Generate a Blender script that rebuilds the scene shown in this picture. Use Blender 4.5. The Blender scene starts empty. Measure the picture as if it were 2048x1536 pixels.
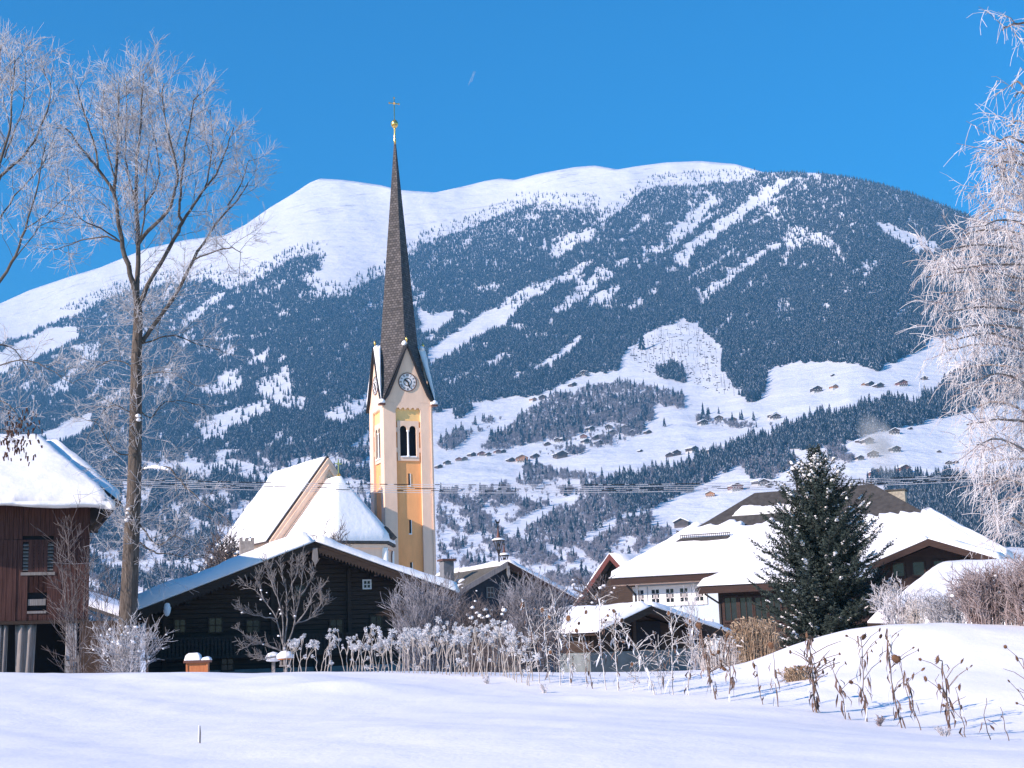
import bpy, bmesh, math, random
import numpy as np
from mathutils import Vector, Matrix, Euler

# ------------------------------------------------------------------ camera, sky, sun, exposure
SC = bpy.context.scene
COL = SC.collection
F = 2900.0                                  # focal length, in pixels of a 2048 wide frame
PITCH = math.atan(532.0 / F)
ROLL = 0.035
CAMZ = 1.7
FW = np.array([0.0, math.cos(PITCH), math.sin(PITCH)])
UP0 = np.array([0.0, -math.sin(PITCH), math.cos(PITCH)])
RT = math.cos(ROLL) * np.array([1.0, 0, 0]) - math.sin(ROLL) * UP0
UPV = math.sin(ROLL) * np.array([1.0, 0, 0]) + math.cos(ROLL) * UP0
cam_d = bpy.data.cameras.new('camera')
cam = bpy.data.objects.new('camera', cam_d)
COL.objects.link(cam)
cam_d.sensor_width = 36.0
cam_d.lens = 36.0 * F / 2048.0
cam_d.clip_start = 0.5
cam_d.clip_end = 60000.0
M = Matrix(((RT[0], UPV[0], -FW[0], 0), (RT[1], UPV[1], -FW[1], 0), (RT[2], UPV[2], -FW[2], CAMZ), (0, 0, 0, 1)))
cam.matrix_world = M
SC.camera = cam

SUN_EL = math.radians(25.0)
SUN_BETA = math.radians(35.0)               # the sun stands to the west of the lane and this far behind the viewer
S_DIR = Vector((-math.cos(SUN_BETA) * math.cos(SUN_EL), -math.sin(SUN_BETA) * math.cos(SUN_EL), math.sin(SUN_EL)))
world = bpy.data.worlds.new('World')
SC.world = world
world.use_nodes = True
wn = world.node_tree
wn.nodes.clear()
w_out = wn.nodes.new('ShaderNodeOutputWorld')
w_bg = wn.nodes.new('ShaderNodeBackground')
w_hs = wn.nodes.new('ShaderNodeHueSaturation')
w_sky = wn.nodes.new('ShaderNodeTexSky')
w_sky.sky_type = 'NISHITA'
w_sky.sun_disc = False
w_sky.sun_elevation = SUN_EL
w_sky.sun_rotation = math.atan2(S_DIR.x, S_DIR.y)
w_sky.altitude = 900
w_sky.air_density = 1.0
w_sky.dust_density = 0.0
w_sky.ozone_density = 3.0
w_hs.inputs['Saturation'].default_value = 1.8
w_hs.inputs['Value'].default_value = 1.0
w_bg.inputs['Strength'].default_value = 0.15
wn.links.new(w_sky.outputs[0], w_hs.inputs['Color'])
wn.links.new(w_hs.outputs[0], w_bg.inputs['Color'])
wn.links.new(w_bg.outputs[0], w_out.inputs['Surface'])

sun_d = bpy.data.lights.new('sun', 'SUN')
sun_d.energy = 4.8
sun_d.angle = math.radians(0.53)
sun_d.color = (1.0, 0.85, 0.78)
sun = bpy.data.objects.new('sun', sun_d)
COL.objects.link(sun)
sun.rotation_euler = S_DIR.to_track_quat('Z', 'Y').to_euler()
sun.location = (-200, -150, 200)

SC.view_settings.view_transform = 'Standard'
SC.view_settings.look = 'None'
SC.view_settings.gamma = 1.0
SC.view_settings.exposure = 0.53
SC.view_settings.use_curve_mapping = False
SC.render.engine = 'CYCLES'
cy = SC.cycles
cy.use_denoising = True
cy.denoiser = 'OPENIMAGEDENOISE'
cy.denoising_input_passes = 'RGB_ALBEDO_NORMAL'
cy.max_bounces = 5
cy.diffuse_bounces = 2
cy.glossy_bounces = 2
cy.transmission_bounces = 3
cy.transparent_max_bounces = 6
cy.volume_bounces = 0
cy.use_fast_gi = False
cy.caustics_reflective = False
cy.caustics_refractive = False
cy.sample_clamp_indirect = 4.0

rng = np.random.default_rng(7)
random.seed(7)


def ray(px, py):
    a = (np.asarray(px, float) - 1024.0) / F
    b = (768.0 - np.asarray(py, float)) / F
    return FW + a[..., None] * RT + b[..., None] * UPV


def P(px, py, Y):
    """the place Y metres north of the viewer that a sight line meets"""
    d = ray(px, py)
    k = np.asarray(Y, float) / d[..., 1]
    return d * k[..., None] + np.array([0, 0, CAMZ])


def V(px, py, Y):
    return Vector(P(px, py, Y))


def PZ(px, z, Y, py=1300.0):
    """point at depth Y and height z under column px"""
    for _ in range(12):
        q = P(px, py, Y)
        py = py + (q[2] - z) * F / Y
    return Vector(P(px, py, Y))


def smooth_noise(x, y, seed=0):
    """vectorised value noise, range -1..1"""
    x = np.asarray(x, float); y = np.asarray(y, float)
    xi = np.floor(x).astype(np.int64); yi = np.floor(y).astype(np.int64)
    xf = x - xi; yf = y - yi

    def h(a, b):
        n = (a * 374761393 + b * 668265263 + seed * 974634777) & 0xffffffff
        n = ((n ^ (n >> 13)) * 1274126177) & 0xffffffff
        n = n ^ (n >> 16)
        return (n & 0xffff) / 32767.5 - 1.0
    u = xf * xf * xf * (xf * (xf * 6 - 15) + 10); v = yf * yf * yf * (yf * (yf * 6 - 15) + 10)
    return (h(xi, yi) * (1 - u) + h(xi + 1, yi) * u) * (1 - v) + (h(xi, yi + 1) * (1 - u) + h(xi + 1, yi + 1) * u) * v


def fbm(x, y, octaves=4, seed=0, gain=0.5):
    s = 0.0; a = 1.0; t = 0.0
    for k in range(octaves):
        s = s + a * smooth_noise(np.asarray(x) * 2 ** k + 17.3 * k, np.asarray(y) * 2 ** k - 9.1 * k, seed + k)
        t += a; a *= gain
    return s / t


# ------------------------------------------------------------------ object helpers
def tag(o, label=None, cat=None, group=None, kind=None):
    if label: o['label'] = label
    if cat: o['category'] = cat
    if group: o['group'] = group
    if kind: o['kind'] = kind
    return o


def link(o, parent=None):
    COL.objects.link(o)
    if parent is not None:
        o.parent = parent
        o.matrix_parent_inverse = Matrix.Identity(4)
    return o


def thing(name, label, cat, loc=(0, 0, 0), rotz=0.0, group=None):
    o = bpy.data.objects.new(name, None)
    o.empty_display_size = 0.2
    COL.objects.link(o)
    o.location = loc
    o.rotation_euler = (0, 0, rotz)
    return tag(o, label, cat, group)


def np_mesh(name, verts, quads=None, tris=None, mats=(), midx=None, smooth=False):
    me = bpy.data.meshes.new(name)
    verts = np.asarray(verts, np.float32).reshape(-1, 3)
    quads = np.zeros((0, 4), np.int32) if quads is None else np.asarray(quads, np.int32).reshape(-1, 4)
    tris = np.zeros((0, 3), np.int32) if tris is None else np.asarray(tris, np.int32).reshape(-1, 3)
    nq, nt = len(quads), len(tris)
    me.vertices.add(len(verts))
    me.vertices.foreach_set('co', verts.ravel())
    me.loops.add(nq * 4 + nt * 3)
    me.loops.foreach_set('vertex_index', np.concatenate([quads.ravel(), tris.ravel()]))
    me.polygons.add(nq + nt)
    st = np.concatenate([np.arange(nq) * 4, nq * 4 + np.arange(nt) * 3]).astype(np.int32)
    me.polygons.foreach_set('loop_start', st)
    for m in mats:
        me.materials.append(m)
    if midx is not None:
        me.polygons.foreach_set('material_index', np.asarray(midx, np.int32))
    me.polygons.foreach_set('use_smooth', np.full(nq + nt, smooth))
    me.update(calc_edges=True)
    return me


def obj(name, me, parent=None):
    return link(bpy.data.objects.new(name, me), parent)


class MB:
    """collects simple solids; build() links them as one mesh object"""

    def __init__(self):
        self.v = []; self.f = []; self.mi = []

    def add(self, verts, faces, mi=0):
        b = len(self.v)
        self.v += [tuple(p) for p in verts]
        self.f += [tuple(b + i for i in q) for q in faces]
        self.mi += [mi] * len(faces)
        return self

    def box(self, x0, x1, y0, y1, z0, z1, mi=0):
        v = [(x0, y0, z0), (x1, y0, z0), (x1, y1, z0), (x0, y1, z0), (x0, y0, z1), (x1, y0, z1), (x1, y1, z1), (x0, y1, z1)]
        return self.add(v, [(0, 3, 2, 1), (4, 5, 6, 7), (0, 1, 5, 4), (1, 2, 6, 5), (2, 3, 7, 6), (3, 0, 4, 7)], mi)

    def prism(self, poly, y0, y1, mi=0):
        """polygon in x,z pushed along y"""
        n = len(poly)
        v = [(x, y0, z) for x, z in poly] + [(x, y1, z) for x, z in poly]
        f = [tuple(range(n)), tuple(range(2 * n - 1, n - 1, -1))]
        f += [(i, i + n, (i + 1) % n + n, (i + 1) % n) for i in range(n)]
        return self.add(v, f, mi)

    def prism_z(self, poly, z0, z1, mi=0):
        n = len(poly)
        v = [(x, y, z0) for x, y in poly] + [(x, y, z1) for x, y in poly]
        f = [tuple(range(n - 1, -1, -1)), tuple(range(n, 2 * n))]
        f += [(i, (i + 1) % n, (i + 1) % n + n, i + n) for i in range(n)]
        return self.add(v, f, mi)

    def bar(self, a, b, w, h=None, mi=0):
        """square bar from a to b"""
        h = w if h is None else h
        a = Vector(a); b = Vector(b); d = (b - a).normalized()
        s = d.cross(Vector((0, 0, 1)))
        s = s.normalized() if s.length > 1e-4 else Vector((1, 0, 0))
        u = s.cross(d)
        v = []
        for p in (a, b):
            for i, j in ((-1, -1), (1, -1), (1, 1), (-1, 1)):
                v.append(p + s * (i * w / 2) + u * (j * h / 2))
        return self.add(v, [(0, 1, 2, 3), (7, 6, 5, 4), (0, 4, 5, 1), (1, 5, 6, 2), (2, 6, 7, 3), (3, 7, 4, 0)], mi)

    def lathe(self, prof, c=(0, 0), n=16, mi=0):
        """profile of (radius, z) turned about the vertical through c"""
        b = len(self.v)
        m = len(prof)
        v = []
        for r, z in prof:
            for k in range(n):
                a = 2 * math.pi * k / n
                v.append((c[0] + r * math.cos(a), c[1] + r * math.sin(a), z))
        f = [(i * n + k, i * n + (k + 1) % n, (i + 1) * n + (k + 1) % n, (i + 1) * n + k) for i in range(m - 1) for k in range(n)]
        f.append(tuple(range(n - 1, -1, -1)))
        f.append(tuple(range((m - 1) * n, m * n)))
        return self.add(v, f, mi)

    def build(self, name, mats, parent=None, smooth=False, bevel=0.0):
        me = bpy.data.meshes.new(name)
        me.from_pydata(self.v, [], self.f)
        for m in (mats if isinstance(mats, (list, tuple)) else [mats]):
            me.materials.append(m)
        me.polygons.foreach_set('material_index', self.mi)
        if smooth:
            me.polygons.foreach_set('use_smooth', [True] * len(self.f))
        me.update()
        o = obj(name, me, parent)
        if bevel:
            md = o.modifiers.new('bevel', 'BEVEL'); md.width = bevel; md.segments = 2; md.limit_method = 'ANGLE'
        return o


def tube_arrays(seg, sides=3):
    """seg rows: p0(3) p1(3) r0 r1 -> vertices and quads of open tapered tubes"""
    seg = np.asarray(seg, float)
    p0, p1, r0, r1 = seg[:, 0:3], seg[:, 3:6], seg[:, 6], seg[:, 7]
    d = p1 - p0
    d /= np.maximum(np.linalg.norm(d, axis=1, keepdims=True), 1e-9)
    ref = np.where(np.abs(d[:, 2:3]) > 0.9, np.array([[1.0, 0, 0]]), np.array([[0, 0, 1.0]]))
    s = np.cross(d, ref); s /= np.linalg.norm(s, axis=1, keepdims=True)
    u = np.cross(s, d)
    n = len(seg)
    vs = np.zeros((n, 2 * sides, 3))
    for k in range(sides):
        a = 2 * math.pi * k / sides
        off = math.cos(a) * s + math.sin(a) * u
        vs[:, k] = p0 + off * r0[:, None]
        vs[:, sides + k] = p1 + off * r1[:, None]
    base = (np.arange(n) * 2 * sides)[:, None]
    q = []
    for k in range(sides):
        k2 = (k + 1) % sides
        q.append(np.concatenate([base + k, base + k2, base + sides + k2, base + sides + k], axis=1))
    q = np.stack(q, 1).reshape(-1, 4)
    return vs.reshape(-1, 3), q


def tubes(name, seg, mat, parent=None, sides=3, smooth=True):
    v, q = tube_arrays(seg, sides)
    return obj(name, np_mesh(name, v, q, mats=[mat], smooth=smooth), parent)


# ------------------------------------------------------------------ materials
def mat(name, color, rough=0.8, noise=0.0, scale=4.0, bump=0.0, bscale=None, color2=None, stretch=(1, 1, 1), metal=0.0, spec=0.3, detail=5.0, coord='Object'):
    m = bpy.data.materials.new(name)
    m.use_nodes = True
    nt = m.node_tree
    b = nt.nodes['Principled BSDF']
    b.inputs['Roughness'].default_value = rough
    b.inputs['Metallic'].default_value = metal
    b.inputs['Specular IOR Level'].default_value = spec
    c = (*color, 1.0)
    b.inputs['Base Color'].default_value = c
    if noise or bump or color2:
        tc = nt.nodes.new('ShaderNodeTexCoord')
        mp = nt.nodes.new('ShaderNodeMapping')
        mp.inputs['Scale'].default_value = stretch
        nt.links.new(tc.outputs[coord], mp.inputs['Vector'])
        nz = nt.nodes.new('ShaderNodeTexNoise')
        nz.inputs['Scale'].default_value = scale
        nz.inputs['Detail'].default_value = detail
        nz.inputs['Roughness'].default_value = 0.6
        nt.links.new(mp.outputs[0], nz.inputs['Vector'])
        if noise or color2:
            rp = nt.nodes.new('ShaderNodeValToRGB')
            rp.color_ramp.elements[0].position = 0.32
            rp.color_ramp.elements[1].position = 0.68
            c2 = color2 if color2 else tuple(min(1, k * (1 + noise)) for k in color)
            c1 = color if color2 else tuple(k * (1 - noise) for k in color)
            rp.color_ramp.elements[0].color = (*c1, 1)
            rp.color_ramp.elements[1].color = (*c2, 1)
            nt.links.new(nz.outputs['Fac'], rp.inputs['Fac'])
            nt.links.new(rp.outputs['Color'], b.inputs['Base Color'])
        if bump:
            nb = nt.nodes.new('ShaderNodeTexNoise')
            nb.inputs['Scale'].default_value = bscale or scale * 3
            nb.inputs['Detail'].default_value = 6
            nt.links.new(mp.outputs[0], nb.inputs['Vector'])
            bp = nt.nodes.new('ShaderNodeBump')
            bp.inputs['Strength'].default_value = 1.0
            bp.inputs['Distance'].default_value = bump
            nt.links.new(nb.outputs['Fac'], bp.inputs['Height'])
            nt.links.new(bp.outputs[0], b.inputs['Normal'])
    return m


M_SNOW = mat('snow', (0.86, 0.86, 0.88), 0.75, bump=0.02, bscale=3.0, spec=0.25, noise=0.02, scale=2)
M_ROOFSNOW = mat('roof_snow', (0.88, 0.855, 0.86), 0.75, bump=0.05, bscale=1.6, spec=0.25, noise=0.015, scale=1)
# ------------------------------------------------------------------ the mountain
SKY = np.array([(-900, 760), (-400, 700), (0, 607), (60, 580), (140, 553), (200, 535), (290, 498), (370, 480), (450, 470), (490, 450), (540, 415), (590, 385),
                (620, 365), (640, 357), (690, 360), (760, 370), (800, 380), (870, 385), (930, 372), (970, 362), (1000, 357), (1030, 360), (1080, 347),
                (1150, 334), (1190, 331), (1235, 339), (1270, 333), (1330, 325), (1400, 322), (1470, 328), (1530, 345), (1580, 344), (1640, 346),
                (1700, 355), (1760, 368), (1830, 390), (1900, 417), (1950, 437), (2048, 475), (2300, 580), (2600, 680), (3000, 760)], float)
SDIST = np.array([(-900, 6900), (0, 6500), (640, 6000), (1000, 5600), (1400, 5000), (1530, 4600), (1700, 4000), (2048, 3500), (2600, 3000), (3000, 2800)], float)
YB = 1330.0


def skyline(x):
    return np.interp(x, SKY[:, 0], SKY[:, 1])


_sx = np.arange(-1400.0, 3500.0, 10.0)
_sk = np.interp(_sx, SKY[:, 0], SKY[:, 1])
_kr = np.exp(-0.5 * (np.arange(-30, 31) * 10 / 95.0) ** 2); _kr /= _kr.sum()
_sks = np.convolve(np.pad(_sk, 30, mode='edge'), _kr, mode='valid')


def skyline_soft(x):
    return np.interp(x, _sx, _sks)


def relief(x, t):
    # spurs and gullies that run down to the west, finer ones across the meadows
    u = (x + t * 420.0) / 1000.0
    big = fbm(u * 3.1, t * 1.6 + 3, 3, 11)
    mid = fbm(u * 9.0, t * 4.5, 3, 23)
    return 0.030 * big * (0.35 + t) + 0.011 * mid


def mt_dist(x, y):
    """how far off the slope is along the sight line through x, y"""
    s = skyline_soft(x)
    t = np.clip((YB - y) / (YB - s), 0, 1.12)
    g = 0.65 * t + 0.35 * t ** 2.4
    S = np.interp(x, SDIST[:, 0], SDIST[:, 1])
    d = 480.0 + (S - 480.0) * g
    return d * (1 + relief(x, t) * np.clip(t * 6, 0, 1))


def terrain():
    xs = np.concatenate([np.arange(-900, -60, 30), np.arange(-60, 2110, 6), np.arange(2110, 3000, 30)]).astype(float)
    ts = np.linspace(0, 1, 190)
    X, T = np.meshgrid(xs, ts)
    Sk = skyline(X)
    Y = YB - (YB - Sk) * T
    D = mt_dist(X, Y)
    pts = P(X, Y, D)
    # the far side of the crest falls away again
    back = []
    for k, (dd, dz) in enumerate(((60, -4), (200, -45), (600, -230), (1300, -620))):
        q = pts[-1].copy()
        n = q[:, :2] / np.linalg.norm(q[:, :2], axis=1, keepdims=True)
        q[:, :2] += n * dd
        q[:, 2] += dz
        back.append(q)
    # front skirt under the valley floor
    fr = pts[0].copy(); fr[:, 1] -= 60; fr[:, 2] -= 12
    allp = np.concatenate([fr[None], pts, np.array(back)], 0)
    R, Cn = allp.shape[:2]
    i = np.arange(R - 1)[:, None] * Cn + np.arange(Cn - 1)[None]
    q = np.stack([i, i + 1, i + Cn + 1, i + Cn], -1).reshape(-1, 4)
    return np_mesh('mountain', allp.reshape(-1, 3), q, smooth=True)


def mountain_material():
    m = bpy.data.materials.new('mountain_snow')
    m.use_nodes = True
    nt = m.node_tree
    b = nt.nodes['Principled BSDF']
    b.inputs['Roughness'].default_value = 0.8
    b.inputs['Specular IOR Level'].default_value = 0.15
    tc = nt.nodes.new('ShaderNodeTexCoord')
    # bare rock shows in thin broken bands high up
    mp = nt.nodes.new('ShaderNodeMapping')
    mp.inputs['Scale'].default_value = (0.004, 0.004, 0.03)
    nt.links.new(tc.outputs['Object'], mp.inputs['Vector'])
    nz = nt.nodes.new('ShaderNodeTexNoise')
    nz.inputs['Scale'].default_value = 1.6
    nz.inputs['Detail'].default_value = 8
    nz.inputs['Roughness'].default_value = 0.65
    nt.links.new(mp.outputs[0], nz.inputs['Vector'])
    rp = nt.nodes.new('ShaderNodeValToRGB')
    e = rp.color_ramp.elements
    e[0].position = 0.0; e[0].color = (0.88, 0.86, 0.88, 1)
    e[1].position = 1.0; e[1].color = (0.88, 0.86, 0.88, 1)
    for pos, c in ((0.60, (0.88, 0.86, 0.88, 1)), (0.63, (0.50, 0.48, 0.48, 1)), (0.66, (0.88, 0.86, 0.88, 1))):
        k = e.new(pos); k.color = c
    nt.links.new(nz.outputs['Fac'], rp.inputs['Fac'])
    # only above the tree line
    sx = nt.nodes.new('ShaderNodeSeparateXYZ'); nt.links.new(tc.outputs['Object'], sx.inputs[0])
    mr = nt.nodes.new('ShaderNodeMapRange'); mr.inputs['From Min'].default_value = 1250; mr.inputs['From Max'].default_value = 1500
    nt.links.new(sx.outputs['Z'], mr.inputs['Value'])
    mxr = nt.nodes.new('ShaderNodeMixRGB'); mxr.inputs[1].default_value = (0.88, 0.86, 0.88, 1)
    nt.links.new(mr.outputs[0], mxr.inputs['Fac']); nt.links.new(rp.outputs['Color'], mxr.inputs[2])
    nt.links.new(mxr.outputs[0], b.inputs['Base Color'])
    nb = nt.nodes.new('ShaderNodeTexNoise')
    nb.inputs['Scale'].default_value = 0.012
    nb.inputs['Detail'].default_value = 9
    nb.inputs['Roughness'].default_value = 0.55
    nt.links.new(tc.outputs['Object'], nb.inputs['Vector'])
    bp = nt.nodes.new('ShaderNodeBump')
    bp.inputs['Strength'].default_value = 1.0
    bp.inputs['Distance'].default_value = 13.0
    nt.links.new(nb.outputs['Fac'], bp.inputs['Height'])
    nt.links.new(bp.outputs[0], b.inputs['Normal'])
    return m


me = terrain()
me.materials.append(mountain_material())
mountain = obj('mountain', me)
tag(mountain, 'snow covered mountain rising over the valley to white rounded summits', kind='structure')

# ------------------------------------------------------------------ where wood grows on it
ZA, ZB_, ZC, ZE, ZG = (0, 320, 2.6256), (820, 300, 2.8444), (1240, 300, 2.5347), (860, 700, 2.9257), (1480, 580, 3.4912)


def pl(z, *c):
    a = np.array(c, float).reshape(-1, 2)
    return a / z[2] + np.array(z[:2])


def inside(poly, X, Y):
    r = np.zeros(X.shape, bool)
    n = len(poly)
    for i in range(n):
        x0, y0 = poly[i]; x1, y1 = poly[(i + 1) % n]
        if y0 == y1:
            continue
        c = (y0 > Y) != (y1 > Y)
        r ^= c & (X < (x1 - x0) * (Y - y0) / (y1 - y0) + x0)
    return r


FULL = (0, 0, 1)
FOREST = pl(FULL, -900, 860, -400, 800, 0, 688, 50, 668, 114, 642, 164, 619, 198, 600, 260, 580, 335, 564, 381, 562, 419, 554, 442, 566, 457, 579, 533, 545, 583, 514, 625, 508,
            655, 512, 640, 540, 598, 556, 647, 583, 685, 594, 723, 567, 773, 546, 820, 511, 841, 486, 890, 470, 936, 455, 975, 437, 1017, 420, 1045, 409, 1087, 405,
            1140, 412, 1189, 409, 1200, 420, 1196, 444, 1228, 427, 1260, 402, 1288, 377, 1319, 370, 1418, 363, 1463, 360, 1537, 346, 1560, 330, 2048, 330, 3000, 500, 3000, 760,
            2500, 720, 2048, 695, 1967, 695, 1950, 675, 1938, 660, 1867, 680, 1838, 703, 1809, 717, 1766, 732, 1761, 743, 1738, 737, 1715, 725, 1575, 726, 1532, 743, 1529, 760,
            1530, 790, 1510, 806, 1487, 800, 1400, 770, 1263, 738, 1202, 744, 1150, 755, 1113, 775, 1065, 792, 1010, 799, 973, 802, 911, 813, 872, 826, 800, 850, 742, 880, 742, 1330, -900, 1330)
CLEAR = [
    (0, pl(ZB_, 100, 1140, 330, 985, 480, 890, 640, 800, 850, 720, 940, 660, 1040, 610, 1045, 640, 930, 710, 800, 770, 660, 860, 570, 930, 550, 985, 450, 1010, 350, 1060, 280, 1120, 150, 1200, 110, 1240)),
    (.05, pl(ZB_, 1480, 480, 1620, 330, 1740, 260, 1720, 300, 1660, 370, 1640, 430, 1560, 480, 1490, 520, 1460, 520)),
    (.05, pl(ZB_, 1500, 600, 1640, 490, 1800, 380, 1900, 300, 2040, 200, 2048, 240, 1950, 320, 1850, 400, 1750, 470, 1600, 560, 1580, 640, 1540, 660)),
    (0, pl(ZB_, 810, 910, 900, 830, 1000, 740, 1080, 690, 1160, 660, 1150, 700, 1080, 760, 960, 850, 900, 890, 830, 920)),
    (.05, pl(ZB_, 1010, 860, 1100, 800, 1200, 770, 1180, 800, 1090, 850, 1020, 880)),
    (.1, pl(ZB_, 1300, 600, 1380, 550, 1440, 520, 1430, 560, 1340, 600)),
    (.08, pl(ZB_, 830, 520, 900, 480, 1050, 450, 1040, 490, 930, 540, 840, 610, 790, 580)),
    (.1, pl(ZB_, 1160, 640, 1250, 600, 1260, 610, 1180, 650)),
    (0, pl(ZB_, 1230, 1140, 1330, 1060, 1450, 1000, 1560, 970, 1640, 1010, 1720, 1070, 1780, 1140, 1770, 1250, 1850, 1350, 1900, 1420, 1870, 1440, 1780, 1420, 1200, 1420, 1180, 1270)),
    (.05, pl(ZB_, 400, 1215, 500, 1170, 600, 1150, 520, 1190, 420, 1225)),
    (0, pl(ZB_, 700, 1240, 850, 1150, 990, 1040, 960, 1080, 870, 1170, 720, 1250)),
    (0, pl(ZB_, 580, 1280, 660, 1250, 650, 1270, 590, 1285)),
    (0, pl(ZB_, 205, 1330, 300, 1270, 350, 1250, 250, 1310)),
    (0, pl(ZB_, 40, 900, 130, 940, 250, 900, 250, 950, 150, 1010, 60, 1030)),
    (.1, pl(ZB_, 1230, 900, 1320, 825, 1340, 840, 1260, 900)),
    (.2, pl(ZB_, 570, 1000, 640, 990, 630, 1020)),
    (.2, pl(ZB_, 340, 790, 470, 760, 540, 760, 460, 790)),
    (.35, pl(ZB_, 660, 320, 900, 290, 1060, 310, 1060, 345, 900, 335, 800, 325)),
    (0, pl(ZC, 400, 740, 520, 650, 640, 560, 700, 510, 790, 470, 830, 470, 740, 510, 660, 570, 560, 660, 440, 740, 410, 765)),
    (.22, pl(ZC, 830, 450, 860, 410, 960, 390, 970, 420, 1050, 430, 1080, 470, 1060, 490, 980, 450, 900, 470, 850, 490)),
    (.3, pl(ZC, 1080, 470, 1140, 520, 1160, 590, 1130, 580, 1090, 510)),
    (.03, pl(ZC, 1290, 365, 1400, 385, 1480, 425, 1600, 470, 1620, 505, 1520, 505, 1430, 465, 1360, 415)),
    (.3, pl(ZC, 790, 760, 860, 760, 870, 810, 800, 830)),
    (.05, pl(ZC, 720, 230, 800, 160, 890, 140, 860, 165, 780, 215, 700, 280, 640, 310)),
    (0, pl(ZA, -200, 1100, 0, 1010, 180, 920, 310, 880, 420, 880, 390, 930, 290, 985, 170, 1035, 90, 1050, 0, 1120, -200, 1200)),
    (.1, pl(ZA, 370, 980, 430, 965, 500, 970, 480, 990, 400, 995)),
    (.1, pl(ZA, 950, 850, 1030, 790, 1110, 720, 1180, 690, 1170, 720, 1060, 800, 960, 870)),
    (.05, pl(ZA, 1140, 1035, 1240, 980, 1220, 1000, 1150, 1045)),
    (.05, pl(ZA, 1300, 1060, 1400, 980, 1420, 990, 1390, 1050, 1310, 1080)),
    (.08, pl(ZA, 1130, 1150, 1250, 1090, 1280, 1100, 1200, 1150, 1140, 1180)),
    (.08, pl(ZA, 1020, 1190, 1150, 1185, 1290, 1130, 1270, 1180, 1150, 1230, 1100, 1215)),
    (.05, pl(ZA, 1350, 1190, 1430, 1140, 1500, 1080, 1530, 1110, 1520, 1170, 1420, 1220, 1370, 1230)),
    (.03, pl(ZA, 1040, 1430, 1150, 1340, 1260, 1300, 1400, 1270, 1420, 1310, 1300, 1360, 1200, 1390, 1160, 1450)),
    (.12, pl(ZA, 1420, 1280, 1500, 1240, 1590, 1240, 1580, 1280, 1500, 1310)),
    (.05, pl(ZA, 1690, 1340, 1800, 1290, 1940, 1230, 1940, 1310, 1800, 1370)),
    (0, pl(ZA, 200, 1450, 330, 1380, 480, 1330, 490, 1380, 390, 1450, 290, 1480)),
    (.2, pl(ZA, 1480, 780, 1530, 800, 1500, 830, 1470, 820)),
    (.35, pl(ZA, 1560, 710, 1640, 670, 1900, 660, 1800, 700, 1640, 720, 1600, 750)),
    (.1, pl(ZA, 590, 1460, 680, 1370, 660, 1410)),
    (.1, pl(ZA, 1490, 1470, 1550, 1440, 1520, 1490)),
    (.03, pl(FULL, 660, 925, 700, 893, 745, 862, 745, 925, 700, 938)),
    (.30, pl(FULL, 180, 960, 300, 930, 470, 900, 560, 930, 640, 900, 740, 900, 740, 1330, -100, 1330, 160, 1100)),
]
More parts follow.
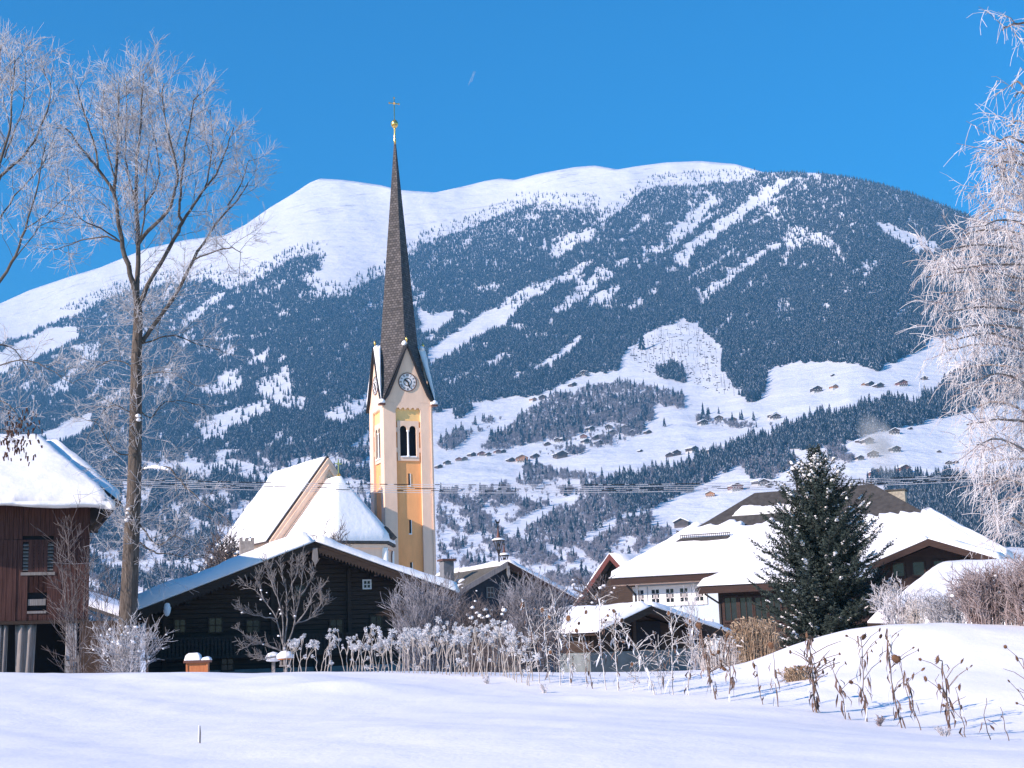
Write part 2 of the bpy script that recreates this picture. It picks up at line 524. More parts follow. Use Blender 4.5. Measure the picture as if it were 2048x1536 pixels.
# woods on the lower slopes: (share of bare broadleaf, density, outline)
WOODS = [
    (.9, .62, pl(ZE, 310, 580, 360, 520, 450, 460, 560, 370, 650, 310, 740, 260, 800, 270, 900, 230, 1010, 200, 1120, 190, 1260, 220, 1400, 240, 1500, 280, 1490, 340, 1400, 330, 1310, 330, 1290, 420, 1200, 430, 1000, 440, 900, 480, 800, 520, 700, 520, 560, 560, 400, 590)),
    (.15, 1, pl(ZE, 1330, 110, 1420, 80, 1500, 150, 1490, 200, 1400, 180, 1330, 150)),
    (.5, 1, pl(ZE, 1200, 740, 1330, 700, 1480, 690, 1560, 640, 1700, 600, 1800, 560, 1900, 510, 2000, 550, 2100, 480, 2100, 600, 1900, 640, 1800, 680, 1620, 770, 1500, 840, 1250, 960, 1150, 960, 1060, 880, 1060, 760)),
    (.9, .7, pl(ZE, 1060, 760, 1060, 880, 1150, 960, 1000, 1030, 900, 1100, 700, 1290, 600, 1280, 480, 1180, 560, 1060, 680, 980, 850, 900, 900, 860, 700, 830, 560, 830, 480, 870, 380, 900, 330, 960, 320, 940, 400, 830, 520, 770, 700, 720, 900, 740)),
    (.92, .7, pl(ZE, 45, 870, 150, 840, 280, 870, 300, 930, 240, 980, 160, 1060, 60, 1150, 45, 1000)),
    (.9, .6, pl(ZE, 40, 560, 150, 480, 250, 490, 200, 550, 100, 590)),
    (.1, 1, pl(ZE, 130, 370, 180, 340, 240, 330, 230, 370, 180, 400)),
    (.9, .5, pl(ZE, 540, 700, 620, 670, 700, 700, 760, 740, 640, 760, 560, 740)),
    (.85, .8, pl(ZE, 1100, 1000, 1300, 980, 1300, 1080, 1200, 1130, 1100, 1140)),
    (.9, .6, pl(ZE, 1310, 1060, 1420, 1050, 1420, 1120, 1300, 1150)),
    (.95, .35, pl(ZE, 240, 440, 330, 420, 420, 400, 400, 430, 300, 480)),
    (.95, .3, pl(ZE, 660, 545, 880, 520, 900, 600, 700, 640, 640, 600)),
    (.95, .35, pl(ZE, 880, 450, 1240, 430, 1240, 500, 1100, 560, 900, 580)),
    (.95, .3, pl(ZE, 1560, 400, 1700, 430, 2048, 440, 2048, 460, 1700, 455, 1560, 420)),
    (.12, 1, pl(ZG, 200, 1040, 350, 960, 450, 950, 570, 870, 700, 890, 870, 830, 1000, 790, 1130, 790, 1200, 840, 1270, 770, 1370, 740, 1450, 640, 1560, 570, 1700, 530, 1983, 450, 2300, 450, 2300, 760, 1983, 760, 1600, 850, 1400, 900, 1250, 940, 1050, 970, 830, 1040, 650, 1090, 500, 1110, 250, 1110, 230, 1080)),
    (.15, 1, pl(ZG, -60, 1190, -20, 1110, 100, 1030, 160, 1100, 160, 1140, 60, 1180)),
    (.75, .8, pl(ZG, 20, 1230, 100, 1180, 200, 1200, 340, 1140, 390, 1200, 360, 1250, 230, 1330, 80, 1330)),
    (.1, 1, pl(ZG, 870, 1340, 1000, 1310, 1350, 1320, 1500, 1290, 1590, 1330, 2300, 1300, 2300, 1800, 1150, 1800, 1150, 1480, 1000, 1380)),
    (.95, .31, pl(FULL, 880, 985, 1100, 960, 1200, 960, 1000, 1060, 1130, 1100, 1250, 1060, 1300, 1090, 1200, 1170, 880, 1200)),
    (.9, .3, pl(ZG, 480, 1110, 700, 1100, 860, 1160, 760, 1220, 560, 1180)),
]


def woods_at(X, Y, hp):
    # ragged outlines
    jx = X + 5 * smooth_noise(X / 14, Y / 10, 5) + 3 * smooth_noise(X / 5, Y / 5, 6)
    jy = Y + 4 * smooth_noise(X / 12, Y / 9, 8) + 2 * smooth_noise(X / 4, Y / 4, 9)
    den = np.where(inside(FOREST, jx, jy) & (inside(FOREST, jx, jy - 0.6 * hp) | (Y < 900) & (X > 1500)), 1.0, 0.0)
    bare = np.where((X < 742) & (Y > 900), 0.65, 0.03)
    for v, p in CLEAR:
        k = inside(p, jx, jy) | inside(p, jx, jy - 0.75 * hp) | inside(p, jx, jy - 0.4 * hp)
        den = np.where(k, np.minimum(den, v), den)
    gaps = smooth_noise(X / 26 + Y / 60, Y / 15, 31) + 0.5 * smooth_noise(X / 9, Y / 7, 32)
    u_ = X - 0.75 * Y; v_ = 0.75 * X + Y
    streak = smooth_noise(u_ / 120, v_ / 22, 33) + 0.45 * smooth_noise(u_ / 30, v_ / 10, 34)
    lefty = np.clip((900 - X) / 500, 0, 1) * np.clip((Y - 640) / 150, 0, 1)
    den = np.where((den == 1) & ((gaps > 0.80) | (streak > 0.92 - 0.25 * lefty)), 0.15, den)
    for dc, v, p in WOODS:
        k = inside(p, jx, jy)
        den = np.where(k, v, den)
        bare = np.where(k, dc, bare)
    clus = smooth_noise(X / 40 + Y / 50, Y / 17 - X / 60, 51) + .4 * smooth_noise(X / 12, Y / 8, 52)
    den = np.where((den > 0) & (den < .5) & (bare > .5), np.where(clus > .12, .95, .05), den)
    # lone trees above the tree line
    tl = inside(FOREST, X, Y - 0) | inside(FOREST, X, Y + 22)
    den = np.where((den == 0) & tl & (Y < 620) & (X < 1540), 0.10, den)
    return den, bare


def sow_forest():
    N = 760000
    X = rng.uniform(-160, 2230, N)
    Y = rng.uniform(325, 1290, N)
    ok = Y > skyline(X) + 1.0
    X, Y = X[ok], Y[ok]
    D = mt_dist(X, Y)
    hp = np.where(D > 2400, 13.0, 18.0) * F / D
    den, bare = woods_at(X, Y, hp)
    # even spacing on the ground, so more of them per pixel with distance
    p = den * np.clip((D / 4200.0) ** 1.15, 0.34, 1.4) * 0.95
    p = p * np.where(bare > .5, 1.7, 1.0)
    k = rng.random(len(X)) < p
    X, Y, D, bare = X[k], Y[k], D[k], bare[k]
    pts = P(X, Y, D)
    isb = rng.random(len(X)) < bare
    high = np.clip((620 - Y) / 250, 0, 1)
    sc = np.where(D > 2400, rng.uniform(0.34, 0.82, len(X)), rng.uniform(0.42, 1.08, len(X))) * (1 - 0.25 * high)
    sc = np.where(isb, sc * np.where(rng.random(len(X)) < .5, .5, .9), sc) * np.clip((D / 2300.0), .62, 1.0)
    return pts, sc, isb


def conifer_mesh(i, mats):
    r = random.Random(100 + i)
    H = 23.0
    v = []; f = []; mi = []
    tiers = 6 - (i % 2)
    fat = (1.0, .78, 1.25)[i % 3]
    for t in range(tiers):
        z0 = H * (0.06 + 0.82 * t / tiers)
        z1 = z0 + H * 0.30 * (1 - 0.35 * t / tiers)
        R = (3.5 * (1 - t / tiers) ** 0.85 + 0.35) * fat
        n = 7
        b = len(v)
        a0 = r.random() * 6.28
        v.append((r.uniform(-.1, .1), r.uniform(-.1, .1), min(z1, H)))
        for k in range(n * 2):
            a = a0 + math.pi * k / n
            rr = R * (r.uniform(0.85, 1.2) if k % 2 == 0 else r.uniform(0.42, 0.6))
            v.append((rr * math.cos(a), rr * math.sin(a), z0 + (r.uniform(-.5, .2) if k % 2 == 0 else r.uniform(0.3, 1.0))))
        for k in range(n * 2):
            f.append((b, b + 1 + k, b + 1 + (k + 1) % (2 * n)))
            mi.append(1 if r.random() < (0.08 + 0.07 * (i % 3)) else 0)
    me_ = bpy.data.meshes.new('far_conifer')
    me_.from_pydata(v, [], f)
    for m_ in mats: me_.materials.append(m_)
    me_.polygons.foreach_set('material_index', mi)
    me_.update()
    return me_


def bare_mesh(i, m_):
    r = random.Random(300 + i)
    H = 13.0
    seg = []
    seg.append((0, 0, 0, 0, 0, H * .55, .22, .14))
    for k in range(46):
        z = H * r.uniform(.12, .6)
        a = r.random() * 6.28
        sp = r.uniform(1.5, 5.2)
        up = r.uniform(2.5, 6.5)
        q = (math.cos(a) * sp, math.sin(a) * sp, min(z + up, H))
        mid = (q[0] * .45 + r.uniform(-.5, .5), q[1] * .45 + r.uniform(-.5, .5), z + up * .45)
        seg.append((0, 0, z, *mid, .13, .14))
        seg.append((*mid, *q, .18, .06))
        for j in range(2):
            a2 = a + r.uniform(-.9, .9)
            l = r.uniform(1, 2.4)
            seg.append((*mid, mid[0] + math.cos(a2) * l, mid[1] + math.sin(a2) * l, mid[2] + r.uniform(.4, 2.4), .16, .05))
    v, q = tube_arrays(np.array(seg), 3)
    return np_mesh('far_bare_tree', v, q, mats=[m_], smooth=False)


M_FARGREEN = mat('far_hazed_needles', (0.030, 0.052, 0.078), 0.9, spec=0.1)  # blue of rime, plus haze and sky-lit shade put into the needle colour
M_FARSNOW = mat('far_frost', (0.34, 0.36, 0.40), 0.85, spec=0.1)
M_FARBARE = mat('far_frosted_hazed_twigs', (0.29, 0.275, 0.315), 0.9, spec=0.1)  # frosted twigs, made paler still to carry low valley haze in the colour
src = bpy.data.collections.new('forest_sources')
for i in range(6):
    src.objects.link(bpy.data.objects.new('wood_source_%d' % i, conifer_mesh(i, [M_FARGREEN, M_FARSNOW])))
for i in range(4):
    src.objects.link(bpy.data.objects.new('wood_source_%d' % (6 + i), bare_mesh(i, M_FARBARE)))


def scatter(name, pts, sc, pick, label):
    n = len(pts)
    me_ = bpy.data.meshes.new(name)
    me_.vertices.add(n)
    me_.vertices.foreach_set('co', np.asarray(pts, np.float32).ravel())
    a = me_.attributes.new('pick', 'INT', 'POINT'); a.data.foreach_set('value', pick.astype(np.int32))
    a = me_.attributes.new('sc', 'FLOAT_VECTOR', 'POINT')
    s3 = np.stack([sc * rng.uniform(.75, 1.3, n), sc * rng.uniform(.75, 1.3, n), sc], 1)
    a.data.foreach_set('vector', s3.astype(np.float32).ravel())
    a = me_.attributes.new('rot', 'FLOAT_VECTOR', 'POINT')
    r3 = np.stack([np.zeros(n), np.zeros(n), rng.uniform(0, 6.28, n)], 1)
    a.data.foreach_set('vector', r3.astype(np.float32).ravel())
    o = obj(name, me_)
    ng = bpy.data.node_groups.new(name + '_scatter', 'GeometryNodeTree')
    ng.interface.new_socket('Geometry', in_out='INPUT', socket_type='NodeSocketGeometry')
    ng.interface.new_socket('Geometry', in_out='OUTPUT', socket_type='NodeSocketGeometry')
    gi = ng.nodes.new('NodeGroupInput'); go = ng.nodes.new('NodeGroupOutput')
    ip = ng.nodes.new('GeometryNodeInstanceOnPoints')
    ci = ng.nodes.new('GeometryNodeCollectionInfo')
    ci.inputs['Collection'].default_value = src
    ci.inputs['Separate Children'].default_value = True
    ci.inputs['Reset Children'].default_value = True

    def attr(nm, typ):
        k = ng.nodes.new('GeometryNodeInputNamedAttribute'); k.data_type = typ; k.inputs['Name'].default_value = nm
        return k.outputs['Attribute']
    ng.links.new(gi.outputs[0], ip.inputs['Points'])
    ng.links.new(ci.outputs[0], ip.inputs['Instance'])
    ip.inputs['Pick Instance'].default_value = True
    ng.links.new(attr('pick', 'INT'), ip.inputs['Instance Index'])
    ng.links.new(attr('rot', 'FLOAT_VECTOR'), ip.inputs['Rotation'])
    ng.links.new(attr('sc', 'FLOAT_VECTOR'), ip.inputs['Scale'])
    ng.links.new(ip.outputs[0], go.inputs[0])
    md = o.modifiers.new('scatter', 'NODES'); md.node_group = ng
    tag(o, label, kind='stuff')
    return o


pts, sc, isb = sow_forest()
print('FOREST', len(pts), 'bare', isb.sum())
pick = rng.integers(0, 6, len(pts))
scatter('conifer_forest', pts[~isb], sc[~isb], pick[~isb], 'dark snow dusted conifer forest covering the mountain flanks')
scatter('bare_woodland', pts[isb], sc[isb], rng.integers(6, 10, isb.sum()), 'greyish frosted leafless woodland on the lower slopes')
# ------------------------------------------------------------------ the snowy field and the ground under the village
GC = [  # column, row, depth of places on the snow
    (0, 1536, 15), (500, 1536, 14.5), (1024, 1536, 14), (1500, 1536, 13.5), (2048, 1536, 13), (-500, 1536, 16), (2600, 1536, 13),
    (0, 1450, 24), (500, 1445, 24), (1000, 1440, 22), (1500, 1455, 19), (1750, 1485, 18),
    (0, 1357, 47), (200, 1352, 47), (400, 1348, 46), (590, 1345, 43), (750, 1345, 40), (900, 1350, 36), (1030, 1357, 34), (1150, 1370, 32), (1300, 1385, 30),
    (1400, 1397, 28), (1560, 1410, 26), (1640, 1428, 25), (1740, 1440, 24), (1895, 1470, 21.5), (2010, 1480, 20), (2300, 1490, 19),
    (1120, 1345, 44), (1300, 1345, 43), (1470, 1340, 41), (-500, 1362, 48),
    (1480, 1345, 36), (1560, 1297, 34.5), (1620, 1270, 34), (1700, 1254, 33.5), (1780, 1250, 33), (1880, 1262, 32), (1960, 1280, 31), (2048, 1303, 30), (2300, 1320, 29),
    (1600, 1365, 29), (1700, 1350, 29.5), (1800, 1345, 29), (1900, 1370, 27.5), (2040, 1395, 26), (1560, 1375, 31),
    (1700, 1420, 26), (1850, 1435, 25), (2000, 1440, 24),
]
gx = np.array([P(*c) for c in GC])
extra = [(x, 58, 0.35) for x in (-30, -18, -8, 0, 6, 12, 20, 30)] + [(x, 75, -0.1) for x in (-40, -20, 0, 20, 40)] + [(x, 100, -0.3) for x in (-50, -20, 10, 50)]
extra += [(x, 2, 0.3) for x in (-12, 0, 12)] + [(-40, 45, 1.2), (30, 42, 0.9), (18, 42, 0.9), (14, 44, 0.8), (40, 30, 0.8)]
gx = np.concatenate([gx, np.array(extra, float)])


def _tps(r):
    return np.where(r > 1e-9, r * r * np.log(np.maximum(r, 1e-9)), 0.0)


_gr = np.linalg.norm(gx[:, None, :2] - gx[None, :, :2], axis=2)
_n = len(gx)
_A = np.zeros((_n + 3, _n + 3))
_A[:_n, :_n] = _tps(_gr) + np.eye(_n) * 3.0
_A[:_n, _n:] = np.c_[np.ones(_n), gx[:, :2]]
_A[_n:, :_n] = _A[:_n, _n:].T
_w = np.linalg.solve(_A, np.r_[gx[:, 2], 0, 0, 0])


def ground_z(x, y):
    x = np.asarray(x, float); y = np.asarray(y, float)
    sh = np.broadcast(x, y).shape
    x = np.broadcast_to(x, sh).ravel(); y = np.broadcast_to(y, sh).ravel()
    xc = np.clip(x, -45, 45); yc = np.clip(y, 1, 100)
    z = np.zeros(len(x))
    for i in range(0, len(x), 20000):
        s = slice(i, i + 20000)
        r = np.hypot(xc[s, None] - gx[None, :, 0], yc[s, None] - gx[None, :, 1])
        z[s] = _tps(r) @ _w[:_n] + _w[_n] + xc[s] * _w[_n + 1] + yc[s] * _w[_n + 2]
    k = np.clip((y - 70) / 40, 0, 1)
    z = z * (1 - k) + k * (-0.4 - (y - 100) * 0.004)
    near = np.clip((60 - y) / 20, 0, 1)
    # wind-packed waves and soft drifts
    a = x * 0.80 + y * 0.55; b = -x * 0.55 + y * 0.80
    z += near * (0.10 * fbm(a / 3.4, b / 15.0, 3, 41) + 0.02 * fbm(a / 1.2, b / 4.0, 2, 43) + 0.016 * fbm(x / 0.9, y / 1.3, 3, 45))
    for cx, cy, sx, sy, h in ((-5.3, 33.5, 1.3, 1.0, .13), (-3.6, 31.0, 1.5, .9, .14), (-8.5, 36.5, 2.0, 1.0, .08), (1.5, 28.5, 2.2, .8, .08), (3.5, 25, 2, .7, .07)):
        z += h * np.exp(-((x - cx) / sx) ** 2 - ((y - cy) / sy) ** 2)
    return z.reshape(sh)


def gz(x, y):
    return float(ground_z(np.array([x]), np.array([y]))[0])


def on_ground(px, py, Y):
    """a spot on the snow near the sight line through px, py at depth Y"""
    q = P(px, py, Y)
    return Vector((q[0], Y, gz(q[0], Y)))


def make_ground():
    ys = np.concatenate([np.linspace(-3, 10, 20), np.linspace(10.2, 48, 300), np.linspace(48.5, 110, 90), np.linspace(115, 760, 40)])
    us = np.concatenate([np.linspace(-1, -0.62, 25), np.linspace(-0.61, 0.61, 360), np.linspace(0.62, 1, 25)])
    Yg, U = np.meshgrid(ys, us, indexing='ij')
    Xg = U * (12 + np.maximum(Yg, 0) * 0.72)
    Z = ground_z(Xg, Yg)
    pts_ = np.stack([Xg, Yg, Z], -1)
    R, Cn = Xg.shape
    i = np.arange(R - 1)[:, None] * Cn + np.arange(Cn - 1)[None]
    q = np.stack([i, i + 1, i + Cn + 1, i + Cn], -1).reshape(-1, 4)
    return np_mesh('ground', pts_.reshape(-1, 3), q, smooth=True)


def field_snow():
    m = mat('field_snow', (0.88, 0.85, 0.86), 0.6, spec=0.3)
    nt = m.node_tree; b = nt.nodes['Principled BSDF']
    tc = nt.nodes.new('ShaderNodeTexCoord')
    hs = []
    for sc_, dist in ((1.2, 0.03), (14.0, 0.006), (120.0, 0.0012)):
        nz = nt.nodes.new('ShaderNodeTexNoise'); nz.inputs['Scale'].default_value = sc_; nz.inputs['Detail'].default_value = 4
        nt.links.new(tc.outputs['Object'], nz.inputs['Vector'])
        bp = nt.nodes.new('ShaderNodeBump'); bp.inputs['Distance'].default_value = dist
        nt.links.new(nz.outputs['Fac'], bp.inputs['Height'])
        if hs:
            nt.links.new(hs[-1].outputs[0], bp.inputs['Normal'])
        hs.append(bp)
    nt.links.new(hs[-1].outputs[0], b.inputs['Normal'])
    return m


me = make_ground()
me.materials.append(field_snow())
ground = obj('ground', me)
tag(ground, 'smooth deep snow lying over the field and around the village', kind='structure')
# ------------------------------------------------------------------ building materials
M_CREAM = mat('cream_plaster', (0.82, 0.57, 0.42), 0.85, noise=0.075, scale=1.1, stretch=(1, 1, .3), bump=0.01, bscale=12)
M_OCHRE = mat('ochre_plaster', (0.90, 0.41, 0.16), 0.85, noise=0.10, scale=1.1, stretch=(1, 1, .3), bump=0.01, bscale=12)
M_YELLOW = mat('yellow_plaster', (0.90, 0.58, 0.24), 0.85, noise=0.05, scale=0.9, bump=0.01, bscale=12)
M_WHITE = mat('white_trim', (0.80, 0.78, 0.75), 0.7, noise=0.04, scale=3)
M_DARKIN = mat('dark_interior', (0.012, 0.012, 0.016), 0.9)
M_DWOOD = mat('dark_old_timber', (0.030, 0.019, 0.014), 0.8, color2=(0.055, 0.034, 0.024), scale=3.0, stretch=(0.4, 1, 6), bump=0.01, bscale=10)
M_BROWN = mat('brown_boards', (0.026, 0.013, 0.010), 0.75, color2=(0.050, 0.024, 0.017), scale=4.0, stretch=(0.3, 1, 5), bump=0.006, bscale=12)
M_RED = mat('red_brown_planks', (0.040, 0.016, 0.014), 0.85, color2=(0.095, 0.042, 0.034), scale=5.0, stretch=(5, 1, 0.25), bump=0.01, bscale=8)
M_GREYWOOD = mat('weathered_grey_wood', (0.16, 0.14, 0.13), 0.85, color2=(0.28, 0.25, 0.235), scale=5.0, stretch=(6, 1, 0.3), bump=0.008, bscale=9)
M_CONC = mat('pale_plaster', (0.36, 0.34, 0.34), 0.9, noise=0.12, scale=2.0, bump=0.01)
M_TILE = mat('dark_roof_tiles', (0.062, 0.055, 0.050), 0.75, noise=0.3, scale=3.0, bump=0.02, bscale=14)
M_SLATE = mat('grey_wood_shingle', (0.10, 0.088, 0.07), 0.8, noise=0.3, scale=4.0, bump=0.02, bscale=14)
M_BLUE = mat('pale_blue_plaster', (0.50, 0.58, 0.66), 0.85, noise=0.04, scale=1.0)
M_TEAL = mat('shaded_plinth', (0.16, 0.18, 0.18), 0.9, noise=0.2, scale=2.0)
M_IRON = mat('black_iron', (0.03, 0.026, 0.026), 0.5, metal=0.3)
M_GOLD = mat('gilded_metal', (0.85, 0.56, 0.18), 0.28, metal=0.9, noise=0.08, scale=6)
M_COPPER = mat('brown_sheet_metal', (0.16, 0.07, 0.05), 0.5, metal=0.4, noise=0.15, scale=5)
M_STONE = mat('rough_stone', (0.26, 0.23, 0.19), 0.9, color2=(0.42, 0.38, 0.30), scale=6, bump=0.04, bscale=8)
M_GLASS = mat('window_glass', (0.012, 0.016, 0.022), 0.15, spec=0.3, noise=0.2, scale=1.5)
M_FACE = mat('clock_face_paint', (0.72, 0.68, 0.68), 0.6, noise=0.06, scale=3)
M_CHIM = mat('limed_masonry', (0.20, 0.175, 0.16), 0.9, color2=(0.36, 0.33, 0.30), scale=5, bump=0.02)
M_HIVE = mat('orange_stained_wood', (0.42, 0.13, 0.045), 0.6, color2=(0.52, 0.19, 0.07), scale=6, stretch=(4, 1, 0.5), bump=0.004)


def shingle_mat():
    m = bpy.data.materials.new('spire_shingles')
    m.use_nodes = True
    nt = m.node_tree; b = nt.nodes['Principled BSDF']
    b.inputs['Roughness'].default_value = 0.72
    b.inputs['Specular IOR Level'].default_value = 0.35
    tc = nt.nodes.new('ShaderNodeTexCoord')
    br = nt.nodes.new('ShaderNodeTexBrick')
    br.inputs['Scale'].default_value = 1.0
    br.inputs['Brick Width'].default_value = 0.42
    br.inputs['Row Height'].default_value = 0.30
    br.inputs['Mortar Size'].default_value = 0.030
    br.inputs['Color1'].default_value = (0.050, 0.044, 0.044, 1)
    br.inputs['Color2'].default_value = (0.135, 0.118, 0.116, 1)
    br.inputs['Mortar'].default_value = (0.022, 0.020, 0.022, 1)
    nt.links.new(tc.outputs['UV'], br.inputs['Vector'])
    nz = nt.nodes.new('ShaderNodeTexNoise'); nz.inputs['Scale'].default_value = 0.35; nz.inputs['Detail'].default_value = 4
    nt.links.new(tc.outputs['UV'], nz.inputs['Vector'])
    mx = nt.nodes.new('ShaderNodeMixRGB'); mx.blend_type = 'MULTIPLY'; mx.inputs['Fac'].default_value = 0.5
    rp = nt.nodes.new('ShaderNodeValToRGB'); rp.color_ramp.elements[0].position = .3; rp.color_ramp.elements[0].color = (.6, .6, .6, 1); rp.color_ramp.elements[1].position = .7
    nt.links.new(nz.outputs['Fac'], rp.inputs['Fac'])
    nt.links.new(br.outputs['Color'], mx.inputs[1]); nt.links.new(rp.outputs['Color'], mx.inputs[2])
    nt.links.new(mx.outputs[0], b.inputs['Base Color'])
    bp = nt.nodes.new('ShaderNodeBump'); bp.inputs['Distance'].default_value = 0.04; bp.invert = True
    nt.links.new(br.outputs['Fac'], bp.inputs['Height']); nt.links.new(bp.outputs[0], b.inputs['Normal'])
    return m


M_SHINGLE = shingle_mat()


# ------------------------------------------------------------------ building helpers
def slab_snow(name, A, B, C, D, th, parent, nu=24, nv=14, edge=0.5, ragged=0.0, seed=1, lump=0.06, droop=0.0, m=None):
    """a blanket of snow on the roof quad A B (eave) C D (ridge), rounded at its rim"""
    A, B, C, D = [np.array(p, float) for p in (A, B, C, D)]
    u = np.linspace(0, 1, nu + 1); v = np.linspace(0, 1, nv + 1)
    U, W = np.meshgrid(u, v)
    Wt = W.copy()
    if ragged:
        Wt = W * (1 + ragged * (0.5 * smooth_noise(U * 17, U * 0 + seed, seed) + 0.5 * smooth_noise(U * 46, U * 0 + seed, seed + 3)) * W)
    base = (A * (1 - U[..., None]) + B * U[..., None]) * (1 - Wt[..., None]) + (D * (1 - U[..., None]) + C * U[..., None]) * Wt[..., None]
    nrm = np.cross(B - A, D - A); nrm /= np.linalg.norm(nrm)
    if nrm[2] < 0: nrm = -nrm
    lw = np.linalg.norm(B - A); lh = np.linalg.norm(D - A)
    de = np.minimum(np.minimum(U, 1 - U) * lw, np.minimum(W, 1 - W) * lh)
    prof = np.sqrt(np.clip(1 - (1 - np.clip(de / edge, 0, 1)) ** 2, 0, 1))
    top = base + nrm * (th * (0.12 + 0.88 * prof) * (1 + 1.5 * lump / max(th, 0.05) * fbm(U * lw / 2.2, W * lh / 2.2, 3, seed) + .035 / max(th, .1) * fbm(U * lw / .55, W * lh / .55, 2, seed + 5) + .12 * (1 - W) ** 3 * smooth_noise(U * lw / 1.6, U * 0 + seed, seed + 7)))[..., None]
    if droop:
        k = np.clip(1 - W * lh / 1.2, 0, 1) ** 2
        top[..., 2] -= droop * k * (1 + 0.9 * fbm(U * lw / 3.0, U * 0, 2, seed + 9))
    n1, n2 = nu + 1, nv + 1
    vs = np.concatenate([top.reshape(-1, 3), base.reshape(-1, 3)])
    i = np.arange(n2 - 1)[:, None] * n1 + np.arange(n1 - 1)[None]
    q = [np.stack([i, i + 1, i + n1 + 1, i + n1], -1).reshape(-1, 4)]
    rim = [k for k in range(n1)] + [k * n1 + nu for k in range(1, n2)] + [nv * n1 + k for k in range(nu - 1, -1, -1)] + [k * n1 for k in range(nv - 1, 0, -1)]
    off = n1 * n2
    q.append(np.array([(a, a + off, b + off, b) for a, b in zip(rim, rim[1:] + rim[:1])]))
    q.append(np.stack([i + off, i + n1 + off, i + n1 + 1 + off, i + 1 + off], -1).reshape(-1, 4))
    me_ = np_mesh(name, vs, np.concatenate(q), mats=[m or M_ROOFSNOW], smooth=True)
    return obj(name, me_, parent)


def plate(name, quad, th, m, parent):
    """a flat slab with the given upper face"""
    q = [Vector(p) for p in quad]
    n = (q[1] - q[0]).cross(q[-1] - q[0]).normalized()
    if n.z < 0: n = -n
    k = len(q)
    vs = q + [p - n * th for p in q]
    f = [tuple(range(k)), tuple(range(2 * k - 1, k - 1, -1))] + [(i, i + k, (i + 1) % k + k, (i + 1) % k) for i in range(k)]
    return MB().add(vs, f).build(name, m, parent)


def window(parent, x, z, w, h, y, fm, fw=0.09, bars=(1, 1), pm=None, depth=0.06):
    """a window on the front (y = const, facing -y): frame with bars, pane as its sub-part"""
    b = MB()
    b.box(x - w / 2 - fw, x - w / 2, y - depth, y, z - fw, z + h + fw)
    b.box(x + w / 2, x + w / 2 + fw, y - depth, y, z - fw, z + h + fw)
    b.box(x - w / 2, x + w / 2, y - depth, y, z + h, z + h + fw)
    b.box(x - w / 2, x + w / 2, y - depth - 0.04, y, z - fw, z)
    t = min(0.05, fw * 0.7)
    for i in range(bars[0]):
        xx = x - w / 2 + w * (i + 1) / (bars[0] + 1)
        b.box(xx - t / 2, xx + t / 2, y - depth * 0.8, y - 0.012, z, z + h)
    for i in range(bars[1]):
        zz = z + h * (i + 1) / (bars[1] + 1)
        b.box(x - w / 2, x + w / 2, y - depth * 0.7, y - 0.014, zz - t / 2, zz + t / 2)
    o = b.build('window', fm, parent)
    MB().box(x - w / 2, x + w / 2, y - 0.01, y + 0.01, z, z + h).build('pane', pm or M_GLASS, o)
    return o


def boards_h(parent, name, x0, x1, z0, z1, y, m, step=0.28, top=None, seed=0):
    """courses of horizontal logs on a front; top(x) limits them under a gable"""
    r = random.Random(seed)
    b = MB(); z = z0
    while z < z1 - 0.05:
        ze = min(z + step, z1)
        a, c = x0, x1
        if top:
            a, c = top(ze)
            a, c = max(a, x0), min(c, x1)
        if c - a > 0.3:
            d = r.uniform(-.015, .02)
            b.prism([(a, z + .02), (c, z + .02), (c, ze - .015), (a, ze - .015)], y - 0.09 - d, y + 0.02)
        z = ze
    o = b.build(name, m, parent); o['kind'] = 'stuff'
    return o


def boards_v(parent, name, x0, x1, z0, z1, y, m, step=0.2, seed=0, holes=()):
    r = random.Random(seed)
    b = MB(); x = x0
    while x < x1 - 0.03:
        w = min(step * r.uniform(.8, 1.2), x1 - x)
        d = r.uniform(-.012, .02)
        spans = [(z0 + r.uniform(-.03, .0), z1)]
        for hx0, hx1, hz0, hz1 in holes:
            if x + w > hx0 and x < hx1:
                spans = [s for (a, c) in spans for s in ((a, hz0), (hz1, c)) if s[1] - s[0] > .02]
        for a, c in spans:
            b.box(x + .006, x + w - .006, y - .05 - d, y + .01, a, c)
        x += w
    o = b.build(name, m, parent); o['kind'] = 'stuff'
    return o


# ------------------------------------------------------------------ church tower
TH = math.radians(21.5)
_c = P(770, 1000, 168.0)
tw = 6.06; th_ = tw / 2
tcx = _c[0] + math.cos(TH) * th_ - math.sin(TH) * th_
tcy = _c[1] + math.sin(TH) * th_ + math.cos(TH) * th_
tgz = gz(tcx, tcy)


def ZT(py):
    return float(P(812, py, 169.3)[2]) - tgz


tower = thing('church_tower', 'tall cream and ochre church tower with clocks and a needle-thin shingled spire', 'church tower', (tcx, tcy, tgz), TH)
zb0, zb1 = ZT(922), ZT(842)
ZS = lambda py: float(P(798, py, 172.0)[2]) - tgz
z_fr = ZT(812); z_ea = ZT(806); z_pk = ZT(692); z_ap = ZS(277)
ci = th_ - 0.30
MB().box(-ci, ci, -ci, ci, -0.5, zb0 + .25).build('lower_wall', M_OCHRE, tower)
MB().box(-ci, ci, -ci, ci, zb1 - .15, z_ea).build('upper_wall', M_YELLOW, tower)
b = MB()
for sx in (-1, 1):
    for sy in (-1, 1):
        b.box(min(sx * ci, sx * 1.32), max(sx * ci, sx * 1.32), min(sy * ci, sy * 1.32), max(sy * ci, sy * 1.32), zb0 + .25, zb1 - .15)
b.build('belfry_wall', M_OCHRE, tower)
MB().box(-1.9, 1.9, -1.9, 1.9, zb0 + .25, zb1 - .15).build('belfry_dark_filler', M_DARKIN, tower)  # near-black box added so the openings look dark instead of see-through
pw = 1.5
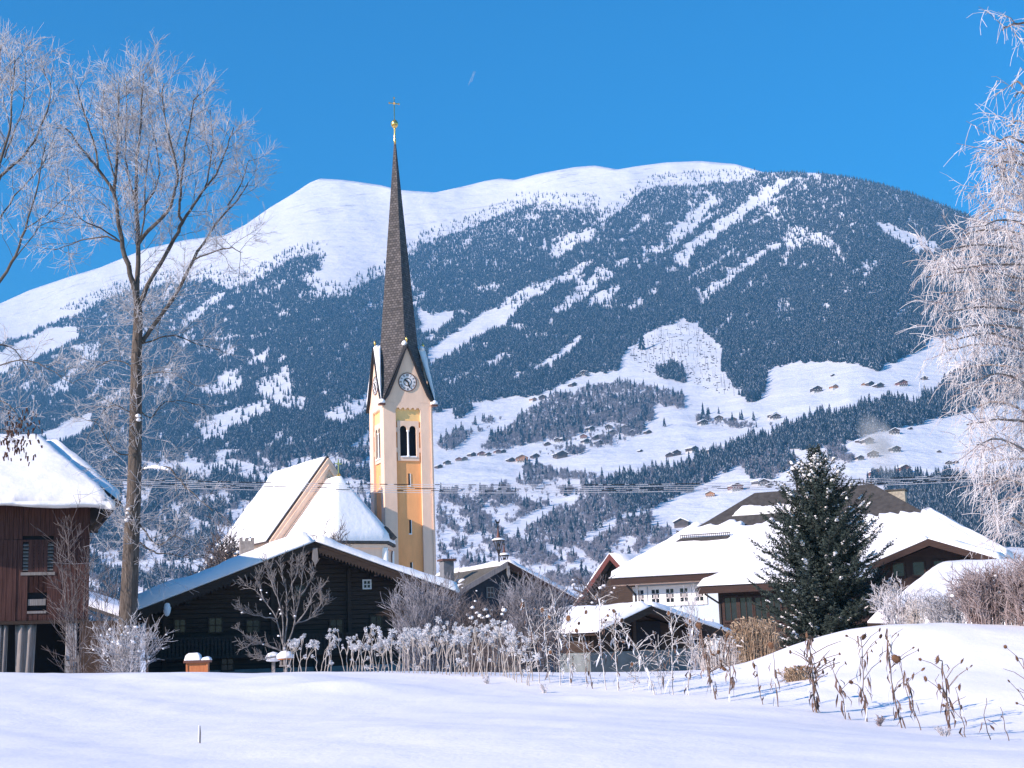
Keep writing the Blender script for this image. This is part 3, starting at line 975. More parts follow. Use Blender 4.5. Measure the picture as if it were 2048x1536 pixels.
for sx in (-1, 1):
    for sy in (-1, 1):
        xa, xb = sorted((sx * th_, sx * (th_ - pw))); ya, yb = sorted((sy * th_, sy * (th_ - pw)))
        MB().box(xa, xb, ya, yb, -0.5, z_ea).build('corner_pier', M_CREAM, tower)


def rot_build(mb, k, name, m, parent, smooth=False):
    a = k * math.pi / 2
    c, s = round(math.cos(a)), round(math.sin(a))
    mb.v = [(c * x - s * y, s * x + c * y, z) for x, y, z in mb.v]
    return mb.build(name, m, parent, smooth)


def arch_pts(cx, zc, r, n=8, up=True):
    return [(cx + r * math.cos(math.pi * i / n), zc + r * math.sin(math.pi * i / n)) for i in range(n + 1)]


ROMAN = ['XII', 'I', 'II', 'III', 'IIII', 'V', 'VI', 'VII', 'VIII', 'IX', 'X', 'XI']
for k in range(4):
    pxw = th_ - pw
    # gable wall whose lower rim is a frieze of five small round arches
    bot = []
    n = 5; step = 2 * pxw / n
    for i in range(n):
        cx = -pxw + step * (i + .5)
        bot += [(cx + step * .36 * math.cos(math.pi - math.pi * j / 6), z_fr - .55 + step * .36 * math.sin(math.pi * j / 6) + .1) for j in range(7)]
    # walk: left foot, arches, right foot, up the rakes (a little concave at the foot)
    rake = [(th_, z_ea + .02), (th_ * .80, z_ea + (z_pk - z_ea) * .135), (th_ * .5, z_ea + (z_pk - z_ea) * .44), (0, z_pk)]
    poly = [(-pxw - .0, z_fr - .55)] + bot + [(pxw, z_fr - .55), (pxw, z_ea + .02)] + rake + [(-x, z) for x, z in rake[-2::-1]] + [(-pxw, z_ea + .02)]
    g = MB()
    # arches strip and gable as quads so no face is badly concave
    for i in range(n):
        x0 = -pxw + step * i; pts7 = bot[i * 7:(i + 1) * 7]
        tops = [(x0, z_ea + .02)] + [(p[0], z_ea + .02) for p in pts7] + [(x0 + step, z_ea + .02)]
        lows = [(x0, z_fr - .55)] + pts7 + [(x0 + step, z_fr - .55)]
        lows = [(x0, z_fr - .55 + .1)] + pts7 + [(x0 + step, z_fr - .55 + .1)]
        for j in range(len(lows) - 1):
            if abs(lows[j + 1][0] - lows[j][0]) > 1e-4:
                g.prism([lows[j], lows[j + 1], tops[j + 1], tops[j]], -th_ - .004, -th_ + .32)
    g.prism([(-th_, z_ea + .02)] + [(th_, z_ea + .02)] + rake[1:] + [(-x, z) for x, z in rake[-2:0:-1]], -th_ - .004, -th_ + .35)
    rot_build(g, k, 'gable_wall', M_CREAM, tower)
    # dark verge boards following the rake
    ro = [(th_ + .34, z_ea - .12)] + [(x + .10 if x else 0, z + .22) for x, z in rake[1:]]
    ri = [(th_ + .22, z_ea - .36)] + [(x - .06 if x else 0, z - .10) for x, z in rake[1:]]
    v = MB()
    for sgn in (-1, 1):
        for j in range(3):
            q = [(sgn * ro[j][0], ro[j][1]), (sgn * ro[j + 1][0], ro[j + 1][1]), (sgn * ri[j + 1][0], ri[j + 1][1]), (sgn * ri[j][0], ri[j][1])]
            v.prism(q if sgn < 0 else q[::-1], -th_ - .36, -th_ + .06)
    rot_build(v, k, 'verge_board', M_SHINGLE, tower)
    # twin arched belfry window
    fz0, fz1 = zb0, zb1
    ow, oc = .42, .58
    zc = fz1 - 1.0
    fr = MB()
    y0, y1 = -ci - .16, -ci + .05
    fr.box(-1.32, 1.32, y0, y1, fz0, fz0 + .42)
    fr.box(-1.32, -oc - ow, y0, y1, fz0 + .42, zc); fr.box(oc + ow, 1.32, y0, y1, fz0 + .42, zc)
    for cx in (-oc, oc):
        ap = arch_pts(cx, zc, ow, 10)
        for j in range(10):
            fr.prism([ap[j + 1], ap[j], (ap[j][0], fz1), (ap[j + 1][0], fz1)], y0, y1)
    fr.box(-1.32, -oc - ow, y0, y1, zc, fz1); fr.box(oc + ow, 1.32, y0, y1, zc, fz1); fr.box(-oc + ow, oc - ow, y0, y1, zc - .1, fz1)
    for zz in (fz0 + 1.0, zc - .35):
        fr.box(-1.50, -1.34, y0 - .02, y1, zz, zz + .55); fr.box(1.34, 1.50, y0 - .02, y1, zz, zz + .55)
    w_o = rot_build(fr, k, 'belfry_window', M_CREAM, tower)
    cl = MB().lathe([(.20, fz0 + .42), (.20, fz0 + .62), (.12, fz0 + .75), (.11, zc - .35), (.19, zc - .2), (.19, zc - .1)], (0, (y0 + y1) / 2), 10)
    rot_build(cl, k, 'column', M_WHITE, w_o, True)
    sl = MB()
    for cx in (-oc, oc):
        sl.prism([(cx - ow, fz0 + .42), (cx + ow, fz0 + .42), (cx + ow * .7, fz0 + .58), (cx - ow * .8, fz0 + .55)], y0 - .1, y1)
    rot_build(sl, k, 'sill_snow', M_ROOFSNOW, w_o)
    for pa, pb in ((971, 947), (1067, 1040), (1150, 1125)):
        s_ = MB().box(-.06, .16, -ci - .012, -ci + .05, ZT(pa), ZT(pb))
        so = rot_build(s_, k, 'slit_window', M_DARKIN, tower)
        s2 = MB().box(-.14, .24, -ci - .09, -ci + .02, ZT(pa) - .14, ZT(pa)).box(.16, .24, -ci - .06, -ci + .02, ZT(pa), ZT(pb))
        rot_build(s2, k, 'sill', M_WHITE, so)
    # clock
    zc_ = ZT(765); R = 1.06
    yc_ = -th_ - .004

    def disc(r0, r1, d0, d1, n=36):
        m_ = MB()
        for i in range(n):
            a0, a1 = 2 * math.pi * i / n, 2 * math.pi * (i + 1) / n
            q = [(r0 * math.sin(a0), zc_ + r0 * math.cos(a0)), (r1 * math.sin(a0), zc_ + r1 * math.cos(a0)), (r1 * math.sin(a1), zc_ + r1 * math.cos(a1)), (r0 * math.sin(a1), zc_ + r0 * math.cos(a1))]
            m_.prism(q, yc_ - d1, yc_ - d0)
        return m_
    fo = rot_build(disc(0.01, R, 0, .05), k, 'clock_face', M_FACE, tower)
    rot_build(disc(R - .02, R + .07, 0, .09), k, 'rim', M_COPPER, fo)
    rot_build(disc(.42, .50, .05, .075, 24), k, 'inner_ring', M_IRON, fo)
    for hnum in range(12):
        a = 2 * math.pi * hnum / 12
        nm = MB()
        gl = ROMAN[hnum]; wd = {'I': .085, 'V': .15, 'X': .15}
        tot = sum(wd[c_] for c_ in gl); xx = -tot / 2

        def put(p, q):
            e = (0, yc_ - .062, 0)
            def tr(t):
                X, Zl = t[0], t[1] + .80 * R
                return (X * math.cos(a) + Zl * math.sin(a), yc_ - .062, zc_ - X * math.sin(a) + Zl * math.cos(a))
            P0, P1 = Vector(tr(p)), Vector(tr(q))
            d = (P1 - P0).normalized(); s = Vector((d.z, 0, -d.x)) * .022
            nm.add([P0 - s, P0 + s, P1 + s, P1 - s], [(0, 1, 2, 3)])
        for c_ in gl:
            w_ = wd[c_]
            if c_ == 'I':
                put((xx + w_ / 2, -.13), (xx + w_ / 2, .13))
            elif c_ == 'V':
                put((xx + .02, .13), (xx + w_ / 2, -.13)); put((xx + w_ - .02, .13), (xx + w_ / 2, -.13))
            else:
                put((xx + .02, .13), (xx + w_ - .02, -.13)); put((xx + w_ - .02, .13), (xx + .02, -.13))
            xx += w_
        rot_build(nm, k, 'numeral', M_IRON, fo)
    for nm_, ang, ln, wd_ in (('minute_hand', 160, .86, .085), ('hour_hand', -50, .58, .12)):
        a = math.radians(ang)
        dx, dz = math.sin(a), math.cos(a)
        q = [(-dx * .2 - dz * wd_ * .4, zc_ - dz * .2 + dx * wd_ * .4), (dx * ln * .62 - dz * wd_, zc_ + dz * ln * .62 + dx * wd_), (dx * ln, zc_ + dz * ln),
             (dx * ln * .62 + dz * wd_, zc_ + dz * ln * .62 - dx * wd_), (-dx * .2 + dz * wd_ * .4, zc_ - dz * .2 - dx * wd_ * .4)]
        hh = MB().prism(q, yc_ - .13, yc_ - .10)
        rot_build(hh, k, nm_, M_IRON, fo)
    # gold bud on each gable peak, snow around it
    rot_build(MB().lathe([(.03, z_pk + .2), (.05, z_pk + .55), (.16, z_pk + .75), (.12, z_pk + .95), (.02, z_pk + 1.15)], (0, -th_), 8), k, 'finial', M_GOLD, tower, True)
    lump = MB().lathe([(.05, z_pk + .05), (.32, z_pk + .12), (.36, z_pk + .35), (.2, z_pk + .62), (.02, z_pk + .68)], (-.18, -th_ + .25), 9)
    rot_build(lump, k, 'peak_snow', M_ROOFSNOW, tower, True)

# needle spire: four long faces that run down to the tower's corners between the gables
ha = 2.36
edges = [(0, -ha), (ha, 0), (0, ha), (-ha, 0)]
vs = []; fs = []; uvs = []
cz = z_ea - .15; ce = th_ + .30
for k in range(4):
    e0 = edges[k]; e1 = edges[(k + 1) % 4]
    cx_, cy_ = (ce if k in (0, 1) else -ce), (-ce if k in (0, 3) else ce)
    zz = z_pk + .55
    N = 14
    for j in range(N):
        t0, t1 = j / N, (j + 1) / N

        def at(t, e):
            r = 1 - t
            s = r * (1 - .035) + .035
            return (e[0] * s, e[1] * s, zz + (z_ap - zz) * t)
        q = [at(t0, e0), at(t0, e1), at(t1, e1), at(t1, e0)]
        b0 = len(vs); vs += q; fs.append((b0, b0 + 1, b0 + 2, b0 + 3))
        L0 = math.dist(q[0], q[1]) / 2; L1 = math.dist(q[2], q[3]) / 2
        uvs += [(-L0 + k * 7, q[0][2]), (L0 + k * 7, q[1][2]), (L1 + k * 7, q[2][2]), (-L1 + k * 7, q[3][2])]
    # flared foot down to the corner
    p0 = (e0[0], e0[1], zz); p1 = (e1[0], e1[1], zz); c3 = (cx_, cy_, cz)
    mid = ((e0[0] + e1[0]) / 2, (e0[1] + e1[1]) / 2)
    rows = []
    for j in range(6):
        t = j / 5
        s = t ** 1.35
        w_ = 1 - t
        mx_ = mid[0] + (cx_ - mid[0]) * s; my_ = mid[1] + (cy_ - mid[1]) * s; mz = zz + (cz - zz) * t
        hx, hy = (e1[0] - e0[0]) / 2 * w_, (e1[1] - e0[1]) / 2 * w_
        rows.append(((mx_ - hx, my_ - hy, mz), (mx_ + hx, my_ + hy, mz)))
    for j in range(5):
        a_, b_ = rows[j]; c_, d_ = rows[j + 1]
        b0 = len(vs); vs += [c_, d_, b_, a_]; fs.append((b0, b0 + 1, b0 + 2, b0 + 3))
        for p in (c_, d_, b_, a_):
            uu = (p[0] - mid[0]) * (e1[0] - e0[0]) + (p[1] - mid[1]) * (e1[1] - e0[1])
            uvs.append((uu / math.dist(e0, e1) + k * 7, p[2]))
me = bpy.data.meshes.new('spire'); me.from_pydata(vs, [], fs); me.materials.append(M_SHINGLE)
uv = me.uv_layers.new(name='UVMap'); uv.data.foreach_set('uv', np.array(uvs, np.float32).ravel())
spire = obj('spire', me, tower)
# gable roofs between the rake and the spire
for k in range(4):
    for sgn in (-1, 1):
        po = (0, -th_ - .2, z_pk + .2); pi = (0, -ha * .98, z_pk + .55); cn = (sgn * ce, -ce, cz)
        m1 = [(sgn * (th_ * .5 + .1), -th_ - .2, z_ea + (z_pk - z_ea) * .44 + .2)]
        g = MB()
        q = [po, m1[0], cn, pi] if sgn < 0 else [pi, cn, m1[0], po]
        g.add(q, [(0, 1, 2), (0, 2, 3)] if sgn < 0 else [(0, 1, 2), (0, 2, 3)])
        rot_build(g, k, 'gable_roof', M_SHINGLE, tower)
        if (k, sgn) in ((3, 1), (1, -1), (2, 1), (3, -1)):
            pp = [np.array(p) for p in (cn, m1[0], po, pi)]
            c_, s_ = round(math.cos(k * math.pi / 2)), round(math.sin(k * math.pi / 2))
            pp = [np.array([c_ * p[0] - s_ * p[1], s_ * p[0] + c_ * p[1], p[2] + .05]) for p in pp]
            slab_snow('roof_snow', pp[0] + [0, 0, .05], pp[1], pp[2], pp[3], .22, tower, 10, 12, .25, seed=k + 3, lump=.05)
MB().lathe([(.10, z_ap - .9), (.16, z_ap - .3), (.12, z_ap + .1), (.11, z_ap + 1.2), (.16, z_ap + 1.3)], n=10).build('spire_cap', M_GOLD, tower, True)
zb_ = ZS(248)
MB().lathe([(.05, zb_ - .62), (.28, zb_ - .44), (.43, zb_ - .2), (.46, zb_), (.43, zb_ + .2), (.28, zb_ + .42), (.05, zb_ + .6)], n=16).build('ball', M_GOLD, tower, True)
zt_ = ZS(196); zx = ZS(207)
cr = MB().box(-.045, .045, -.045, .045, zb_ + .55, zt_).box(-.62, .62, -.04, .04, zx - .06, zx + .06)
for x_, z_ in ((-.62, zx), (.62, zx), (0, zt_)):
    cr.lathe([(.02, z_ - .15), (.13, z_), (.02, z_ + .15)], (x_, 0), 6)
cr.lathe([(.03, zx - .2), (.2, zx), (.03, zx + .2)], (0, 0), 8)
cr.build('cross', M_GOLD, tower)
dp = MB().box(th_ - .30, th_ - .20, -th_ - .14, -th_ - .04, .5, z_ea - .4)
for z_ in np.arange(3, z_ea - 1, 2.2):
    dp.box(th_ - .34, th_ - .16, -th_ - .16, -th_ - .02, z_, z_ + .12)
dp.build('drain_pipe', M_CREAM, tower)
for sx, k in ((-1, 0), (1, 0)):
    MB().box(sx * (th_ + .2) - .35, sx * (th_ + .2) + .35, -th_ - .45, -th_ + .3, z_ea - .4, z_ea - .18).build('gutter_box', M_COPPER, tower)
    MB().lathe([(.42, z_ea - .18), (.45, z_ea + .05), (.3, z_ea + .3), (.05, z_ea + .36)], (sx * (th_ + .2), -th_ - .1), 9).build('gutter_snow', M_ROOFSNOW, tower, True)

# ------------------------------------------------------------------ nave and apse
NT = math.radians(32)
_p = P(655, 912, 165.0)
ngz = gz(_p[0], _p[1])
nave = thing('church_nave', 'pale plastered church nave and apse under steep snowy roofs beside the tower', 'church', (_p[0], _p[1], ngz), NT)
zr = _p[2] - ngz; ze = 14.9 - ngz; hw = 7.27; NL = 15.5
MB().box(-hw + .5, hw - .5, .3, NL, -1, ze).build('side_wall', M_CREAM, nave)
MB().prism([(-hw + .4, -1), (hw - .4, -1), (hw - .1, ze - .35), (0, zr - .26), (-hw + .1, ze - .35)], -.30, .35).build('gable_wall', M_CREAM, nave)
mo = MB()
for sgn in (-1, 1):
    for off, t, yy in ((.55, .35, .16), (1.5, .14, .10)):
        a = (sgn * (hw - .3 - off * .1), ze - off * 1.0); c = (0, zr - .4 - off * 1.15)
        q = [a, c, (c[0], c[1] - t * 1.6), (a[0], a[1] - t * 1.6)]
        mo.prism(q if sgn > 0 else q[::-1], -.30 - yy, -.29)
mo.build('gable_moulding', M_CREAM, nave)
for sgn, nm in ((-1, 'roof'), (1, 'roof')):
    ro = plate(nm, [(sgn * (hw + .3), -.02, ze - .4), (sgn * (hw + .3), NL, ze - .4), (0, NL, zr), (0, -.02, zr)], .22, M_TILE, nave)
    a0 = np.array([sgn * (hw + .3), .0, ze - .4]); a1 = np.array([sgn * (hw + .3), NL, ze - .4]); c1 = np.array([0, NL, zr + .02]); c0 = np.array([0, .25 if sgn < 0 else 1.2, zr + .02])
    slab_snow('roof_snow', a0, a1, c1, c0, .42, ro, 20, 26, .5, seed=5 + sgn, lump=.06)
ap = [(-5.5, 0), (-5.5, -3.2), (-3.0, -7.8), (3.6, -8), (6.9, -3.2), (6.9, 0)]
zae = 14.0 - ngz; zaa = 21.2 - ngz
apx = (0, -3.0)
aw = MB()
inner = [(x * .93, y * .94 if y else 0) for x, y in ap]
aw.prism_z(inner, -1, zae - .2)
apse = aw.build('apse_wall', M_CREAM, nave)
for (x, y) in inner[1:5]:
    MB().prism_z([(x + .35 * math.cos(a), y + .35 * math.sin(a)) for a in np.arange(0, 6.28, 6.2832 / 8)], -1, zae - .75).build('pilaster', M_WHITE, apse)
MB().prism_z([(x * .965, y * .97 if y else -.01) for x, y in ap], zae - .75, zae - .35).build('cornice', M_CREAM, apse)
rf = MB()
V6 = [(x, y, zae) for x, y in ap] + [(0, -3.0, zaa), (0, -.02, zaa)]
rf.add(V6, [(0, 1, 6, 7), (1, 2, 6), (2, 3, 6), (3, 4, 6), (4, 5, 7, 6)]).add([(x, y, zae - .3) for x, y in ap] + [(x, y, zae) for x, y in ap], [(i, i + 1, i + 7, i + 6) for i in range(5)] + [(5, 4, 3, 2, 1, 0)])
ar = rf.build('apse_roof', M_TILE, nave)
# one fan-shaped blanket of snow over the roof's facets
sn = []
AX = np.array([0, -3.0, zaa])
nb, nr = 8, 14
rimp = []
for i in range(5):
    for j in range(nb):
        t = j / nb
        rimp.append(np.array([*ap[i], zae]) * (1 - t) + np.array([*ap[i + 1], zae]) * t)
rimp.append(np.array([*ap[5], zae]))
rimp = np.array(rimp)
apex_line = np.array([AX if 0 < i < len(rimp) - 1 else np.array([0, -.05, zaa]) for i in range(len(rimp))])
for i in range(len(rimp)):
    if i < nb: apex_line[i] = np.array([0, -.05 - 2.95 * i / nb, zaa])
    if i > 4 * nb: apex_line[i] = np.array([0, -3.0 + 2.95 * (i - 4 * nb) / nb, zaa])
T = np.linspace(0, 1, nr + 1)[:, None, None]
G = rimp[None] * (1 - T) + apex_line[None] * T
ctr = np.array([0, -2.0, zae])
outd = rimp - ctr; outd[:, 2] = 0; outd /= np.linalg.norm(outd, axis=1, keepdims=True)
nn = outd[None] * .55 + np.array([0, 0, .83])
edg = np.sqrt(np.clip(1 - (1 - np.clip(T * 9, 0, 1)) ** 2, 0, 1))
thk = .5 * (.1 + .9 * edg)
GG = G + nn * thk * (1 + .12 * fbm(np.arange(len(rimp))[None] / 4.0 + 0 * T[..., 0], T[..., 0] * 6, 3, 77)[..., None])
i = np.arange(nr)[:, None] * len(rimp) + np.arange(len(rimp) - 1)[None]
q = np.stack([i, i + 1, i + len(rimp) + 1, i + len(rimp)], -1).reshape(-1, 4)
off = GG.shape[0] * GG.shape[1]
rim_q = [(k + off, k + 1 + off, k + 1, k) for k in range(len(rimp) - 1)]
obj('roof_snow', np_mesh('roof_snow', np.concatenate([GG.reshape(-1, 3), rimp]), np.concatenate([q, rim_q]), mats=[M_ROOFSNOW], smooth=True), ar)
cz_ = zaa + .5
MB().lathe([(.16, cz_ - .2), (.22, cz_ + .1), (.05, cz_ + .3)], (0, -2.9), 8).box(-.05, .05, -2.95, -2.85, cz_ + .2, cz_ + 1.9).box(-.4, .4, -2.94, -2.86, cz_ + 1.3, cz_ + 1.42).build('cross', M_GOLD, nave)
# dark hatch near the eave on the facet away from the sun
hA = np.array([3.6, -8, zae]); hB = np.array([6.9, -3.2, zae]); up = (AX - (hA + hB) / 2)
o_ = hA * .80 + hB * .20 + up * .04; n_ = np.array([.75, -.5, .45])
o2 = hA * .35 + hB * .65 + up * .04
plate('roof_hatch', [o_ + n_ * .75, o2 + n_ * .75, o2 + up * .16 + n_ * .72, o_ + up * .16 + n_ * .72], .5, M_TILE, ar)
MB().bar((6.4, -3.4, zae - .45), (6.15, -3.6, zae - 1.3), .1).bar((6.15, -3.6, zae - 1.3), (6.1, -3.65, 1), .1).build('drain_pipe', M_COPPER, nave)
# ------------------------------------------------------------------ red-brown barn
BT = math.radians(20)
_p = P(178, 1100, 62.0)
bgz = gz(_p[0], _p[1])
barn = thing('barn', 'tall red-brown timber barn with a thick snow cap beside the bare poplar', 'barn', (_p[0], _p[1], bgz), BT)
ZBn = lambda py: float(P(150, py, 61.5)[2]) - bgz
zl = ZBn(1238); zt = 8.3 - bgz; BW = 15.0; BD = 11.0
holes = [(-2.66, -1.45, ZBn(1142), ZBn(1082)), (-2.42, -1.72, ZBn(1219), ZBn(1183))]
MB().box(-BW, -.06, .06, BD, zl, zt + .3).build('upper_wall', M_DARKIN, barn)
boards_v(barn, 'plank_cladding', -BW, 0, ZBn(1077), zt + .2, 0, M_RED, .20, 3, [(-2.66, -1.45, ZBn(1142), ZBn(1070))])
boards_v(barn, 'plank_cladding', -BW, 0, zl, ZBn(1077) - .02, -.03, M_RED, .20, 4, holes)
MB().box(-.05, .03, .02, BD, zl, zt + .2).build('side_wall', M_RED, barn)
lv = MB()
h0 = holes[0]
for i in range(8):
    z = h0[2] + .1 + (h0[3] - h0[2] - .1) * i / 8
    lv.box(h0[0], h0[1], -.05, .03, z, z + .055)
lo = MB().box(h0[0] - .08, h0[1] + .08, -.12, -.02, h0[2] - .14, h0[2] - .01).build('louvre_sill', M_GREYWOOD, barn)
for i in range(8):
    z = h0[2] + .1 + (h0[3] - h0[2] - .1) * i / 8
    MB().add([(h0[0], -.07, z - .04), (h0[1], -.07, z - .04), (h0[1], .03, z + .05), (h0[0], .03, z + .05), (h0[0], -.07, z - .02), (h0[1], -.07, z - .02), (h0[1], .03, z + .07), (h0[0], .03, z + .07)],
             [(3, 2, 1, 0), (4, 5, 6, 7), (0, 1, 5, 4), (1, 2, 6, 5), (2, 3, 7, 6), (3, 0, 4, 7)]).build('louvre_slat', M_GREYWOOD, barn)
h1 = holes[1]
MB().box(h1[0], h1[1], -.07, .02, (h1[2] + h1[3]) / 2 - .16, (h1[2] + h1[3]) / 2 + .1).build('window_board', M_GREYWOOD, barn)
MB().box(h1[0] - .03, h1[1] + .03, -.12, -.03, h1[2] - .12, h1[2] - .02).build('window_sill', M_GREYWOOD, barn)
MB().box(-BW, .05, -.16, -.02, zl - .16, zl - .02).build('sill_beam', M_DWOOD, barn)
# open ground floor
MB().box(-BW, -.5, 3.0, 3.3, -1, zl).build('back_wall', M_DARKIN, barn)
MB().box(-BW, 0, -.02, BD, zl - .02, zl + .02).build('ceiling', M_DWOOD, barn)
MB().box(-.86, -.42, -.1, .5, -.6, zl - .17).build('corner_post', M_CONC, barn)
MB().box(-4.2, -3.72, -.1, .5, -.6, zl - .17).build('corner_post', M_CONC, barn)
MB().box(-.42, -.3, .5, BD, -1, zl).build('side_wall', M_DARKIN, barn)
r = random.Random(5)
for x0, x1 in ((-3.62, -3.16), (-2.9, -2.05)):
    nb_ = 14; nz_ = 10
    b = MB(); vv = []
    for j in range(nz_ + 1):
        for i in range(nb_ + 1):
            t = i / nb_; w_ = (x1 - x0) * (1 - .28 * j / nz_ * (1 if j < 9 else .9))
            vv.append((x0 + (x1 - x0) * .12 * j / nz_ + w_ * t, .02 + .09 * math.sin(t * 15 + j * .25) * (1 - .3 * j / nz_), zl - .18 - (zl + .4) * j / nz_))
    b.add(vv, [(j * (nb_ + 1) + i, j * (nb_ + 1) + i + 1, (j + 1) * (nb_ + 1) + i + 1, (j + 1) * (nb_ + 1) + i) for j in range(nz_) for i in range(nb_)])
    o = b.build('hanging_tarpaulin', M_GREYWOOD, barn, True)
    md = o.modifiers.new('thick', 'SOLIDIFY'); md.thickness = .02
ez = 8.45 - bgz; rz = 12.0 - bgz
ea = np.array([1.2, -1.25, ez]); eb = np.array([-BW - 1, -1.25, ez]); ra = np.array([-1.9, 5.5, rz]); rb = np.array([-BW - 1, 5.5, rz]); ec = np.array([1.2, 12.25, ez]); ed = np.array([-BW - 1, 12.25, ez])
ro = plate('roof', [eb, ea, ra, rb], .18, M_DWOOD, barn)
plate('roof', [ec, ed, rb, ra], .18, M_DWOOD, barn)
plate('roof', [ea, ec, ra], .18, M_DWOOD, barn)
slab_snow('roof_snow', eb + [0, -.1, 0], ea + [-.25, -.1, 0], ra, rb, .44, ro, 60, 24, .40, seed=31, lump=.05, droop=.30)
slab_snow('roof_snow', ea + [-.1, .1, .02], ec + [-.1, -.1, .02], ra + [.06, .1, 0], ra + [.06, 0, 0], .5, ro, 14, 12, .5, seed=32)
slab_snow('roof_snow', ec, ed, rb, ra, .6, ro, 20, 10, .5, seed=33)
MB().bar((0.02, -.1, zt - .95), (.8, -.85, zt - .02), .12).build('eave_strut', M_DWOOD, barn)
MB().bar((-.05, -1.1, zt + .02), (1.15, -1.1, zt + .02), .16).build('eave_beam', M_DWOOD, barn)

# ladder against the barn's post
lg = gz(*(barn.matrix_basis @ Vector((-.6, -.5, 0))).xy)
lad = thing('ladder', 'narrow wooden ladder leaning on the pale corner post of the barn', 'ladder', barn.matrix_basis @ Vector((-.62, -.5, lg - bgz)), BT)
for x in (-.26, .26):
    MB().bar((x, 0, 0), (x, .38, 2.0), .05).build('rail', M_GREYWOOD, lad)
for i in range(7):
    t = (i + .6) / 7.4
    MB().bar((-.26, .38 * t, 2.0 * t), (.26, .38 * t, 2.0 * t), .035).build('rung', M_DWOOD, lad)

# low shed whose snowy roof slopes down behind the barn
_p = P(205, 1150, 84.0); sgz = gz(_p[0], _p[1])
sh = thing('shed', 'low dark shed with a snowy roof behind the barn and poplar', 'shed', (_p[0], _p[1], sgz), math.radians(8))
MB().box(-3, 1.6, 0, 5, -.8, 4.4).build('wall', M_DWOOD, sh)
ro = plate('roof', [(-3.6, -.7, 6.3), (2.1, -.7, 4.2), (2.1, 5.5, 4.6), (-3.6, 5.5, 6.7)], .15, M_TILE, sh)
slab_snow('roof_snow', (-3.6, -.7, 6.32), (2.1, -.7, 4.22), (2.1, 5.5, 4.62), (-3.6, 5.5, 6.72), .45, ro, 16, 12, .4, seed=41)

# ------------------------------------------------------------------ dark farmhouse in front of the church
FT = math.radians(15)
_p = P(630, 1084, 75.0); fgz = gz(_p[0], _p[1]) - .2
farm = thing('farmhouse', 'large dark timber farmhouse with a wide snowy gable in front of the church', 'farmhouse', (_p[0], _p[1], fgz), FT)
pk = _p[2] - fgz; FH = 9.3; FR = 7.4; sl = math.tan(math.radians(20.3)); FD = 15.0
fe = pk - FH * sl
wf = 1.9                                   # the front wall stands this far under the overhang
FWd = FH - 1.1
topf = lambda z: ((-(pk - .35 - z) / sl), ((pk - .35 - z) / sl))
zp = 1.55                                  # top of the plastered ground floor
WR = FR - 1.1
MB().box(-FWd + .1, WR - .1, wf + .1, FD, -1, pk - FWd * sl - .3).build('inner_wall', M_DARKIN, farm)
MB().prism([(-FWd + .1, pk - FWd * sl - .3), (WR - .1, pk - FWd * sl - .3), (WR - .1, pk - WR * sl - .4), (0, pk - .4)], wf + .1, wf + .3).build('gable_wall', M_DWOOD, farm)
MB().box(-FWd, WR, wf - .05, wf + .1, -1, zp).build('ground_floor_wall', M_TEAL, farm)
boards_h(farm, 'log_wall', -FWd, WR, zp, pk - .4, wf + .08, M_DWOOD, .24, topf, 8)
MB().box(-FWd - .02, -FWd + .1, wf + .1, FD, -1, fe + .2).build('side_wall', M_DWOOD, farm)
ZF = lambda px, py: float(P(px, py, 75.0)[2]) - fgz


def fx(px):
    q = P(px, 1200, 75.0)
    # foot of the sight line on the front wall
    A = np.array([_pf[0], _pf[1]]); d = np.array([q[0], q[1]])
    c, s = math.cos(FT), math.sin(FT)
    # solve t*d = A + R*(x, wf)
    Mx = np.array([[d[0], -c], [d[1], -s]])
    rhs = A + np.array([-s * wf, c * wf])
    t, x = np.linalg.solve(Mx, rhs)
    return float(x)


_pf = _p
for pxx, py0, py1, w_, fm in ((431, 1264, 1236, .62, M_DWOOD), (506, 1264, 1240, .62, M_DWOOD), (360, 1264, 1240, .5, M_DWOOD), (672, 1264, 1238, .62, M_DWOOD), (752, 1262, 1230, .55, M_DWOOD), (734, 1171, 1157, .32, M_WHITE),
                              (600, 1190, 1168, .5, M_DWOOD), (455, 1340, 1318, .55, M_DWOOD), (640, 1340, 1318, .55, M_DWOOD)):
    window(farm, fx(pxx), ZF(pxx, py0), w_, ZF(pxx, py1) - ZF(pxx, py0), wf - .04, fm, .08)
for pxx in (698, 545, 330):
    MB().box(fx(pxx) - .1, fx(pxx) + .1, wf - .2, wf - .02, zp - .1, pk - .55 - abs(fx(pxx)) * sl).build('wall_post', M_DWOOD, farm)
# balcony across the front
zbal = ZF(480, 1310); zrl = ZF(480, 1272)
bal = MB().box(-FWd - .3, 2.2, wf - 1.15, wf - .1, zbal - .12, zbal).build('balcony', M_DWOOD, farm)
MB().box(-FWd - .3, 2.2, wf - 1.2, wf - 1.08, zrl - .08, zrl).build('handrail', M_DWOOD, bal)
bb = MB(); x = -FWd - .25
while x < 2.15:
    bb.box(x, x + .13, wf - 1.16, wf - 1.12, zbal, zrl - .08); x += .19
bb.build('baluster_boards', M_DWOOD, bal)['kind'] = 'stuff'
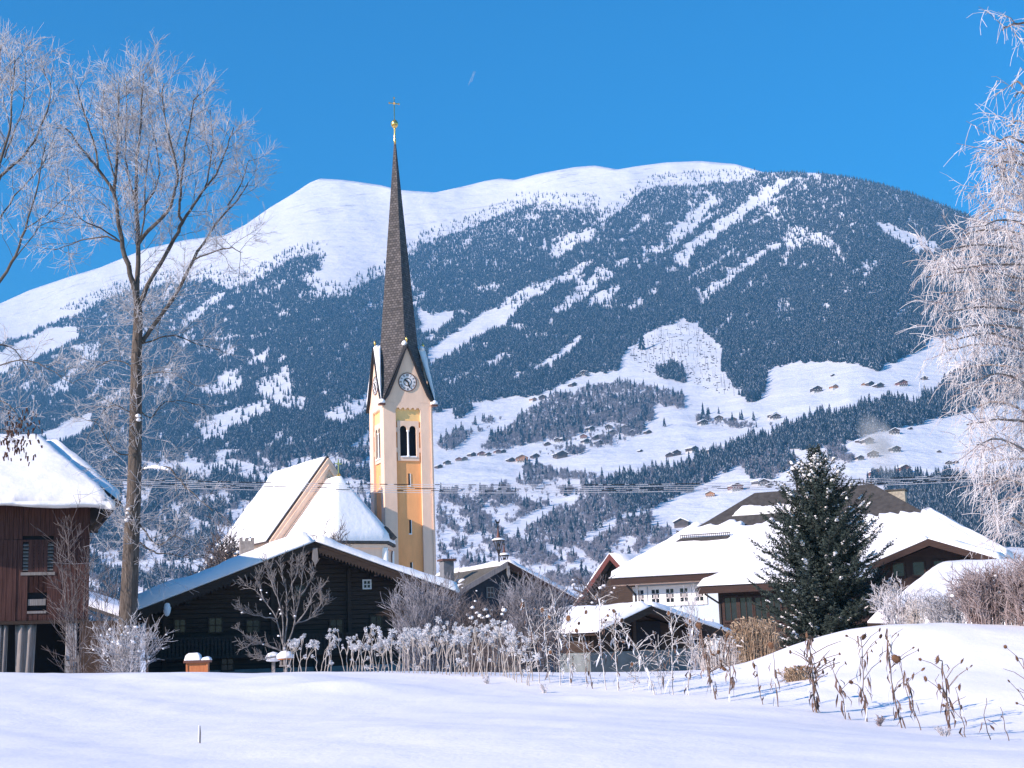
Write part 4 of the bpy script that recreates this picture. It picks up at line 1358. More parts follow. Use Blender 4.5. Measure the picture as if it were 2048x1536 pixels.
# purlins, verge boards with a scalloped lower rim
for x in (-6.4, -3.2, 0, 3.2, 5.9):
    MB().box(x - .11, x + .11, .12, wf + .05, pk - abs(x) * sl - .62, pk - abs(x) * sl - .36).build('purlin', M_DWOOD, farm)
MB().prism([(-.12, pk - .3), (.12, pk - .3), (.16, pk - .9), (.05, pk - 1.05), (.0, pk - 1.3), (-.05, pk - 1.05), (-.16, pk - .9)], -.02, .05).build('hanging_ornament', M_GREYWOOD, farm)
for sgn in (-1, 1):
    vb = MB()
    n = 44
    for i in range(n):
        xa, xb = (FH if sgn < 0 else FR) * i / n, (FH if sgn < 0 else FR) * (i + 1) / n
        za, zb2 = pk - xa * sl, pk - xb * sl
        xm = (xa + xb) / 2; zm = (za + zb2) / 2
        poly = [(sgn * xa, za - .02), (sgn * xb, zb2 - .02), (sgn * xb, zb2 - .40), (sgn * xm, zm - .56), (sgn * xa, za - .40)]
        vb.prism(poly if sgn < 0 else poly[::-1], 0, .07)
    vb.build('verge_board', M_DWOOD, farm)
    Fh = FH if sgn < 0 else FR; fe_ = pk - Fh * sl
    ro = plate('roof', [(sgn * Fh, -.03, fe_), (sgn * Fh, FD + .8, fe_), (0, FD + .8, pk), (0, -.03, pk)], .14, M_DWOOD, farm)
    slab_snow('roof_snow', (sgn * (Fh + .12), -.18, fe_ - .02), (sgn * (Fh + .12), FD + .9, fe_), (0, FD + .9, pk + .03), (0, -.18, pk + .03), .72 if sgn < 0 else .42, ro, 40, 34, .34, seed=50 + sgn, lump=.09)
# snow that has slid and curls under the eave
MB().lathe([(.02, -.42), (.10, -.38), (.17, -.2), (.2, 0), (.16, .2), (.05, .28)], n=10).build('slipped_snow', M_ROOFSNOW, farm, True).location = (-FH + 1.9, .1, fe + .28)
# chimney standing on the slope
cx, cy_ = -3.35, 1.6
zc = pk - 3.35 * sl
ch = MB().box(cx - .36, cx + .36, cy_ - .36, cy_ + .36, zc - .3, zc + 1.45).build('chimney', M_CHIM, farm)
for x_ in (-.3, 0, .3):
    MB().box(cx + x_ - .07, cx + x_ + .07, cy_ - .36, cy_ + .36, zc + 1.45, zc + 1.62).build('chimney_tooth', M_CHIM, ch)

# ------------------------------------------------------------------ small house with bell turrets
_p = P(1015, 1124, 112.0); g_ = gz(_p[0], _p[1])
mid = thing('gabled_house', 'small dark gabled house with two little bell turrets on its ridge', 'house', (_p[0], _p[1], g_), math.radians(25))
pk2 = _p[2] - g_; hw2 = 6.2; sl2 = math.tan(math.radians(27)); L2 = 14.0; e2 = pk2 - hw2 * sl2
M_SHADEBOARD = mat('blue_shade_boards', (0.022, 0.030, 0.042), .8, noise=.3, scale=4, stretch=(5, 1, .4))  # dark boards with the blue shade of the gable front put into their colour
MB().box(-hw2 + .8, hw2 - .8, 1.0, L2, -1, e2).build('wall', M_SHADEBOARD, mid)
MB().prism([(-hw2 + .8, e2), (hw2 - .8, e2), (hw2 - .8, e2 + .2), (0, pk2 - .45), (-hw2 + .8, e2 + .2)], 1.0, 1.2).build('gable_wall', M_SHADEBOARD, mid)
for x_, z_ in ((-1.1, pk2 - 2.6), (1.1, pk2 - 2.6), (-.0, pk2 - 2.3)):
    window(mid, x_, z_, .5, .7, .98, M_TEAL, .07)
for sgn in (-1, 1):
    ro = plate('roof', [(sgn * hw2, 0, e2), (sgn * hw2, L2, e2), (0, L2, pk2), (0, 0, pk2)], .2, M_SLATE, mid)
    q = [(0, pk2 + .06), (sgn * hw2, e2 + .06), (sgn * hw2, e2 - .36), (0, pk2 - .40)]
    MB().prism(q if sgn < 0 else q[::-1], -.08, .02).build('verge_board', M_BROWN if sgn > 0 else M_GREYWOOD, mid)
    if sgn > 0:
        slab_snow('roof_snow', (hw2 + .1, -.1, e2), (hw2 + .1, L2, e2), (0, L2, pk2 + .05), (0, -.1, pk2 + .05), .42, ro, 24, 20, .35, seed=61)
    else:
        slab_snow('roof_snow', (-.5, -.08, pk2 - .26), (-.5, L2, pk2 - .26), (0, L2, pk2 + .03), (0, -.08, pk2 + .03), .18, ro, 30, 5, .14, seed=62, lump=.12)
        for (a, b_, w_, l_) in ((2.2, 3.2, .5, 1.0), (3.0, 1.6, .4, .9), (1.5, 7, .5, 1.4), (4.4, 5, .4, 1.2), (2.6, 9, .5, 1.6)):
            slab_snow('snow_patch', (-a - w_, b_, pk2 - (a + w_) * sl2), (-a - w_, b_ + l_, pk2 - (a + w_) * sl2), (-a, b_ + l_, pk2 - a * sl2), (-a, b_, pk2 - a * sl2), .12, ro, 10, 8, .3, seed=int(a * 10), lump=.1)
MB().prism([(-.1, pk2 - .3), (.1, pk2 - .3), (.14, pk2 - .9), (0, pk2 - 1.3), (-.14, pk2 - .9)], -.13, -.09).build('hanging_ornament', M_CHIM, mid)
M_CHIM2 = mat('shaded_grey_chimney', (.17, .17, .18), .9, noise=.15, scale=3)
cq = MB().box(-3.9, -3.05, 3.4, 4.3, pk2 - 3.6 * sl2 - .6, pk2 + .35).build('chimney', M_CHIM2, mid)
MB().box(-4.05, -2.9, 3.25, 4.45, pk2 + .35, pk2 + .5).build('cap', M_COPPER, cq)


def turret(name, lx, ly, z0, h0, s, rooster, label):
    w = mid.matrix_basis @ Vector((lx, ly, z0))
    t = thing(name, label, 'bell turret', w, math.radians(25))
    MB().lathe([(.07, -.5), (.065, h0 * .5), (.09, h0 * .7), (.17, h0 - .05), (.24, h0)], n=8).build('post', M_IRON, t)
    h1 = h0 + .68 * s
    for k in range(4):
        a = math.pi / 4 + k * math.pi / 2
        MB().bar((.17 * s * math.cos(a), .17 * s * math.sin(a), h0), (.40 * s * math.cos(a), .40 * s * math.sin(a), h1), .055).build('strut', M_IRON, t)
    MB().lathe([(.02, h1), (.025, h1 - .16 * s), (.07 * s, h1 - .2 * s), (.10 * s, h1 - .38 * s), (.14 * s, h1 - .44 * s)], n=10).build('bell', M_IRON, t, True)
    MB().lathe([(.50 * s, h1), (.52 * s, h1 + .05), (.26 * s, h1 + .16)], n=8).build('canopy', M_IRON, t)
    MB().lathe([(.53 * s, h1 + .052), (.50 * s, h1 + .13), (.34 * s, h1 + .21), (.16 * s, h1 + .24)], n=12).build('canopy_snow', M_ROOFSNOW, t, True)
    h2 = h1 + 1.0 * s
    MB().lathe([(.19 * s, h1 + .2), (.10 * s, h1 + .5 * s), (.03, h2)], n=8).build('spirelet', M_COPPER, t)
    MB().lathe([(.02, h2 - .02), (.08, h2 + .05), (.08, h2 + .13), (.02, h2 + .2)], n=8).build('knob', M_IRON, t, True)
    b = MB().box(-.018, .018, -.018, .018, h2 + .18, h2 + .42)
    if rooster:
        b.prism([(x_ * .5, h2 + .12 + z_ * .5) for x_, z_ in ((-.42, .75), (-.28, .5), (0, .42), (.25, .55), (.32, .95), (.45, 1.15), (.28, 1.12), (.12, .8), (-.12, .75), (-.3, 1.05), (-.5, 1.1))], -.02, .02)
    else:
        b.box(-.10, .10, -.015, .015, h2 + .34, h2 + .38)
    b.build('weathercock' if rooster else 'vane', M_IRON, t)
    return t


turret('bell_turret', -.30, .9, pk2 + .05, .95, 1.0, True, 'taller open bell turret with snowy canopy and weathercock on the small house')
turret('bell_turret', .75, 2.2, pk2 - .25, .32, .82, False, 'lower bell turret with a pointed cap behind the weathercock turret')

# ------------------------------------------------------------------ little gable of the house behind
_p = P(1220, 1108, 104.0); g_ = gz(_p[0], _p[1])
gb = thing('cottage', 'steep snowy cottage gable with red verge boards behind the blue house', 'cottage', (_p[0], _p[1], g_), math.radians(-38))
p3 = _p[2] - g_; sl3 = math.tan(math.radians(47)); h3 = 4.2; L3 = 12
M_REDV = mat('red_verge_paint', (.11, .03, .025), .7, noise=.2, scale=5)
MB().box(-h3 + .6, h3 - .6, .7, L3, -1, p3 - h3 * sl3 + .3).build('wall', M_CREAM, gb)
MB().prism([(-h3 + .6, p3 - h3 * sl3 + .3), (h3 - .6, p3 - h3 * sl3 + .3), (0, p3 - .5)], .7, .9).build('gable_wall', M_DWOOD, gb)
for sgn in (-1, 1):
    ro = plate('roof', [(sgn * h3, 0, p3 - h3 * sl3), (sgn * h3, L3, p3 - h3 * sl3), (0, L3, p3), (0, 0, p3)], .15, M_TILE, gb)
    q = [(0, p3 + .02), (sgn * h3, p3 - h3 * sl3 + .02), (sgn * h3, p3 - h3 * sl3 - .4), (0, p3 - .42)]
    MB().prism(q if sgn < 0 else q[::-1], -.08, .0).build('verge_board', M_REDV, gb)
    slab_snow('roof_snow', (sgn * (h3 + .1), -.1, p3 - h3 * sl3), (sgn * (h3 + .1), L3, p3 - h3 * sl3), (0, L3, p3 + .04), (0, -.1, p3 + .04), .4, ro, 20, 16, .35, seed=71 + sgn)

# ------------------------------------------------------------------ pale blue house with a broad hipped roof
HT = math.radians(-22)
_p = P(1222, 1157, 95.0); hgz = gz(_p[0], _p[1]) - .2
house = thing('hip_roofed_house', 'pale blue house with a broad snow-laden hipped roof behind the spruce', 'house', (_p[0], _p[1], hgz), HT)
he = _p[2] - hgz; hr = 11.75 - hgz; HW = 24.5; HDp = 16.0
eA, eB, eC, eD = np.array([0, 0, he]), np.array([HW, 0, he]), np.array([HW, HDp, he]), np.array([0, HDp, he])
rA, rB = np.array([8.0, 8.0, hr]), np.array([16.0, 8.0, hr])
MB().box(1.3, HW - 1.3, 1.3, HDp - 1.3, -1, he - .1).build('wall', M_BLUE, house)
roof = plate('roof', [eA, eB, rB, rA], .3, M_TILE, house)
for q in ([eD, eA, rA], [eB, eC, rB], [eC, eD, rA, rB]):
    plate('roof', q, .3, M_TILE, house)
MB().box(-.03, HW, -.05, .05, he - .42, he - .05).build('fascia', M_BROWN, house)
MB().box(-.06, .04, .05, HDp, he - .42, he - .05).build('fascia', M_BROWN, house)
MB().box(.05, HW - .05, .06, 1.35, he - .46, he - .32).build('soffit', M_CREAM, house)


def lerp(a, b, t): return a * (1 - t) + b * t


t1 = .57
slab_snow('roof_snow', lerp(eA, rA, .0) + [.1, -.12, 0], lerp(eB, rB, .0) + [0, -.12, 0], lerp(eB, rB, t1), lerp(eA, rA, t1), .42, roof, 90, 26, .45, .14, seed=81, lump=.07)
slab_snow('roof_snow', eD + [-.1, 0, 0], eA + [-.12, -.05, 0], lerp(eA, rA, .61), lerp(eD, rA, .61), .40, roof, 40, 22, .45, .10, seed=83, lump=.07)
slab_snow('roof_snow', eB, eC, lerp(eC, rB, .60), lerp(eB, rB, .60), .42, roof, 40, 22, .45, .1, seed=85, lump=.07)
slab_snow('ridge_snow', lerp(lerp(eA, rA, .70), lerp(eB, rB, .70), .10), lerp(lerp(eA, rA, .70), lerp(eB, rB, .70), .52), lerp(lerp(eA, rA, .79), lerp(eB, rB, .79), .52), lerp(lerp(eA, rA, .79), lerp(eB, rB, .79), .10), .30, roof, 40, 6, .3, .2, seed=87, lump=.16)
# bare strips where the snow has slid above the snow guards
for (tt, u0, u1, wd, nm) in ((.31, -.30, -.03, .11, 0), (.335, .06, .24, .035, 1)):
    a = lerp(eA, rA, tt); c = lerp(eB, rB, tt)
    if nm == 0:
        # on the west hip
        a = lerp(eA, rA, .30); d_ = lerp(eD, rA, .30); a2 = lerp(eA, rA, .45); d2 = lerp(eD, rA, .45)
        n_ = np.cross(eA - eD, rA - eD); n_ /= np.linalg.norm(n_); n_ = n_ if n_[2] > 0 else -n_
        q = [lerp(a, d_, .12) + n_ * .50, lerp(a, d_, .86) + n_ * .50, lerp(a2, d2, .86) + n_ * .50, lerp(a2, d2, .10) + n_ * .50]
    else:
        n_ = np.cross(eB - eA, rA - eA); n_ /= np.linalg.norm(n_)
        a2 = lerp(eA, rA, tt + .035); c2 = lerp(eB, rB, tt + .035)
        q = [lerp(a, c, u0) + n_ * .50, lerp(a, c, u1) + n_ * .50, lerp(a2, c2, u1) + n_ * .50, lerp(a2, c2, u0) + n_ * .50]
    plate('bare_roof_strip', q, .12, M_TILE, roof)
    gs = MB()
    k = 26
    for i in range(k):
        p0 = lerp(np.array(q[3]), np.array(q[2]), i / (k - 1)); gs.bar(p0, p0 + np.array([0, 0, .22]), .04)
    gs.bar(np.array(q[3]) + [0, 0, .18], np.array(q[2]) + [0, 0, .18], .05)
    gs.build('snow_guard', M_IRON, roof)
wz0 = float(P(1330, 1203, 93)[2]) - hgz; wz1 = float(P(1330, 1176, 93)[2]) - hgz
hc, hs_ = math.cos(HT), math.sin(HT)


def hx(px, ly, O=_p):
    q = P(px, 1200, 90.0)
    Mx = np.array([[q[0], -hc], [q[1], -hs_]])
    rhs = np.array([O[0] - hs_ * ly, O[1] + hc * ly])
    return float(np.linalg.solve(Mx, rhs)[1])


for pxx in (1281, 1312, 1341, 1369, 1400):
    x_ = hx(pxx, 1.3)
    w_ = window(house, x_, wz0, .5, wz1 - wz0, 1.28, M_WHITE, .24, (1, 2), depth=.05)
    MB().box(x_ - .16, x_ + .16, 1.24, 1.262, wz0 + .25, wz1 - .25).build('shutter', M_CONC, w_)
for pxx in (1281, 1312, 1341, 1369, 1408):
    window(house, hx(pxx, 1.3), wz0 - 2.6, .55, 1.2, 1.28, M_WHITE, .22, (1, 1), depth=.05)
MB().box(1.24, 1.42, 1.16, 1.298, -1, he - .45).build('corner_trim', M_WHITE, house)
MB().bar((.95, .35, he - .5), (1.25, 1.15, he - 1.1), .1).bar((1.25, 1.15, he - 1.1), (1.25, 1.15, .2), .1).build('drain_pipe', M_IRON, house)
# wooden veranda wing under its own lean-to roof
wx0 = hx(1400, -4.0); wz = float(P(1400, 1176, 88)[2]) - hgz
wing_e = wz
VE = hx(1752, -4.0)
MB().box(wx0 + .9, VE - .6, -3.1, 1.25, -1, wz + .1).build('veranda_wall', M_BROWN, house)
lr = plate('veranda_roof', [(wx0, -4.1, wz + .1), (VE, -4.1, wz + .1), (VE, 1.4, he + .65), (wx0 + 2.6, 1.4, he + .65)], .22, M_TILE, house)
MB().box(wx0, VE, -4.2, -4.1, wz - .34, wz + .06).build('veranda_fascia', M_BROWN, house)
MB().add([(wx0, -4.15, wz + .06), (wx0, -4.15, wz - .34), (wx0 + 2.6, 1.3, he + .2), (wx0 + 2.6, 1.3, he + .6)], [(0, 1, 2, 3)]).build('veranda_fascia', M_BROWN, house).modifiers.new('thick', 'SOLIDIFY').thickness = .06
slab_snow('roof_snow', (wx0 - .05, -4.25, wz + .12), (VE, -4.25, wz + .12), (VE, 1.6, he + .7), (wx0 + 2.4, 1.6, he + .7), .36, lr, 70, 22, .4, seed=91, lump=.07)
for pxx in (1461, 1492, 1522, 1548):
    window(house, hx(pxx, -3.1), float(P(pxx, 1240, 87)[2]) - hgz, .72, 1.35, -3.12, M_BROWN, .12, (1, 0), depth=.07)
MB().bar((wx0 + .3, -3.9, wz - .35), (wx0 + 1.0, -3.15, wz - .95), .09).bar((wx0 + 1.0, -3.15, wz - .95), (wx0 + 1.0, -3.15, .2), .09).build('drain_pipe', M_IRON, house)
# cross gable over the entrance
gp = P(1857, 1079, 84.0)
gl = Matrix.Rotation(-HT, 3, 'Z') @ (Vector(gp) - Vector((_p[0], _p[1], hgz)))
gx_, gy_, gz_ = gl
gh = 3.75; gsl = math.tan(math.radians(20))
MB().prism([(gx_ - gh + .6, -1), (gx_ + gh - .6, -1), (gx_ + gh - .6, gz_ - gh * gsl), (gx_, gz_ - .3), (gx_ - gh + .6, gz_ - gh * gsl)], gy_ + 1.4, gy_ + 4).build('cross_gable_wall', M_BROWN, house)
for sgn in (-1, 1):
    ro = plate('cross_gable_roof', [(gx_ + sgn * gh, gy_, gz_ - gh * gsl), (gx_ + sgn * gh, 3.6, gz_ - gh * gsl), (gx_, 6.2, gz_), (gx_, gy_, gz_)], .18, M_TILE, house)
    q = [(gx_, gz_ + .02), (gx_ + sgn * gh, gz_ - gh * gsl + .02), (gx_ + sgn * gh, gz_ - gh * gsl - .34), (gx_, gz_ - .36)]
    MB().prism(q if sgn < 0 else q[::-1], gy_ - .08, gy_).build('cross_gable_verge', M_BROWN, house)
    slab_snow('roof_snow', (gx_ + sgn * (gh + .1), gy_ - .1, gz_ - gh * gsl), (gx_ + sgn * (gh + .1), 3.6, gz_ - gh * gsl), (gx_, 6.2, gz_ + .04), (gx_, gy_ - .1, gz_ + .04), .40, ro, 20, 20, .36, seed=95 + sgn)
for dx in (-2.0, -.85, .35, 1.5):
    window(house, gx_ + dx, gz_ - 1.95, .62, .75, gy_ + 1.38, M_BROWN, .09, (0, 0))
# stone chimney, roof hatch and aerial
tt_ = P(1792, 983, 97.0); cl_ = Matrix.Rotation(-HT, 3, 'Z') @ (Vector(tt_) - Vector((_p[0], _p[1], hgz)))
chm = MB().box(cl_[0] - .62, cl_[0] + .62, cl_[1] - .5, cl_[1] + .5, he + 1.5, cl_[2]).build('chimney', M_STONE, house)
MB().box(cl_[0] - .70, cl_[0] + .70, cl_[1] - .58, cl_[1] + .58, cl_[2], cl_[2] + .1).build('cap', M_TILE, chm)
CHIM_TOP = house.matrix_basis @ Vector((cl_[0], cl_[1], cl_[2] + .15))
av = Matrix.Rotation(-HT, 3, 'Z') @ (Vector(P(1727, 960, 97.0)) - Vector((_p[0], _p[1], hgz)))
an = MB().box(av[0] - .035, av[0] + .035, av[1] - .035, av[1] + .035, hr - .6, av[2])
an.box(av[0] - .55, av[0] + .55, av[1] - .03, av[1] + .03, av[2] - .25, av[2] - .2)
for x_ in (-.5, -.2, .2, .5):
    an.box(av[0] + x_ - .02, av[0] + x_ + .02, av[1] - .02, av[1] + .02, av[2] - .4, av[2] - .05)
an.build('aerial', M_IRON, house)

# ------------------------------------------------------------------ little open shed before the houses
_p = P(1300, 1213, 58.0); g_ = gz(_p[0], _p[1]) - .2
car = thing('open_shed', 'small low shed with a shadowed snowy roof behind the dry sunflowers', 'shed', (_p[0], _p[1], g_), math.radians(34))
p5 = _p[2] - g_; aL, aR = 2.7, 4.3; eL = p5 - .95; eR = p5 - 1.2; L5 = 7.5
MB().box(-aL + .4, aR - .6, 1.0, L5, -.8, 1.35).build('lower_wall', M_TEAL, car)
MB().prism([(-aL + .45, 1.36), (aR - .65, 1.36), (aR - .65, eR + .0), (0, p5 - .22), (-aL + .45, eL + .0)], 1.06, 1.2).build('gable_wall', M_DWOOD, car)
for xa_, ee_ in ((-aL + .42, eL), (aR - .75, eR)):
    MB().box(xa_, xa_ + .13, 1.22, L5, 1.36, ee_ - .1).build('side_wall', M_DWOOD, car)
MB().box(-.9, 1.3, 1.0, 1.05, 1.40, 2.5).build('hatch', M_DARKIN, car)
for x_ in (-aL + .5, -.2, aR - .75):
    MB().box(x_, x_ + .16, 0.90, 1.03, 1.36, p5 - .35 - (abs(x_) * .33)).build('post', M_DWOOD, car)
for sgn, a_, e_ in ((-1, aL, eL), (1, aR, eR)):
    ro = plate('roof', [(sgn * a_, 0, e_), (sgn * a_, L5, e_), (0, L5, p5), (0, 0, p5)], .12, M_DWOOD, car)
    q = [(0, p5), (sgn * a_, e_), (sgn * a_, e_ - .24), (0, p5 - .26)]
    MB().prism(q if sgn < 0 else q[::-1], -.07, -.01).build('verge_board', M_DWOOD, car)
    slab_snow('roof_snow', (sgn * (a_ + .1), -.12, e_), (sgn * (a_ + .1), L5, e_), (0, L5, p5 + .03), (0, -.12, p5 + .03), .26, ro, 24, 20, .28, seed=101 + sgn)

# ------------------------------------------------------------------ low roof under deep snow above the mound
a_ = [P(1735, 1246, 39.5), P(2260, 1262, 38.0), P(2260, 1124, 46.0), P(1872, 1138, 46.0)]
o3 = Vector((a_[0][0], a_[0][1], 0)); o3.z = gz(o3.x, o3.y)
low = thing('snowed_in_shed', 'low shed whose roof is one broad smooth slope of deep snow', 'shed', o3)
a_ = [np.array(p) - np.array(o3) for p in a_]
ro = plate('roof', a_, .2, M_DWOOD, low)
slab_snow('roof_snow', *a_, .34, ro, 40, 20, .7, seed=111, lump=.07)
wq = [a_[0] * .94 + a_[2] * .06, a_[1] * .94 + a_[3] * .06, a_[2] * .94 + a_[0] * .06, a_[3] * .94 + a_[1] * .06]
b = MB(); vs_ = [(p[0], p[1], -1.5) for p in wq] + [(p[0], p[1], p[2] - .22) for p in wq]
b.add(vs_, [(0, 1, 5, 4), (1, 2, 6, 5), (2, 3, 7, 6), (3, 0, 4, 7)]).build('wall', M_DWOOD, low)

# ------------------------------------------------------------------ orange beehive box
q0 = on_ground(394, 1346, 50.5)
q0 = Vector((P(394, 1340, 50.5)[0], 50.5, gz(P(394, 1340, 50.5)[0], 50.5)))
zt5 = float(P(394, 1322, 50.5)[2]) - q0.z
hv = thing('beehive', 'orange wooden beehive box topped with crusty snow before the farmhouse', 'beehive', q0, math.radians(6))
MB().box(-.33, .33, -.02, .42, -.3, zt5 - .02).build('box', M_HIVE, hv, bevel=.01)
for x_ in (-.37, .31):
    MB().box(x_, x_ + .06, -.05, .44, -.3, zt5 - .06).build('corner_batten', M_HIVE, hv)
MB().box(-.45, .45, -.12, .52, zt5 - .06, zt5 + .02).build('lid', M_COPPER, hv)
slab_snow('snow_cap', (-.42, -.1, zt5 + .02), (.13, -.1, zt5 + .02), (.13, .5, zt5 + .02), (-.42, .5, zt5 + .02), .20, hv, 16, 12, .14, seed=121, lump=.10)
slab_snow('snow_cap', (.15, -.1, zt5 + .02), (.46, -.1, zt5 + .02), (.46, .5, zt5 + .02), (.15, .5, zt5 + .02), .17, hv, 12, 12, .12, seed=122, lump=.10)

# bird table with a snow hat beside the small tree, and a post with a rounded hat
for (pxx, pyb, pyt, Y, nm, lab, cat) in ((571, 1345, 1318, 44.5, 'bird_table', 'little wooden bird table capped with snow beside the small bare tree', 'bird table'),
                                         (547, 1345, 1320, 47, 'fence_post', 'short post under a big round hat of snow near the beehive', 'post')):
    g0 = P(pxx, pyb, Y); zz = gz(g0[0], Y); zt6 = float(P(pxx, pyt, Y)[2]) - zz
    t = thing(nm, lab, cat, (g0[0], Y, zz))
    MB().box(-.05, .05, -.05, .05, -.3, zt6 - (.22 if nm == 'bird_table' else .0)).build('post', M_GREYWOOD, t)
    if nm == 'bird_table':
        MB().box(-.16, .16, -.16, .16, zt6 - .22, zt6 - .18).build('tray', M_GREYWOOD, t)
        MB().bar((-.13, -.13, zt6 - .18), (-.13, -.13, zt6), .03).bar((.13, -.13, zt6 - .18), (.13, -.13, zt6), .03).bar((-.13, .13, zt6 - .18), (-.13, .13, zt6), .03).bar((.13, .13, zt6 - .18), (.13, .13, zt6), .03).build('upright', M_GREYWOOD, t)
        MB().prism([(-.22, zt6 - .02), (0, zt6 + .12), (.22, zt6 - .02)], -.2, .2).build('roof', M_HIVE, t)
        MB().lathe([(.27, zt6 + .02), (.26, zt6 + .12), (.15, zt6 + .22), (.02, zt6 + .25)], n=12).build('snow_cap', M_ROOFSNOW, t, True)
    else:
        MB().lathe([(.10, zt6 - .05), (.23, zt6 - .03), (.27, zt6 + .08), (.2, zt6 + .2), (.02, zt6 + .26)], n=12).build('snow_cap', M_ROOFSNOW, t, True)

# lamp post behind the spruce
_p = P(1595, 990, 70.0); zz = gz(_p[0], 70.0)
zt7 = float(P(1595, 942, 70.0)[2]) - zz
lp = thing('lamp_post', 'slender street lamp with a white snow cap rising beside the spruce top', 'lamp post', (_p[0], 70.0, zz))
MB().lathe([(.09, -.3), (.07, 2.0), (.05, zt7 - .45), (.12, zt7 - .4)], n=8).build('pole', M_IRON, lp)
MB().lathe([(.10, zt7 - .4), (.17, zt7 - .05), (.21, zt7)], n=10).build('lantern', M_GLASS, lp)
MB().lathe([(.24, zt7), (.25, zt7 + .05), (.14, zt7 + .12)], n=10).build('lamp_shade', M_IRON, lp)
MB().lathe([(.24, zt7 + .05), (.25, zt7 + .16), (.16, zt7 + .28), (.02, zt7 + .32)], n=12).build('snow_cap', M_ROOFSNOW, lp, True)

# thin marker stick in the open field
_p = P(399, 1503, 18.6); zz = gz(_p[0], 18.6)
stk = thing('marker_stick', 'thin pale stick standing alone in the open snowfield', 'stick', (_p[0], 18.6, zz))
tubes('stick', [(0, 0, -.1, .008, 0, .12, .012, .011), (.008, 0, .12, .0, 0, .215, .011, .009)], M_GREYWOOD, stk, 6)
tubes('frost', [(-.009, -.006, .02, -.004, -.006, .22, .009, .008)], M_ROOFSNOW, stk, 5)
# ------------------------------------------------------------------ trees and shrubs
M_BARK = mat('grey_brown_bark', (0.045, 0.034, 0.028), 0.9, color2=(0.15, 0.12, 0.10), scale=3.0, stretch=(3, 3, .5), bump=.05, bscale=5)
M_LIMB = mat('limb_bark', (0.055, 0.047, 0.042), 0.9, color2=(0.14, 0.12, 0.105), scale=2.0, bump=.01)
M_FROST = mat('hoar_frosted_twigs', (0.29, 0.275, 0.285), 0.85, color2=(0.68, 0.66, 0.69), scale=1.2, spec=.2)
M_FROST2 = mat('thick_hoar_frost', (0.40, 0.345, 0.335), 0.8, color2=(0.80, 0.78, 0.80), scale=2.0, spec=.25)
M_TWIG = mat('bare_brown_twigs', (0.060, 0.045, 0.042), 0.9, color2=(0.22, 0.19, 0.19), scale=2.5)
M_ROSE = mat('rosy_frosted_twigs', (0.16, 0.10, 0.09), 0.9, color2=(0.48, 0.41, 0.41), scale=2.5)
M_PALE = mat('pale_lichen_bark', (0.085, 0.075, 0.072), 0.9, color2=(0.24, 0.22, 0.215), scale=6, bump=.004)
M_CLUMP = M_ROOFSNOW
M_GBUSH = mat('grey_frosted_bush', (0.12, 0.112, 0.125), 0.9, color2=(0.38, 0.365, 0.40), scale=2.0)
R_ = random.Random(11)


def rv(s=1.0):
    return Vector((R_.gauss(0, s), R_.gauss(0, s), R_.gauss(0, s)))


def perp(d):
    v = rv()
    v = v - d * v.dot(d)
    return v.normalized() if v.length > 1e-5 else Vector((1, 0, 0))


def shoot(p, d, L, r0, r1, n, out, up=0.0, wob=.15):
    """a wandering tapered shoot; returns its joints"""
    pts_ = [p.copy()]; d = d.normalized(); s = L / n
    for i in range(n):
        d = (d + rv(wob) + Vector((0, 0, up))).normalized()
        q = pts_[-1] + d * s
        a = r0 + (r1 - r0) * i / n; b = r0 + (r1 - r0) * (i + 1) / n
        out.append((*pts_[-1], *q, a, b))
        pts_.append(q)
    return pts_


def limb_path(pts_px, r_px, Y, dy, out, wob=.0):
    """limb through sight-line places, its depth drifting by dy"""
    n = len(pts_px); ps = []
    for i, (x, y) in enumerate(pts_px):
        ps.append(V(x, y, Y + dy * (i / max(1, n - 1)) ** 1.2))
    k = Y / F
    # finer joints between
    res = [ps[0]]
    for i in range(n - 1):
        p0 = ps[max(i - 1, 0)]; p1 = ps[i]; p2 = ps[i + 1]; p3 = ps[min(i + 2, n - 1)]
        for t in (.33, .67, 1.0):
            q = 0.5 * ((2 * p1) + (p2 - p0) * t + (2 * p0 - 5 * p1 + 4 * p2 - p3) * t * t + (3 * p1 - p0 - 3 * p2 + p3) * t ** 3)
            res.append(q + rv(wob))
    m = len(res) - 1
    for i in range(m):
        a = r_px[0] + (r_px[1] - r_px[0]) * (i / m); b = r_px[0] + (r_px[1] - r_px[0]) * ((i + 1) / m)
        out.append((*res[i], *res[i + 1], a * k, b * k))
    return res


